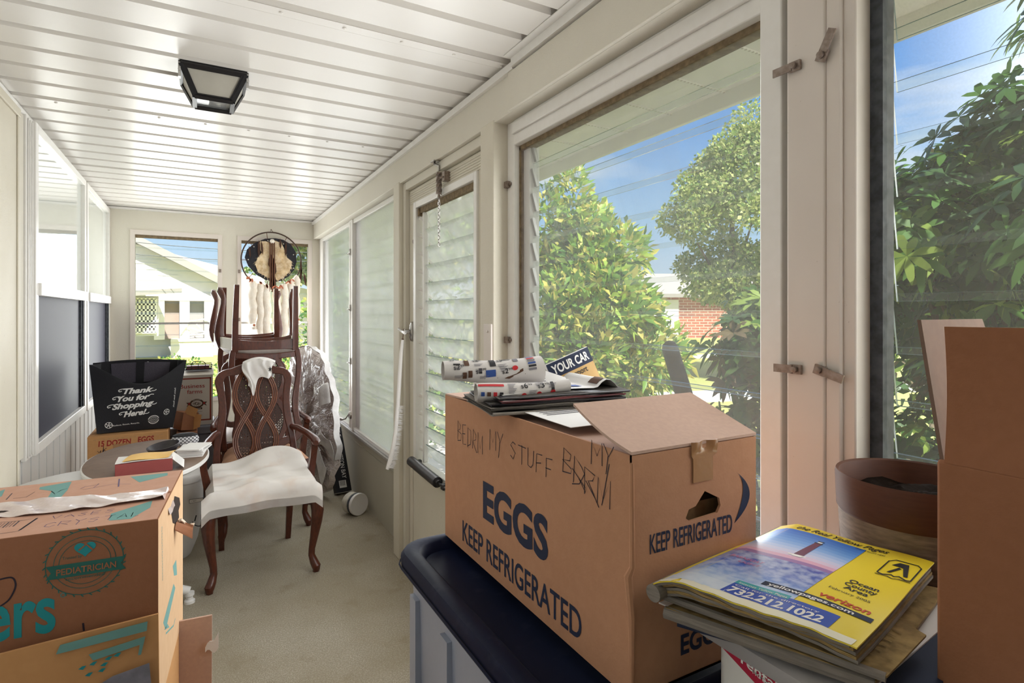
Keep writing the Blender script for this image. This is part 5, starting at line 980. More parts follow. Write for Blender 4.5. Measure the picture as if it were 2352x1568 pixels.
tb_.obox((-.075, 4.50, .66), (.10, .12, .12), Rm @ Matrix.Rotation(R(8), 3, 'Y')); tb_.add([(-.085, 4.44, .72), (-.02, 4.42, .69), (.0, 4.41, .745), (-.06, 4.43, .775)], [(0, 1, 2, 3)], 1); tb_.add([(-.03, 4.45, .60), (.01, 4.43, .62), (.02, 4.44, .70), (-.025, 4.46, .71)], [(0, 1, 2, 3)], 1)
tag(tb_.build('torn_carton', [m_card_dark, m_card_tan], at=(-.06, 4.49, .6)), 'torn brown carton squeezed between the black bag and the white printed carton', 'box')
tag(MB().box((-.13, 4.41, 0), (-.005, 4.56, .592)).build('brown_carton', m_card_dark, at=(-.06, 4.48, 0), bevel=.004), 'tall narrow brown carton standing under the torn carton by the grey chest', 'box')

# ================================================================ THINGS AGAINST THE RIGHT WALL
# oval board wrapped in bubble wrap, on edge
bw = thing('wrapped_board', 'oval table top in shiny bubble wrap standing on edge beside the stacked chairs', 'board', (.82, 4.7, 0))
def bwp(a, k, side_, wob=0.):
    c = math.cos(a); s_ = math.sin(a); y = 4.60 + .42 * k * math.copysign(abs(c) ** .85, c); z = .565 + .560 * k * math.copysign(abs(s_) ** .9, s_)
    x = .80 - .12 * (y - 4.60) / .42 + side_ * (.03 if k < .99 else .022) + wob * (.012 * math.sin(9 * a + 14 * k) + .008 * math.sin(23 * a + 5 * k))
    return Vector((x + (z - .55) * .03, y + .42 * max(0, z - .1), z))
n = 72; V = []; ks = (0.02, .2, .4, .6, .8, .92, 1.0)
for sd_ in (-1, 1):
    for k in (ks if sd_ < 0 else ks[::-1]): V.append([bwp(2 * math.pi * j / n, k, sd_, 1.) for j in range(n)])
loft(MB(), V).build('wrapped_top', m_bubble, bw)
e = MB(); e.slab(lambda u, v: bwp(R(205 - 170 * u) , 1.0, -1 + 2 * v, .8) + Vector((0, -.012 - .01 * math.sin(20 * u), .004)), 60, 4, Vector((0, -.004, 0))); e.build('wrap_edge', m_plastic_edge, bw)
MB().slab(lambda u, v: bwp(R(188 + 16 * v), .62 + .36 * u, -1) + Vector((-.02 - .03 * math.sin(3 * u + 2 * v), -.02 * u, .02 * math.sin(5 * u))), 10, 10, Vector((-.002, 0, 0))).build('loose_wrap', m_plastic_edge, bw)
MB().slab(lambda u, v: bwp(R(150 + 14 * v), .70 + .30 * u, -1) + Vector((-.03 - .02 * math.sin(4 * u), -.03 * u, .03 * math.sin(4 * v))), 10, 10, Vector((-.002, 0, 0))).build('loose_wrap', m_plastic_edge, bw)
MB().slab(lambda u, v: bwp(R(212 + 20 * v), .55 + .42 * u, -1) + Vector((-.03, 0, .02 * math.sin(6 * u))), 10, 10, Vector((-.002, 0, 0))).build('loose_wrap', m_plastic_edge, bw)
# narrow black fan carton leaning in the corner
q0 = P(800, 1138, Z=.0); q0 = Vector((.955, 4.42, 0)); fc = thing('fan_carton', 'tall narrow black appliance carton with white lettering leaning in the corner under the window', 'box', q0)
up = (Vector((.985, 4.72, .80)) - Vector((1.01, 4.42, 0))).normalized(); rt = Vector((1, .10, 0)).normalized(); rt = (rt - up * rt.dot(up)).normalized(); nb = up.cross(rt)
o3 = Vector((.925, 4.41, .004)); Wc, Hc, Dc = .118, .835, .07
lean = up - rt * .06; lean.normalize()
mb = MB(); cs = [o3, o3 + rt * Wc, o3 + rt * Wc - nb * -Dc * -1, o3 - nb * Dc]
dpt = Vector((nb.x, nb.y, nb.z)); dpt = dpt if dpt.y > 0 else -dpt
b4 = [o3, o3 + rt * Wc, o3 + rt * Wc + dpt * Dc, o3 + dpt * Dc]; t4 = [p + lean * Hc for p in b4]
zmin = min(p.z for p in b4); b4 = [p + Vector((0, 0, .002 - zmin)) for p in b4]; t4 = [p + Vector((0, 0, .002 - zmin)) for p in t4]
mb.add(b4 + t4, [(3, 2, 1, 0), (4, 5, 6, 7), (0, 1, 5, 4), (1, 2, 6, 5), (2, 3, 7, 6), (3, 0, 4, 7)], 0)
fp = plane(b4[0], rt, lean, .0008); fp2 = plane(b4[0], rt, lean, .0016); fp3 = plane(b4[0], rt, lean, .0024)
mb.rect(.004, .50, .114, .83, fp, 1); mb.ring(.05, .60, .02, .045, fp2, 0); mb.ring(.05, .60, .0, .012, fp2, 0, 12); mb.line([(.05, .6), (.05, .52)], .012, fp2, 0); mb.rect(.02, .505, .08, .52, fp2, 0)
for k in range(5): a = 1.25 * k; mb.line([(.05, .6), (.05 + .04 * math.cos(a), .6 + .04 * math.sin(a))], .006, fp2, 0)
mb.text('1520', .045, .735, .032, fp2, 2, w=.06); mb.text('TOWER', .03, .455, .019, fp, 1, w=.075, bold=.008).text('CIRCULATOR', .012, .425, .017, fp, 1, w=.095, bold=.008).text('with remote', .04, .385, .008, fp, 1, w=.045)
mb.text('HAMPTON BAY', 0, 0, .034, lambda x, y: fp(.062 + y, .355 - x), 1, w=.255, bold=.004)
mb.rect(.03, .03, .085, .085, fp, 1)
for k in range(12): mb.rect(.036 + .0036 * k, .045, .036 + .0036 * k + (.0012 if k % 3 else .0024), .082, fp2, 0)
mb.build('carton_body', [m_blackbag, ink_white, ink_grey], fc, smooth=False)
# white tub lying on its side
cq = P(826, 1184, Z=0); cq.z = .075; ct = thing('white_tub', 'small white plastic tub lying on its side on the carpet by the wall', 'tub', (cq.x, cq.y, 0))
ax = Vector((.17, -.40, .02)).normalized(); Rm = ax.to_track_quat('Z', 'Y').to_matrix(); c0 = Vector((cq.x - .005, cq.y + .02, .0755))
MB().lathe([(.062, -.10), (.066, -.098), (.070, -.005), (.0735, 0)], c0, 36, Rm=Rm).build('tub_body', m_binwhite, ct)
MB().lathe([(.0755, -.004), (.0755, .012), (.072, .016), (.066, .014), (0, .013)], c0, 36, Rm=Rm).build('tub_lid', m_paper, ct)
MB().lathe([(.0735, -.028), (.0735, -.014)], c0, 36, Rm=Rm).build('tub_band', m_gasket, ct); MB().lathe([(.0712, -.09), (.0722, -.035)], c0, 36, Rm=Rm).build('tub_label', M('tub_label_paper', 'cfcabd', .6, noise=(30, .4, '9c988c')), ct)
# white counter brush hung on the door handle
br_ = thing('hand_brush', 'white long handled brush hanging from the louvered door handle', 'brush', (.985, 3.03, .5))
path = [Vector((.992, 3.02, 1.255)), Vector((.985, 3.025, 1.18)), Vector((.978, 3.03, 1.05)), Vector((.970, 3.035, .90)), Vector((.962, 3.045, .76)), Vector((.950, 3.055, .66)), Vector((.932, 3.06, .575)), Vector((.918, 3.065, .535))]
MB().tube(path, [.008, .010, .011, .011, .0115, .013, .014, .010], 10).build('brush_handle', m_broomwhite, br_)
mb = MB(); rnd = random.Random(9)
for k in range(420):
    t = rnd.random(); f_ = 3.1 + 3.8 * t; i = min(6, int(f_)); fr_ = f_ - i; p = path[i].lerp(path[i + 1], fr_) + Vector((rnd.uniform(-.004, .006), rnd.uniform(-.01, .01), 0)); L_ = rnd.uniform(.026, .040); d = Vector((.95, -.25 + rnd.uniform(-.35, .35), rnd.uniform(-.35, .15))).normalized(); s_ = Vector((0, .3, 1)).normalized() * .0022
    mb.add([p - s_, p + s_, p + d * L_], [(0, 1, 2)])
mb.build('bristles', m_bristle, br_, smooth=False)
MB().tube([path[0], path[0] + Vector((.002, -.002, .025)), Vector((.998, 3.025, 1.305)), Vector((1.0, 3.028, 1.315))], .002, 6).lathe([(.006, -.006), (.006, .006)], path[0], 8).build('hanging_loop', m_leather, br_)

# fur shield on a hoop in the end window
dc = Vector((.612, 5.79, 1.905)); ds = thing('fur_shield', 'round hoop with black hide, cream fur and white fur tails in the end window', 'wall hanging', (dc.x, dc.y, 1.17))
dp = plane((dc.x, dc.y, dc.z), (1, 0, 0), (0, 0, 1)); HR = .264
MB().tube([dp(HR * math.cos(t) * 1.0, HR * math.sin(t) * 1.02) for t in [2 * math.pi * k / 56 for k in range(57)]], .0065, 8, cap=False).build('hoop', m_twig, ds)
hide = [(-.235, .02), (-.215, .095), (-.15, .16), (-.06, .205), (.03, .215), (.10, .205), (.17, .165), (.215, .09), (.222, .0), (.20, -.08), (.15, -.145), (.085, -.19), (.02, -.205), (-.06, -.185), (-.14, -.135), (-.205, -.06)]
MB().prism(hide, lambda x, y, t: dp(x, y, t), .006).build('hide', m_hide, ds)
fur = [(x * 1.04, y * 1.06) for x, y in [(-.10, .165), (-.115, .12), (-.085, .07), (-.12, .02), (-.14, -.04), (-.115, -.11), (-.04, -.15), (.0, -.155), (.05, -.175), (.10, -.15), (.135, -.11), (.165, -.06), (.17, 0), (.13, .03), (.115, .07), (.10, .12), (.075, .165), (.02, .18), (-.02, .15), (-.05, .17)]]
mb = MB().prism(fur, lambda x, y, t: dp(x, y, .006 + t), .010); rnd = random.Random(3)
for k in range(900):
    i = rnd.randrange(len(fur)); f0, f1 = fur[i], fur[(i + 1) % len(fur)]; t = rnd.random(); ex_ = (f0[0] + (f1[0] - f0[0]) * t, f0[1] + (f1[1] - f0[1]) * t); m_ = rnd.random() ** .5; x, y = ex_[0] * m_ + .01 * (1 - m_), ex_[1] * m_
    l = math.hypot(x, y) + .01; dx_, dy_ = x / l * .022 + rnd.uniform(-.012, .012), y / l * .022 - .008 + rnd.uniform(-.01, .01); mb.add([dp(x - .003, y, .014), dp(x + .003, y, .014), dp(x + dx_, y + dy_, .02)], [(0, 1, 2)])
mb.build('fur_patch', m_fur, ds, smooth=False)
mb = MB()
for k in range(9): a = .35 + 2 * math.pi * k / 9; mb.tube([dp(HR * math.cos(a), HR * math.sin(a)), dp(.215 * math.cos(a), .20 * math.sin(a), .005)], .003, 5)
mb.build('lacing', m_leather, ds)
mb = MB()
for k in range(9): a = .35 + 2 * math.pi * k / 9; mb.lathe([(0, -.006), (.006, 0), (0, .006)], dp(.205 * math.cos(a), .19 * math.sin(a), .012), 8)
mb.build('bead', m_bead, ds)
def feather(mb, x, y, L_, w, ang, mi=0, t0=.022):
    c, s_ = math.cos(ang), math.sin(ang); f_ = lambda a, b, t=0.: dp(x + a * c - b * s_, y + a * s_ + b * c, t0 + t)
    mb.prism([(0, 0), (w * .5, -L_ * .3), (w * .55, -L_ * .7), (0, -L_), (-w * .55, -L_ * .65), (-w * .45, -L_ * .3)], f_, .002, mi)
for x, y, L_, w, a in ((-.115, .19, .17, .020, 0), (-.095, .18, .13, .016, .1), (.125, .19, .15, .016, -.05), (.07, .215, .10, .016, .05), (-.20, .13, .12, .016, .1), (.255, .02, .15, .016, .05), (.265, -.06, .17, .020, -.1), (.285, -.10, .14, .018, .15)):
    mb = MB(); feather(mb, x, y, L_, w, a); mb.build('feather', m_feather, ds)
mb = MB()
for dx_, y, L_, w in ((-.012, .06, .16, .05), (.006, .02, .18, .045), (0, -.06, .20, .04), (.01, -.12, .16, .035), (-.01, -.16, .12, .03)): feather(mb, dx_, y, L_, w, .05, t0=.03)
mb.build('feather_bundle', m_feather, ds)
mb = MB()
for dx_ in (-.018, 0, .018): mb.tube([dp(dx_, .17, .03), dp(dx_ * 1.1, .0, .036), dp(dx_ * .9, -.14, .035), dp(dx_ * 1.5, -.30, .03)], .006, 6)
mb.build('leather_cord', m_leather, ds); MB().lathe([(0, -.008), (.022, 0), (0, .012)], dp(0, .18, .03), 16, Rm=Matrix.Rotation(R(90), 3, 'X')).build('concho', m_bead, ds)
MB().tube([dp(HR * math.cos(a), HR * math.sin(a) * 1.02, .004) for a in [R(225 + 105 * k / 14) for k in range(15)]], [.018 + .004 * math.sin(k * 1.7) for k in range(15)], 8).build('fur_wrap', m_furwhite, ds)
for i, (x, y, L_, r) in enumerate(((-.165, -.20, .40, .026), (-.10, -.22, .50, .024), (-.045, -.235, .48, .026), (.045, -.25, .50, .026), (.115, -.22, .50, .026), (.175, -.19, .47, .024), (.225, -.15, .40, .020))):
    r *= 1.38; o = MB().tube([dp(x + .006 * math.sin(k + i), y - L_ * k / 12, .012) for k in range(13)], [r * (1 + .12 * math.sin(2.1 * k + i)) * (.7 if k in (0, 12) else 1) for k in range(13)], 10).build('fur_tail', m_furwhite, ds)
    if i in (0, 1, 6): MB().lathe([(0, -.014), (.012, -.006), (.014, .004), (0, .012)], dp(x + .01, y - L_ - .012, .014), 10).build('tail_bead', m_redfeather, o)
    if i in (0, 6): MB().lathe([(0, -.045), (.024, -.03), (.026, -.012), (.010, 0), (0, 0)], dp(x + .012, y - L_ - .022, .014), 12).build('fur_ball', m_furwhite, o)
rnd = random.Random(8)
for x, y in ((-.20, -.17), (-.175, -.185), (-.11, -.215), (-.05, -.235), (.02, -.25), (.075, -.24), (.14, -.20), (.17, -.18)):
    for k in range(2): mb = MB(); feather(mb, x + rnd.uniform(-.006, .006), y + .012, rnd.uniform(.03, .055), rnd.uniform(.012, .020), rnd.uniform(-.9, .9), t0=.045); mb.build('rust_feather', m_redfeather, ds)
MB().tube([dp(-.02, .265), Vector((dc.x, YE - .006, dc.z + .30)), dp(.02, .265)], .002, 5).tube([Vector((dc.x, YE + .004, dc.z + .30)), Vector((dc.x, YE - .012, dc.z + .302))], .004, 6).build('hanging_cord', m_leather, ds)

# ================================================================ FOREGROUND RIGHT: TOTE, EGG CARTON, NEWSPAPERS
tt = thing('storage_tote', 'tall grey tote with a navy lid carrying the large egg carton', 'tote', (.58, .90, 0))
x0, x1, y0, y1, zt = .383, .80, .53, 1.232, .886
def rring(d, z, r=.07): return [(x, y, z) for x, y in rr(x0 + d, y0 + d, x1 - d, y1 - d, r - d * .5 if r - d * .5 > .01 else .01)]
mb = MB(); loft(mb, [rring(.06, 0), rring(.03, .40), rring(.022, .80), rring(.02, zt - .034)])
for yy in (.70, .95, 1.12): mb.box((x0 + .012, yy, .05), (x0 + .05, yy + .035, .80))
mb.build('tote_body', m_totegrey, tt)
mb = MB(); loft(mb, [rring(.012, zt - .045), rring(.0, zt - .04), rring(-.002, zt - .012), rring(.004, zt - .002), rring(.012, zt), rring(.030, zt), rring(.036, zt - .004), rring(.046, zt - .022), rring(.06, zt - .025)]); mb.build('tote_lid', m_toteblue, tt)
mb = MB(); loft(mb, [rring(-.004, zt - .034), rring(-.006, zt - .030), rring(-.004, zt - .026)], 0, False, False); mb.build('lid_lip', m_toteblue, tt)
# the big egg carton
ex0, ex1, ey0, ey1, ez0, ez1 = .50, .748, .57, 1.212, .888, 1.212
ec = thing('large_egg_carton', 'large brown egg carton with navy lettering and handwriting on the navy lidded tote', 'box', (.624, .89, ez0))
mb = MB(); th = .004
mb.box((ex0, ey0 + th, ez0), (ex0 + th, ey1, ez1)); mb.box((ex1 - th, ey0 + th, ez0), (ex1, ey1, ez1)); mb.box((ex0 + th, ey1 - th, ez0), (ex1 - th, ey1, ez1)); mb.box((ex0 + th, ey0, ez0), (ex1 - th, ey1, ez0 + th))
# near panel with a torn hand hole
hole = [(.093, .178), (.10, .193), (.122, .206), (.141, .228), (.168, .222), (.174, .206), (.166, .188), (.104, .1745)]
hole = [(P(u, v, Y=ey0).x - ex0, P(u, v, Y=ey0).z - ez0) for u, v in ((1575, 1190), (1582, 1170), (1598, 1162), (1619, 1127), (1652, 1143), (1655, 1160), (1648, 1177), (1584, 1197))][::-1]
Wd, Hh = ex1 - ex0, ez1 - ez0
outer = [(0, 0), (Wd, 0), (Wd, Hh), (0, Hh)]
hc = (sum(p[0] for p in hole) / 8, sum(p[1] for p in hole) / 8)
def angp(p): return math.atan2(p[1] - hc[1], p[0] - hc[0])
hs_ = sorted(hole, key=angp); N_ = 48; ringA, ringB = [], []
def ray_poly(poly, a):
    best = None; d = (math.cos(a), math.sin(a))
    for i in range(len(poly)):
        p, q2 = poly[i], poly[(i + 1) % len(poly)]; ex_, ey_ = q2[0] - p[0], q2[1] - p[1]; den = d[0] * ey_ - d[1] * ex_
        if abs(den) < 1e-12: continue
        t = ((p[0] - hc[0]) * ey_ - (p[1] - hc[1]) * ex_) / den; s_ = ((p[0] - hc[0]) * d[1] - (p[1] - hc[1]) * d[0]) / den
        if t > 1e-9 and -1e-9 <= s_ <= 1 + 1e-9 and (best is None or t < best): best = t
    return (hc[0] + d[0] * best, hc[1] + d[1] * best)
angs = sorted([-math.pi + 2 * math.pi * k / N_ for k in range(N_)] + [angp(p) for p in outer] + [angp(p) for p in hole])
A_ = [ray_poly(hs_, a) for a in angs]; B_ = [ray_poly(outer, a) for a in angs]; n = len(angs)
nv = []
for yy in (ey0, ey0 + th):
    nv += [(ex0 + p[0], yy, ez0 + p[1]) for p in A_] + [(ex0 + p[0], yy, ez0 + p[1]) for p in B_]
nf = []
for k in range(n):
    k2 = (k + 1) % n; nf += [(k, k2, n + k2, n + k), (2 * n + k2, 2 * n + k, 3 * n + k, 3 * n + k2), (k2, k, 2 * n + k, 2 * n + k2)]
mb.add(nv, nf)
LF = plane((ex0 - .0007, ey1, ez0), (0, -1, 0), (0, 0, 1)); NF = plane((ex0, ey0 - .0007, ez0), (1, 0, 0), (0, 0, 1))
def lf(u, v): q = P(u, v, X=ex0); return ey1 - q.y, q.z - ez0
def nf_(u, v): q = P(u, v, Y=ey0); return q.x - ex0, q.z - ez0
a, b2 = lf(1110, 1185), lf(1258, 1272); mb.text('EGGS', a[0], .106, .072, LF, 1, w=b2[0] - a[0] + .002, bold=.035)
a, b2 = lf(1063, 1238), lf(1336, 1475); mb.text('KEEP REFRIGERATED', a[0], .022, .046, LF, 1, w=b2[0] - a[0], bold=.012)
for st, uv, h_, adv, cw in (('BEDRM', (1052, 1010), .042, .60, .52), ('MY', (1125, 1030), .042, .72, .6), ('STUFF', (1172, 1050), .032, .95, .75), ('BDRM', (1292, 1085), .040, .72, .8), ('MY', (1358, 1062), .036, .75, .7)):
    a = lf(*uv); mb.hand(st, a[0], a[1], h_, LF, 2, w=.0016, adv=adv, cw=cw, slope=-.04 if st != 'BDRM' else -.20, jit=.07, lean=.05)
a = lf(1330, 1105); mb.line([lf(1330, 1098), lf(1345, 1130), lf(1352, 1105), lf(1376, 1165)], .0016, LF, 2).line([lf(1400, 1065), lf(1383, 1160)], .0016, LF, 2).line([lf(1315, 1075), lf(1345, 1120)], .0014, LF, 2)
a, b2 = nf_(1492, 1272), nf_(1681, 1222); mb.text('KEEP REFRIGERATED', a[0], a[1], .0275, NF, 1, w=b2[0] - a[0], bold=.012)
a = nf_(1563, 1503); mb.text('EGGS', a[0], a[1], .028, NF, 1, w=.085, bold=.03)
c0_, c1_, cm_ = nf_(1690, 1083), nf_(1686, 1201), nf_(1721, 1135); bz2 = lambda t, k: tuple((1 - t) ** 2 * c0_[i] + t * t * c1_[i] + 2 * t * (1 - t) * (c0_[i] + (2 * cm_[i] - (c0_[i] + c1_[i]) / 2 - c0_[i]) * k) for i in (0, 1))
o_ = [bz2(k / 14, 1.0) for k in range(15)]; i_ = [bz2(k / 14, .52) for k in range(15)]
mb.add([NF(*p) for k in range(15) for p in (o_[k], i_[k])], [(2 * k, 2 * k + 1, 2 * k + 3, 2 * k + 2) for k in range(14)], 1)
mb.build('carton_body', [m_card, ink_navy, ink_marker], ec, smooth=False)
MB().box((ex0 + .01, ey0 + .02, ez0 + .20), (ex1 - .01, ey0 + .26, ez0 + .235)).box((ex0 + .02, ey0 + .01, ez0 + .006), (ex1 - .02, ey1 - .02, ez0 + .20)).build('packed_paper', M('brown_packing_paper', '8d6d4a', .8, noise=(40, .5, '5a4229')), ec)
e = MB(); e.slab(lambda u, v: Vector((ex0 - .0005 + .249 * u, ey0 + .132 * v, ez1 + .001 + .046 * v - .006 * math.sin(math.pi * v) * (u < .9))), 8, 6, Vector((0, 0, .004))); e.build('near_flap', m_card_flap, ec)
e = MB(); e.slab(lambda u, v: Vector((ex0 + .249 * u, ey1 - .002 - .125 * v, ez1 - .001 + .004 * v)), 6, 4, Vector((0, 0, .004))); e.build('far_flap', m_card_flap, ec)
e = MB(); e.slab(lambda u, v: Vector((ex1 - .118 * v, ey0 + .005 + .62 * u, ez1 - .008 - .006 * v)), 6, 4, Vector((0, 0, .003))); e.slab(lambda u, v: Vector((ex0 + .004 + .118 * v, ey0 + .005 + .62 * u, ez1 - .008 - .006 * v)), 6, 4, Vector((0, 0, .003))); e.build('side_flap', m_card_in, ec)
tm = MB(); tm.slab(lambda u, v: Vector((P(1590, 1000, Y=ey0).x + .040 * u + .012 * (v > .6) * (u - .3), ey0 - .0015 - .003 * (v > .75) * math.sin(9 * u), ez1 - .052 + .058 * v)), 10, 12, Vector((0, -.0006, 0))); tm.build('tape', m_tape, ec)
mb = MB(); mb.tube([(ex0 + .0005, ey0 + .001, ez0 + .01), (ex0 - .001, ey0 - .001, ez0 + .11), (ex0 - .0035, ey0 + .003, ez0 + .165), (ex0 + .0, ey0 - .001, ez0 + .178), (ex0 + .0005, ey0 + .001, ez1 - .01)], [.003, .005, .006, .004, .003], 8); mb.build('crushed_corner', m_card, ec)
# white flyer under the papers
q = Vector((.55, .80, 1.2185)); mb = MB(); fl = lambda x, y, t=0.: Vector((.515 + x, .73 + y, 1.219 + t + .004 * (y / .3)))
mb.slab(lambda u, v: fl(.21 * u, .24 * v), 4, 4, Vector((0, 0, .0008)))
f2 = lambda x, y: fl(x, y, .0016); 
for k in range(6): mb.rect(.02, .10 + .012 * k, .12 + .008 * (k % 3), .104 + .012 * k, f2, 1)
mb.rect(.14, .09, .19, .13, f2, 2); tag(mb.build('flyer', [m_paper, ink_grey, ink_blue], at=(.6, .85, 1.219)), 'white printed flyer lying flat under the newspaper pile in the open egg carton', 'paper')
# newspapers: pile of folded papers
base = Vector((.605, .955, 1.2175)); rnd = random.Random(21)
def folded(name, label, c, w, d, h_, ang, mats, sag=0., group='newspapers piled on the egg carton', pages=4, lift=0.):
    Rm = Matrix.Rotation(R(ang), 3, 'Z'); mb = MB(); n = pages
    for k in range(n):
        z0 = h_ * k / n; z1 = h_ * (k + .86) / n; ov = rnd.uniform(-.004, .004)
        def top(u, v, z=z0, ov=ov): x, y = (u - .5) * w + ov, (v - .5) * d + ov; return Vector(c) + Rm @ Vector((x, y, z + sag * ((2 * u - 1) ** 2) + lift * u + .0015 * math.sin(9 * u + 4 * v + k)))
        mb.slab(top, 16, 10, Vector((0, 0, z1 - z0)), k % len(mats))
    mb.tube([Vector(c) + Rm @ Vector((-.5 * w + w * k / 8, -.5 * d, h_ / 2 + sag * ((k / 4 - 1) ** 2) + lift * k / 8)) for k in range(9)], h_ / 2 * .95, 8, 0)
    o = mb.build(name, mats, at=c); return tag(o, label, 'newspaper', group)
folded('newspaper', 'folded dark newspaper at the bottom of the pile on the egg carton', base, .265, .19, .0062, -11, [m_newsgrey, m_newsdark])
folded('newspaper', 'folded black and olive newspaper second from the bottom of the egg carton pile', base + Vector((.0, .012, .0072)), .268, .19, .0055, -9, [m_newsdark, m_newsgrey], lift=.002)
folded('newspaper', 'glossy dark magazine third from the bottom of the egg carton pile', base + Vector((.012, .012, .0136)), .27, .18, .0045, -13, [m_blackmag, m_newsdark], lift=.003)
folded('newspaper', 'thin red edged magazine in the middle of the egg carton pile', base + Vector((.018, .01, .0188)), .255, .18, .004, -10, [m_redmag, m_blackmag, m_news], lift=.004)
folded('newspaper', 'black covered magazine just under the curled flyers on the egg carton', base + Vector((.026, .012, .0236)), .265, .18, .004, -12, [m_blackmag, m_newsdark], lift=.005)
zt = base.z + .026
# white newspaper sheet opening to the right
mb = MB()
def openp(u, v): x = .50 + .25 * u; y = .93 + .14 * v - .035 * u; return Vector((x, y, zt + .003 + .006 * math.sin(math.pi * u * .9) + .006 * max(0, v - .4) * (1 - .6 * u) + (.018 * math.sin(min(1, (1 - u) * 5) * math.pi) if u > .8 else 0)))
mb.slab(openp, 26, 14, Vector((0, 0, -.001)))
op = lambda x, y: openp(min(1, max(0, x / .25)), min(1, max(0, y / .14))) + Vector((-.0002, -.0012, .0014))
for k in range(9): mb.rect(.02 + .006 * (k % 3), .012 + .008 * k, .10 + .01 * (k % 4), .0145 + .008 * k, op, 1, 6)
mb.rect(.155, .02, .18, .045, op, 2, 3, 3).rect(.205, .01, .23, .04, op, 3, 3, 3).rect(.13, .055, .15, .075, op, 3, 2, 2)
tag(mb.build('newspaper', [m_paper, ink_grey, ink_blue, ink_brown], at=(.62, .96, zt)), 'white newspaper page fanned open to the side on top of the egg carton pile', 'newspaper', 'newspapers piled on the egg carton')
# two curled flyers
def curl(name, label, p0, p1, r0, r1, a0, a1, mats, art):
    p0, p1 = Vector(p0), Vector(p1); ax = (p1 - p0); L_ = ax.length; axn = ax.normalized(); nrm = Vector((axn.y, -axn.x, 0)).normalized()
    def f(u, v):
        r = r0 + (r1 - r0) * u; a = R(a0 + (a1 - a0) * v); k = 1 - .25 * max(0, v - .75) * 4 * .5
        return p0 + ax * u + nrm * (r * 1.15 * math.cos(a)) + Vector((0, 0, r * .85 * math.sin(a) + .003 * math.sin(5 * u + 3 * v)))
    mb = MB().slab(f, 30, 30, lambda u, v: Vector((0, 0, 0)) + (nrm * math.cos(R(a0 + (a1 - a0) * v)) + Vector((0, 0, math.sin(R(a0 + (a1 - a0) * v))))) * -.0006)
    # printed face: x along the axis, y down the outside of the curl (0 at the crest)
    per = math.pi * (r0 + r1) / 2
    def face(x, y):
        u = min(1, max(0, x / L_)); deg = 90 - math.degrees(y / ((r0 + (r1 - r0) * u) or 1)); v = (deg - a0) / (a1 - a0); a = R(deg); return f(u, v) + (nrm * math.cos(a) + Vector((0, 0, math.sin(a)))) * .0012
    art(mb, face, L_); return tag(mb.build(name, mats, at=p0), label, 'newspaper', 'newspapers piled on the egg carton')
def art1(mb, F, L):
    G = lambda x, y: F(x, -y)
    def price(x, y, s): mb.text('$', x, -y, .0075, G, 1, w=.005).text(s[0], x + .006, -y, .012, G, 1, w=.0065, bold=.015).text(s[1:], x + .0135, -y + .006, .006, G, 1, w=.0075)
    for x, y, s in ((.018, .030, '249'), (.012, .006, '799'), (.058, .010, '299'), (.062, .040, '199'), (.108, .012, '599'), (.115, .046, '299')): price(x, y, s)
    for x0, y0, x1, y1, m in ((.040, .004, .050, .022, 3), (.092, .002, .104, .026, 1), (.082, .034, .102, .050, 2), (.036, .036, .044, .050, 3), (.047, .033, .055, .048, 3), (.142, .002, .152, .018, 4), (.064, .002, .076, .005, 1), (.018, .016, .032, .020, 1), (.118, .003, .138, .007, 1)): mb.rect(x0, -y1, x1, -y0, G, m, 4, 4)
    for x, y in ((.018, .024), (.060, .017), (.062, .030), (.108, .022), (.110, .028), (.02, .042), (.112, .034), (.07, .046)):
        for k in range(3): mb.rect(x, -(y + .0025 * k) - .001, x + .018 - .003 * k, -(y + .0025 * k), G, 4, 4)
    mb.ring(.142, -.036, 0, .006, G, 5, 16); mb.line([(.080, -.03), (.080, -.055)], .0007, G, 4); mb.line([(.104, -.002), (.106, -.055)], .0008, G, 1); mb.line([(.160, 0), (.162, -.055)], .001, G, 1)
    for k in range(6): mb.rect(.170, -.008 - .008 * k, .186, -.003 - .008 * k, G, (6, 5, 4, 6, 1, 4)[k], 4)
    mb.add([G(.12, -.058), G(.158, -.040), G(.158, -.047), G(.13, -.061)], [(0, 1, 2, 3)], 3)
def art2(mb, F, L):
    G = lambda x, y: F(x, -y)
    def price(x, y, s): mb.text('$', x, -y, .008, G, 1, w=.0055).text(s[0], x + .0065, -y, .014, G, 1, w=.0075, bold=.015).text(s[1:], x + .015, -y + .0065, .007, G, 1, w=.0085)
    price(.085, .018, '699'); price(.118, .020, '399')
    for x, y in ((.06, .006), (.06, .018), (.10, .024), (.115, .004), (.14, .012)):
        for k in range(4): mb.rect(x, -(y + .003 * k) - .0012, x + .016 - .002 * k, -(y + .003 * k), G, 4, 4)
    for x in (.09, .12, .148): mb.ring(x, -.033, 0, .005, G, 5, 16)
    mb.rect(.002, -.014, .052, -.008, G, 5, 8, 2).rect(.068, -.040, .078, -.033, G, 1, 3, 3).rect(.145, -.034, .151, -.006, G, 1, 2, 4); mb.line([(.140, -.002), (.143, -.04)], .0008, G, 4)
    for k in range(4): mb.rect(.006 + .012 * k, -.034, .013 + .012 * k, -.026, G, (6, 3, 5, 1)[k], 3, 3)
pm = [m_news, ink_black, ink_blue, ink_brown, ink_grey, ink_brightred, ink_blue]
z2 = zt + .012
curl('newspaper', 'upper curled grocery flyer overhanging the corner of the egg carton', (.430, 1.055, zt + .040), (.628, 1.005, zt + .036), .021, .036, 265, -55, pm, art1)
curl('newspaper', 'lower curled grocery flyer with torn edge on the egg carton pile', (.462, .968, zt + .004), (.640, .918, zt + .012), .019, .017, 250, -70, pm, art2)
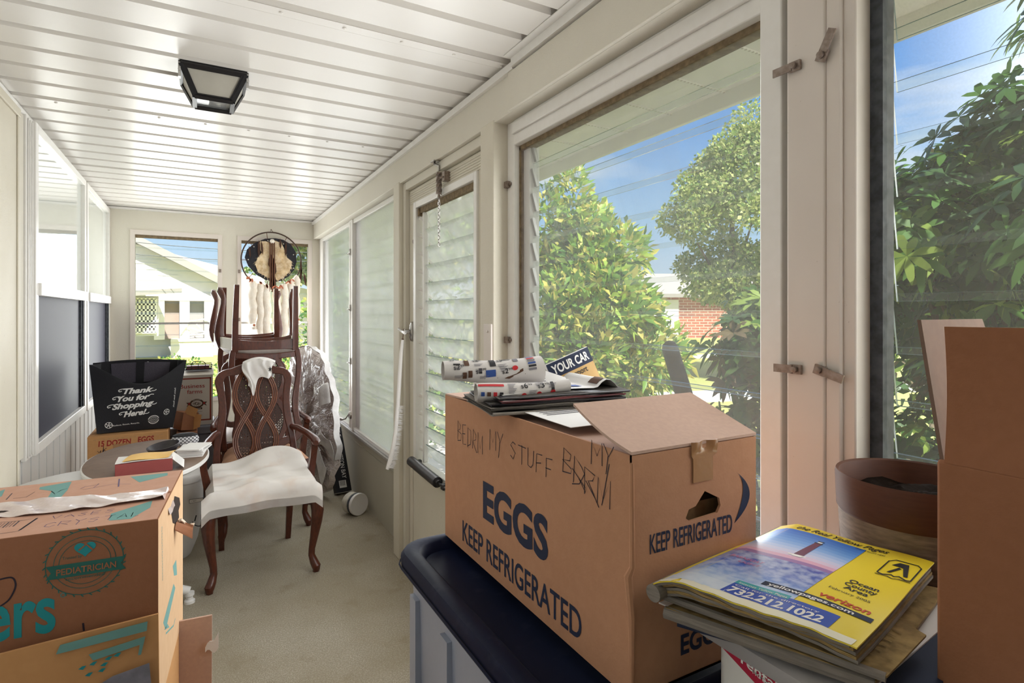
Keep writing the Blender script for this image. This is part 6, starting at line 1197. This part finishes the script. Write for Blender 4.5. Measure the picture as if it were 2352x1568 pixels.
# upright magazine
mb = MB(); mo = P(1262, 905, Y=1.06); mx_ = (P(1345, 797, Y=1.06) - P(1253, 838, Y=1.06)); mxd = mx_.normalized(); myd = (P(1253, 838, Y=1.06) - P(1285, 910, Y=1.06)); myd = (myd - mxd * myd.dot(mxd)).normalized(); myd = (myd + Vector((0, .25, 0))).normalized()
mo = P(1253, 838, Y=1.045) - myd * .165; Lx = mx_.length * 1.02
mp_ = plane(mo, mxd, myd); mb.slab(lambda u, v: mp_(Lx * u, .165 * v, .006 * math.sin(math.pi * u)), 10, 10, Vector((0, .006, -.001)))
def mf(l): return lambda x, y: mp_(x, y, .006 * math.sin(math.pi * min(1, max(0, x / Lx))) + l)
s1 = 1 if mxd.cross(myd).y < 0 else -1
mb.rect(.0, .07, Lx, .135, mf(.001 * s1), 1, 8, 3).rect(.0, .130, Lx, .164, mf(.0012 * s1), 2, 8, 2).rect(.02, .03, Lx, .07, mf(.0013 * s1), 4, 8, 2)
mb.text('YOUR CAR', .008, .138, .020, mf(.002 * s1), 3, w=Lx - .016, bold=.03)
for k, (t, w_, x_) in enumerate((('Support', .056, .038), ('Our', .026, .055), ('Veterans', .062, .04))): mb.text(t, x_, .115 - .019 * k, .0135, mf(.0022 * s1), 5, w=w_, bold=.012)
mb.text('Heroes', .05, .055, .016, mf(.003 * s1), 3, w=.06, shear=.3)
tag(mb.build('magazine', [m_paper, M('ochre_print', 'b98d4a', .5, noise=(12, .5, 'd8b676')), ink_navy, ink_white, ink_brown, ink_black], at=mo), 'magazine with a blue heading band propped upright behind the curled flyers', 'magazine', 'newspapers piled on the egg carton')
mb = MB(); ff = lambda u, v: Vector((.575 + .11 * u, 1.0 - .02 * u + .012 * v, zt + .008 + .050 * v * (1 - .75 * u))); mb.slab(ff, 12, 8, Vector((0, .0008, 0)))
fg = lambda x, y: ff(x / .11, y / .055) + Vector((0, -.001, 0))
for k in range(3): mb.rect(.02 + .005 * k, .012 + .010 * k, .06, .015 + .010 * k, fg, 1, 4)
mb.text('BEST IN SHOW', .012, .036, .006, fg, 2, w=.04, bold=.02); tag(mb.build('leaflet', [m_paper, ink_grey, ink_black], at=(.6, 1.0, zt)), 'white leaflet bent upward in front of the upright magazine', 'paper', 'newspapers piled on the egg carton')

# ================================================================ FOREGROUND LEFT: PRINTED CARTONS
def PP(u, v, o, n):
    d = P(u, v, D=1) - Vector((0, 0, CAM_H)); return Vector((0, 0, CAM_H)) + d * ((Vector(o) - Vector((0, 0, CAM_H))).dot(Vector(n)) / d.dot(Vector(n)))
YA = R(-5.1); bx = Vector((math.cos(YA), math.sin(YA), 0)); by = Vector((-math.sin(YA), math.cos(YA), 0)); bz = Vector((0, 0, 1))
KO = Vector((-.070, 1.316, .607)); KW, KD, KH = .56, .385, .385       # near right bottom corner
KO = KO - bx * KW                                                     # near left bottom corner
dcx = thing('printed_carton_box', 'worn brown carton with teal lettering and torn tape resting on the lower open carton', 'box', KO + bx * KW / 2 + by * KD / 2)
FR = plane(KO - by * .0007, bx, bz); TP = plane(KO + bz * (KH + .0007), bx, by); RT = plane(KO + bx * (KW + .0007), by, bz)
def loc(u, v, f):
    if f == 'F': q = PP(u, v, KO, by) - KO; return q.dot(bx), q.z
    if f == 'T': q = PP(u, v, KO + bz * KH, bz) - KO; return q.dot(bx), q.dot(by)
    q = PP(u, v, KO + bx * KW, bx) - KO; return q.dot(by), q.z
def rbox(mb, x0, y0, z0, x1, y1, z1, mi=0, O=KO):
    vs = [O + bx * x + by * y + bz * z for z in (z0, z1) for x, y in ((x0, y0), (x1, y0), (x1, y1), (x0, y1))]; return mb.add(vs, [(3, 2, 1, 0), (4, 5, 6, 7), (0, 1, 5, 4), (1, 2, 6, 5), (2, 3, 7, 6), (3, 0, 4, 7)], mi)
mb = MB(); rbox(mb, 0, 0, 0, KW, KD, KH)
a, b2 = loc(0, 1480, 'F'), loc(128, 1440, 'F')
s0 = loc(20, 1468, 'F'); e0 = loc(128, 1445, 'F'); hgt_ = loc(60, 1372, 'F')[1] - loc(60, 1462, 'F')[1]
wtot = (e0[0] - s0[0]) * 4.0 / 2.1
mb.text('ers', e0[0] - wtot * .80, e0[1], hgt_ * 1.30, FR, 1, w=wtot * .80, bold=.022)
mb.ring(*loc(145, 1366, 'F'), .003, .004, FR, 1, 10)
c0 = loc(196, 1290, 'F'); b0 = loc(105, 1318, 'F'); b1 = loc(290, 1288, 'F'); rr_ = .062
for r0, r1 in ((.060, .0615), (.048, .049), (.040, .041)): mb.ring(c0[0], c0[1], r0, r1, FR, 2, 40)
for k in range(30): a = 2 * math.pi * k / 30; mb.line([(c0[0] + .061 * math.cos(a), c0[1] + .061 * math.sin(a)), (c0[0] + .065 * math.cos(a + .06), c0[1] + .065 * math.sin(a + .06))], .002, FR, 2)
FR2 = plane(KO - by * .0013, bx, bz); FR3 = plane(KO - by * .0019, bx, bz)
mb.flat([(b0[0], b0[1] - .012), (b1[0], b0[1] - .012), (b1[0] - .008, b0[1]), (b1[0], b0[1] + .013), (b0[0], b0[1] + .013), (b0[0] + .008, b0[1])], FR2, 2); mb.text('PEDIATRICIAN', b0[0] + .016, b0[1] - .006, .012, FR3, 0, w=(b1[0] - b0[0]) - .032, bold=.02)
hp_ = (c0[0], c0[1] + .026); mb.flat([(hp_[0] + .017 * (abs(math.sin(t)) ** 3) * math.copysign(1, math.sin(t)), hp_[1] + .0155 * (13 * math.cos(t) - 5 * math.cos(2 * t) - 2 * math.cos(3 * t) - math.cos(4 * t)) / 16) for t in [2 * math.pi * k / 30 for k in range(30)]][::-1], FR2, 3); mb.line([(hp_[0] - .010, hp_[1] - .002), (hp_[0] + .002, hp_[1] + .008), (hp_[0] + .012, hp_[1] - .004)], .003, FR3, 0)
mb.text('Trusted by', c0[0] - .035, c0[1] - .0 + .010, .006, FR, 2, w=.03).text('recommended', c0[0] - .03, c0[1] - .030, .006, FR, 2, w=.06)
mb.curve([loc(-12, 1398, 'F'), loc(0, 1392, 'F'), loc(22, 1375, 'F'), loc(36, 1345, 'F'), loc(28, 1326, 'F'), loc(0, 1330, 'F')], .0028, FR, 4); mb.line([loc(193, 1448, 'F'), loc(191, 1430, 'F')], .003, FR, 4)
# top face prints
def tl(*p): return [loc(u, v, 'T') for u, v in p]
mb.flat(tl((92, 1119), (165, 1106), (155, 1126), (140, 1142), (108, 1145), (120, 1128), (90, 1124))[::1], TP, 5); mb.flat(tl((0, 1128), (12, 1124), (4, 1140), (0, 1142)), TP, 5)
mb.flat(tl((255, 1180), (350, 1150), (345, 1166), (300, 1192), (250, 1196)), TP, 5); mb.flat(tl((300, 1095), (385, 1086), (385, 1092), (320, 1108)), TP, 5)
q0, q1 = loc(70, 1148, 'T'), loc(105, 1126, 'T'); rnd = random.Random(1)
b0, b1 = loc(0, 1225, 'T'), loc(50, 1195, 'T')
for k in range(16): x = b1[0] - .004 - .0052 * k; mb.rect(x, b1[1] - .035, x + (.0012 if k % 3 else .0026), b1[1] - .004, TP, 4)
for p in ([(0, 1226), (42, 1220), (85, 1190), (50, 1196), (0, 1200)],): mb.line(tl(*p), .0016, TP, 4)
mb.line(tl((45, 1218), (86, 1190)), .004, TP, 4)
a = loc(98, 1212, 'T'); mb.hand('CRYSTAL', a[0], a[1], .026, TP, 6, w=.0016, adv=.9, cw=.7); a = loc(115, 1193, 'T'); mb.hand('VASES', a[0], a[1], .020, TP, 6, w=.0015, adv=1.1, cw=.8)
mb.line(tl((185, 1123), (195, 1118), (215, 1115), (228, 1111), (215, 1120)), .0015, TP, 6).line(tl((272, 1118), (274, 1100)), .003, TP, 6).line(tl((30, 1145), (60, 1142), (80, 1130)), .0015, TP, 4).line(tl((14, 1148), (28, 1133)), .0022, TP, 4).line(tl((190, 1125), (260, 1112), (300, 1112)), .0012, TP, 6)
mb.line(tl((118, 1128), (126, 1135), (140, 1126), (155, 1122)), .002, TP, 4)
# right face prints
def rl(*p): return [loc(u, v, 'R') for u, v in p]
for k in range(9): mb.ring(*loc(371 + .2 * k, 1215 + 14 * k, 'R'), .004, .0055, RT, 5, 10)
mb.flat(rl((374, 1430), (398, 1340), (402, 1350), (380, 1446)), RT, 5); mb.flat(rl((396, 1300), (404, 1285), (406, 1320), (399, 1322)), RT, 5); mb.flat(rl((376, 1447), (384, 1432), (388, 1440)), RT, 5); mb.line(rl((380, 1455), (398, 1436), (402, 1420)), .004, RT, 5)
mb.build('carton_body', [m_card_dark, ink_teal, ink_teal_dark, ink_teal, ink_marker, ink_teal_faded, ink_purple], dcx, bevel=.003)
# side and top skins of the carton, window light painted in as paler colour
mb = MB(); rbox(mb, .002, .002, KH + .0001, KW - .002, KD * .46, KH + .0005); rbox(mb, .002, KD * .50, KH + .0001, KW - .002, KD - .002, KH + .0005); mb.build('top_flap', M('lit_top_cardboard', 'c79c86', .8, noise=(40, .25, 'b5876c'), spec=.15), dcx)
mb = MB(); rbox(mb, KW, .001, .001, KW + .0005, KD - .001, KH - .001); mb.build('side_panel', M('lit_side_cardboard', 'd9b58f', .8, noise=(40, .25, 'c79f78'), spec=.15), dcx)
# torn tape along the seam
mb = MB(); mb.slab(lambda u, v: KO + bx * (.08 + (KW - .08 + .004) * u) + by * (KD * .45 + .088 * (v - .5) * (1 - .2 * math.sin(9 * u)) + .012 * math.sin(6 * u)) + bz * (KH + .0022 + .0028 * math.sin(40 * u + 7 * v) * math.sin(11 * u) ** 2 + (.006 * u * u if v < .5 else .003) - (.045 * max(0, u - .975) / .025 if u > .975 else 0)), 70, 8, Vector((0, 0, .0008))); mb.build('tape', m_tapewhite, dcx)
mb = MB(); mb.flat([(.0, KD * .40), (.14, KD * .415), (.26, KD * .43), (.34, KD * .455), (.25, KD * .465), (.12, KD * .445), (0, KD * .43)], plane(KO + bz * (KH + .0034), bx, by), 0); mb.build('seam_gap', M('gap_shade', '2a1a12', .9), dcx)  # flat dark sheet paints the shade inside the open seam
# torn hand hole, its inner shade a flat dark patch, with a curled scrap
mb = MB(); mb.flat(rl((400, 1139), (411, 1143), (413, 1158), (409, 1172), (410, 1188), (403, 1203), (396, 1201), (393, 1180), (397, 1160)), plane(KO + bx * (KW + .0012), by, bz), 0); mb.build('torn_hole_shade', M('gap_shade', '2a1a12', .9), dcx)
h0 = KO + bx * KW + by * loc(402, 1225, 'R')[0] + bz * (loc(402, 1225, 'R')[1])
mb = MB(); mb.slab(lambda u, v: h0 + bx * (.003 + .034 * u) + by * (.05 * (v - .5) * (1 - .7 * u)) + bz * (.016 - .020 * u * (1 - v) - .012 * u + .005 * math.sin(5 * v) + .010 * v), 8, 8, Vector((0, 0, .003)), 0); mb.slab(lambda u, v: h0 + bx * (.006 + .032 * u) + by * (.012 + .014 * v) + bz * (.022 - .018 * u + .004 * math.sin(8 * u)), 6, 4, Vector((0, 0, .003)), 1); mb.build('torn_scrap', [m_card_dark, m_card_torn], dcx)
# lower open carton
LO = KO + Vector((0, 0, -.607)) - bx * .004; lc = thing('open_carton', 'brown carton on the floor with open flaps and teal prints under the worn lettered carton', 'box', LO + bx * .28 + by * .2)
mb = MB(); rbox(mb, 0, .0, 0, KW + .004, KD + .01, .605, 0, LO); mb.build('carton_body', m_card_tan, lc, bevel=.003)
fa, fb = PP(365, 1405, LO - by * .006, by), PP(-40, 1508, LO - by * .03, by)
fc_, fd = Vector((fa.x, fa.y, .46)) + bx * .004 - by * .006, Vector((fb.x, fb.y, .46)) - by * .03
mb = MB(); mb.slab(lambda u, v: (fd * (1 - u) + fc_ * u) * (1 - v) + (fb * (1 - u) + fa * u) * v - by * (.008 + .006 * math.sin(4 * u) * (1 - v)), 14, 8, by * .005)
nF = (fa - fb).cross(bz).normalized()
def fl2(u, v): q = PP(u, v, (fa + fb) / 2 - by * .012, nF if nF.dot(by) > 0 else -nF); return q
for pl_ in (((140, 1478), (340, 1424), (338, 1446), (130, 1500)), ((205, 1500), (335, 1458), (325, 1500), (318, 1502), (322, 1478), (215, 1514))): mb.add([fl2(u, v) - by * .004 for u, v in pl_], [tuple(range(len(pl_)))], 1)
for u, v in ((190, 1530), (215, 1520), (240, 1522), (205, 1545), (235, 1535), (250, 1508), (270, 1500)): mb.add([fl2(u + dx_, v + dy_) - by * .004 for dx_, dy_ in ((-9, 4), (0, -3), (10, -5), (2, 5))], [(0, 1, 2, 3)], 2)
mb.build('front_flap', [m_card_tan, ink_teal_faded, ink_teal], lc)
mb = MB(); sv = [fl2(u, v) - by * .010 for u, v in ((225, 1568), (262, 1545), (345, 1515), (350, 1568), (300, 1640), (200, 1640))]; mb.add(sv, [tuple(range(6))]); mb.build('plastic_wrap', M('grey_stretch_film', '6d6c78', .15, spec=.8, noise=(20, .5, 'a9a7b8'), bump=(25, .5)), lc)
s0 = LO + bx * (KW + .008) + by * (KD - .12); pa, pb = PP(398, 1430, (0, 1.62, 0), by), PP(487, 1413, (0, 1.62, 0), by)
mb = MB(); mb.slab(lambda u, v: Vector((pa.x - .03, pa.y + .004, .02)) * (1 - u) * (1 - v) + Vector((pb.x - .004, pb.y - .03, .02)) * u * (1 - v) + (pa - bx * .02) * (1 - u) * v + pb * u * v + by * (.006 * math.sin(3 * v)), 8, 16, by * .006)
mb.build('side_flap', m_card_flap, lc)
q = PP(484, 1478, pb, by); mb = MB(); mb.slab(lambda u, v: q + bx * (-.012 + .030 * u) - by * .006 + bz * (-.016 + .03 * v * u + .012 * v + .006 * math.sin(7 * u)), 6, 6, by * .001); mb.build('torn_tape', m_paper, lc)

# ================================================================ FOREGROUND RIGHT: BIN, POT, DIRECTORY, TALL CARTON
b0 = Vector((.82, .42, 0)); wb = thing('white_bin', 'white plastic bin with a red sign under the yellow directory, grey lid on top', 'bin', b0)
mb = MB(); R4 = lambda d, z: [(x, y, z) for x, y in rr(.582 + d, .318 + d, 1.055 - d, .522 - d, .03)]
loft(mb, [R4(.03, 0), R4(.006, .9), R4(.006, .985)]); mb.build('bin_body', m_white, wb)
R5 = lambda d, z: [(x, y, z) for x, y in rr(.578 + d, .312 + d, 1.06 - d, .562 - d, .03)]
loft(MB(), [R5(.004, .975), R5(.0, .985), R5(.0, .995), R5(.008, 1.0)]).build('bin_lid', m_lidgrey, wb)
sg = plane((.60, .2902, 0), (1, 0, 0), (0, 0, 1)); 
def sgl(u, v): q = P(u, v, X=.604); return q
mb = MB(); pv = lambda u, v: P(u, v, X=.5835); poly = [(1660, 1488), (1700, 1497), (1790, 1560), (1860, 1640), (1800, 1640)]
mb.add([pv(u, v) for u, v in poly], [tuple(range(5))], 0)
q0 = pv(1703, 1520); mb.text('rental', 0, 0, .012, lambda x, y: Vector((.5825, q0.y - x, q0.z + y - .15 * x)), 1, w=.05, bold=.02); q0 = pv(1730, 1545); mb.text('notice', 0, 0, .007, lambda x, y: Vector((.5825, q0.y - x, q0.z + y - .15 * x)), 1, w=.03)
mb.build('red_sign', [M('crimson_sign', 'b3203f', .5), ink_white], wb)
pq = Vector((.978, .462, 1.0)); pt = thing('plant_pot', 'brown plastic plant pot of dry soil with a scuffed grey band by the mullion', 'plant pot', pq)
K_ = 1.06
MB().lathe([(.086 * K_, 0), (.0895 * K_, .004), (.0940 * K_, .055), (.0955 * K_, .082), (.0955 * K_, .086)], pq, 56).build('pot_body', m_potgrey, pt)
MB().lathe([(.0955 * K_, .086), (.098 * K_, .090), (.1000 * K_, .142), (.0985 * K_, .147), (.0945 * K_, .145), (.0925 * K_, .135), (.086 * K_, .05), (.0, .05)], pq, 56).build('pot_rim', m_potbrown, pt)
def soil(u, v): a = 2 * math.pi * u; r = .094 * v; return pq + Vector((r * math.cos(a), r * math.sin(a), .112 + .006 * math.sin(5 * a + 9 * v) * v + .006 * (1 - v) + random.uniform(-.0015, .0015)))
MB().grid(soil, 48, 14).build('soil', m_soil, pt)
# stack under and including the directory
def sheet(name, label, cat, pts, z, h_, mats, art=None, nx=24, ny=18, bend=None, group=None, extra=None):
    A, B, C_, D = [Vector((p[0], p[1], 0)) for p in pts]      # left, far, right, near
    def f(u, v): p = A * (1 - u) * (1 - v) + B * (1 - u) * v + C_ * u * v + D * u * (1 - v); return Vector((p.x, p.y, z + (bend(u, v) if bend else 0)))
    mb = MB().slab(f, nx, ny, Vector((0, 0, -h_)), 0)
    if art: art(mb, f)
    return tag(mb.build(name, mats, at=(A + C_) / 2 + Vector((0, 0, z - h_))), label, cat, group)
def pz(u, v, z): q = P(u, v, Z=z); return (q.x, q.y)
gr = 'paper stack under the yellow directory'
sheet('blue_folder', 'dark blue folder edge poking out lowest under the yellow directory', 'folder', [pz(1555, 1432, 1.004), (.80, .535), (.97, .34), (.66, .295)], 1.0045, .004, [ink_navy, m_paper], group=gr)
sheet('white_leaflet', 'white leaflet corner sticking out on the left under the newspapers', 'paper', [pz(1506, 1378, 1.008), (.77, .55), (.90, .36), (.62, .33)], 1.0068, .0018, [m_paper], group=gr)
def newsart(mb, f):
    g = lambda x, y: f(x, y) + Vector((0, 0, .001))
    for k in range(7): mb.rect(.62 + .0 * k, .08 + .11 * k, .93, .10 + .11 * k, g, 1, 4, 1)
def tube_fold(z, h_, pts, mats_i, name, label, art=None, bend=None, extra_layers=4, cat='newspaper'):
    A, B, C_, D = [Vector((p[0], p[1], 0)) for p in pts]
    def f0(u, v): return A * (1 - u) * (1 - v) + B * (1 - u) * v + C_ * u * v + D * u * (1 - v)
    mb = MB(); n = extra_layers; rnd = random.Random(name)
    for k in range(n):
        zz = z + h_ * (k + .9) / n; o = rnd.uniform(-.003, .003)
        mb.slab(lambda u, v: f0(u, v) + Vector((o, o, zz + (bend(u, v) if bend else 0) + .0012 * math.sin(8 * u + k))), 20, 10, Vector((0, 0, -h_ * .82 / n)), k % 2)
    e0 = [f0(k / 16, 0) + Vector((0, 0, z + h_ / 2 + (bend(k / 16, 0) if bend else 0))) for k in range(17)]
    mb.tube(e0, h_ * .5, 8, 0)
    if art: art(mb, lambda u, v: f0(u, v) + Vector((0, 0, z + h_ * (n - .1) / n + (bend(u, v) if bend else 0))))
    return tag(mb.build(name, mats_i, at=(A + C_) / 2 + Vector((0, 0, z))), label, cat, gr)
bd = lambda u, v: .006 * u * (1 - v)
tube_fold(1.0065, .016, [pz(1528, 1395, 1.02), (.79, .555), (.90, .385), pz(2010, 1560, 1.02)], [m_newsgrey, m_tanpage], 'newspaper', 'thick folded newspaper with tan edges at the bottom under the yellow directory', newsart)
tube_fold(1.0232, .010, [pz(1512, 1355, 1.033), (.80, .56), pz(2125, 1452, 1.033), pz(2035, 1545, 1.033)], [m_newsgrey, m_tanpage], 'newspaper', 'folded grey newspaper directly under the yellow directory', newsart)
# the directory: rolled pages with a yellow cover
YC = [Vector((*pz(1500, 1322, 1.062), 0)), Vector((*pz(1795, 1193, 1.062), 0)), Vector((*pz(2146, 1284, 1.062), 0)), Vector((*pz(1968, 1479, 1.062), 0))]
dr = thing('directory', 'yellow telephone directory with a lighthouse cover lying on the paper stack', 'book', Vector((.71, .46, 1.036)))
def cov(u, v): p = YC[0] * (1 - u) * (1 - v) + YC[1] * (1 - u) * v + YC[2] * u * v + YC[3] * u * (1 - v); z = 1.061 + .004 * math.sin(math.pi * u) * (1 - v) - .009 * max(0, .12 - u) / .12 * 1.0 - .004 * u * u + .0012 * math.sin(9 * u + 6 * v) + .0007 * math.sin(40 * u) * max(0, .2 - v) * 5; return Vector((p.x, p.y + .004 * math.sin(3 * math.pi * u) * (v < .02), z))
mb = MB().slab(cov, 40, 24, Vector((0, 0, -.0015)), 0)
g = lambda l: (lambda x, y: cov(min(1, max(0, x)), min(1, max(0, y))) + Vector((0, 0, .00022 * l + .0002)))
# cover art in cover coordinates: x along the page from the fold, y towards the heading
sea = []; pic = [((.06, .20), (.11, .97)), ]
PX0, PX1, PY0, PY1 = .035, .64, .10, .915
TN = 24
for j in range(TN): mb.rect(PX0, PY0 + (PY1 - PY0) * j / TN, PX1, PY0 + (PY1 - PY0) * (j + 1) / TN, g(1), 18 + j, 16, 2)
mb.rect(.02, .045, .36, .11, g(1.2), 18, 10, 2)
lx = .40; [mb.rect(lx - .030 + .001 * k, .58 + .022 * k, lx + .030 - .001 * k, .602 + .022 * k, g(3), 11 if k else 12, 3, 1) for k in range(10)]; mb.rect(lx - .026, .80, lx + .026, .812, g(2), 1, 2, 1).rect(lx - .014, .812, lx + .014, .83, g(2), 12, 2, 1).rect(lx - .020, .83, lx + .020, .84, g(2), 1, 2, 1); mb.rect(lx - .06, .59, lx + .05, .602, g(2), 12, 3, 1)
mb.rect(0, .0, .98, .05, g(1), 16, 20, 2)
mb.rect(.34, .05, .86, .17, g(1.5), 2, 16, 3).rect(.34, .155, .62, .19, g(2), 13, 10, 1).rect(.44, .215, .97, .255, g(2), 14, 16, 1)
mb.text('the Real Yellow Pages', .16, .935, .045, g(2), 1, w=.60, bold=.01, shear=.35); mb.text('FIND IT RIGHT HERE', .58, .895, .015, g(2), 1, w=.18)
for (x, y, w_, h_, st) in ((.74, .50, .15, .035, 'Ocean'), (.735, .46, .16, .035, 'County'), (.75, .42, .12, .035, 'Area')): mb.text(st, x, y, h_, g(2), 1, w=w_, bold=.02)
mb.text('February 2005', .70, .375, .02, g(2), 1, w=.20); mb.text('verizon', .70, .275, .045, g(2), 15, w=.24, bold=.02, shear=.15); mb.text('yellowpages.com', .47, .222, .028, g(3), 12, w=.42, bold=.02); mb.text('732.212.1022', .36, .065, .055, g(2.5), 12, w=.46, bold=.03); mb.text('Internet Yellow Pages', .36, .16, .018, g(3), 12, w=.25); mb.text('Call for the directory', .36, .13, .016, g(3), 12, w=.42)
mb.text('BARNEGAT', .12, .40, .026, g(5), 17, w=.2, shear=.2); mb.text('LIGHT', .2, .36, .022, g(5), 17, w=.13, shear=.2)
# open book mark: rounded frame, fingers and page
ox, oy = .80, .70; k_ = lambda x, y: g(2.5)(ox + x, oy + y)
mb.line([(-.0, .0), (.0, .16), (.03, .19), (.15, .19), (.175, .165), (.175, .0)], .008, k_, 1).line([(-.0, .0), (.03, -.008), (.07, .012), (.0875, .0), (.11, .014), (.15, -.006), (.178, .0)], .009, k_, 1).line([(-.004, -.02), (.06, -.015), (.0875, -.026), (.12, -.014), (.18, -.02)], .006, k_, 1)
mb.add([k_(x, y) for x, y in ((.03, .12), (.06, .165), (.11, .165), (.15, .025), (.128, .025), (.095, .115), (.06, .12))], [tuple(range(7))], 1); mb.add([k_(x, y) for x, y in ((.075, .11), (.092, .10), (.055, .03), (.038, .03))], [(0, 1, 2, 3)], 1)
stops = [(0, (214, 226, 240)), (.16, (130, 165, 222)), (.30, (70, 105, 196)), (.42, (52, 84, 176)), (.50, (92, 92, 172)), (.54, (214, 140, 168)), (.58, (226, 196, 216)), (.66, (200, 208, 236)), (.80, (120, 170, 232)), (1, (48, 112, 208))]
def tone(t):
    for (a, c0), (b, c1) in zip(stops, stops[1:]):
        if t <= b: return '%02x%02x%02x' % tuple(int(c0[i] + (c1[i] - c0[i]) * (t - a) / (b - a)) for i in range(3))
tones = [M('cover_tone_%02d' % j, tone((j + .5) / TN), .35, noise=(70, .5, 'e4ecf6') if j < 12 else None) for j in range(TN)]
blues = [M('cover_deep_blue', '2f55b4', .35), M('cover_blue', '4467c4', .35), M('cover_sea', '6a8ad6', .35, noise=(60, .6, 'c9d6ee')), M('cover_sea_pale', '8fa9de', .35, noise=(60, .6, 'dfe6f4')), M('cover_violet', '5a66b4', .35), M('cover_pink', 'd59bb0', .35), M('cover_lilac', 'c0b9df', .35), M('cover_sky', '86aee4', .35), M('cover_sky_deep', '4a86d8', .35)]
mb.build('cover', [m_yellow, ink_black] + blues + [M('lighthouse_red', '6b3b55', .4), ink_white, M('cover_teal', '35a3ad', .4), ink_navy, M('cover_red', 'c8452c', .4), m_coverwhite, M('cover_rose', 'd57aa0', .4)] + tones, dr)
def blk(u, v, t): q = cov(u, v); k = (.985 if t else 1); c_ = Vector((.71, .47, 0)); return Vector((c_.x + (q.x - c_.x) * 1.0, c_.y + (q.y - c_.y) * 1.0, q.z))
mb = MB()
for k in range(5): mb.slab(lambda u, v, k=k: cov(u * (.97 + .006 * k), .012 * k + (1 - .012 * k) * v) + Vector((.004 * math.sin(7 * u + k) * (v < .01), 0, -.0018 - .0042 * k)), 24, 8, Vector((0, 0, -.0034)), k % 2)
mb.build('page_block', [m_newsgrey, m_tanpage], dr)
mb = MB(); ed = [cov(0, k / 16) + Vector((-.001, -.001, -.012)) for k in range(17)]; mb.tube(ed, .0112, 18); mb.build('spine', m_newsgrey, dr)
# tall carton at the frame edge
tq = Vector((.70, 0, 0)); tc = thing('tall_carton', 'tall brown carton with a bent top flap at the right edge beside the plant pot', 'box', (.85, .06, 0))
TY = .308; mb = MB().box((.70, -.20, 0), (.985, TY, 1.242)); mb.build('carton_body', m_card_dark, tc, bevel=.004)
mb = MB(); mb.slab(lambda u, v: Vector((.70 + .006 * math.sin(math.pi * v), TY - .008 - .50 * u, 1.240 + .146 * v)), 8, 10, Vector((.004, 0, 0))); mb.build('side_flap', m_card_dark, tc)
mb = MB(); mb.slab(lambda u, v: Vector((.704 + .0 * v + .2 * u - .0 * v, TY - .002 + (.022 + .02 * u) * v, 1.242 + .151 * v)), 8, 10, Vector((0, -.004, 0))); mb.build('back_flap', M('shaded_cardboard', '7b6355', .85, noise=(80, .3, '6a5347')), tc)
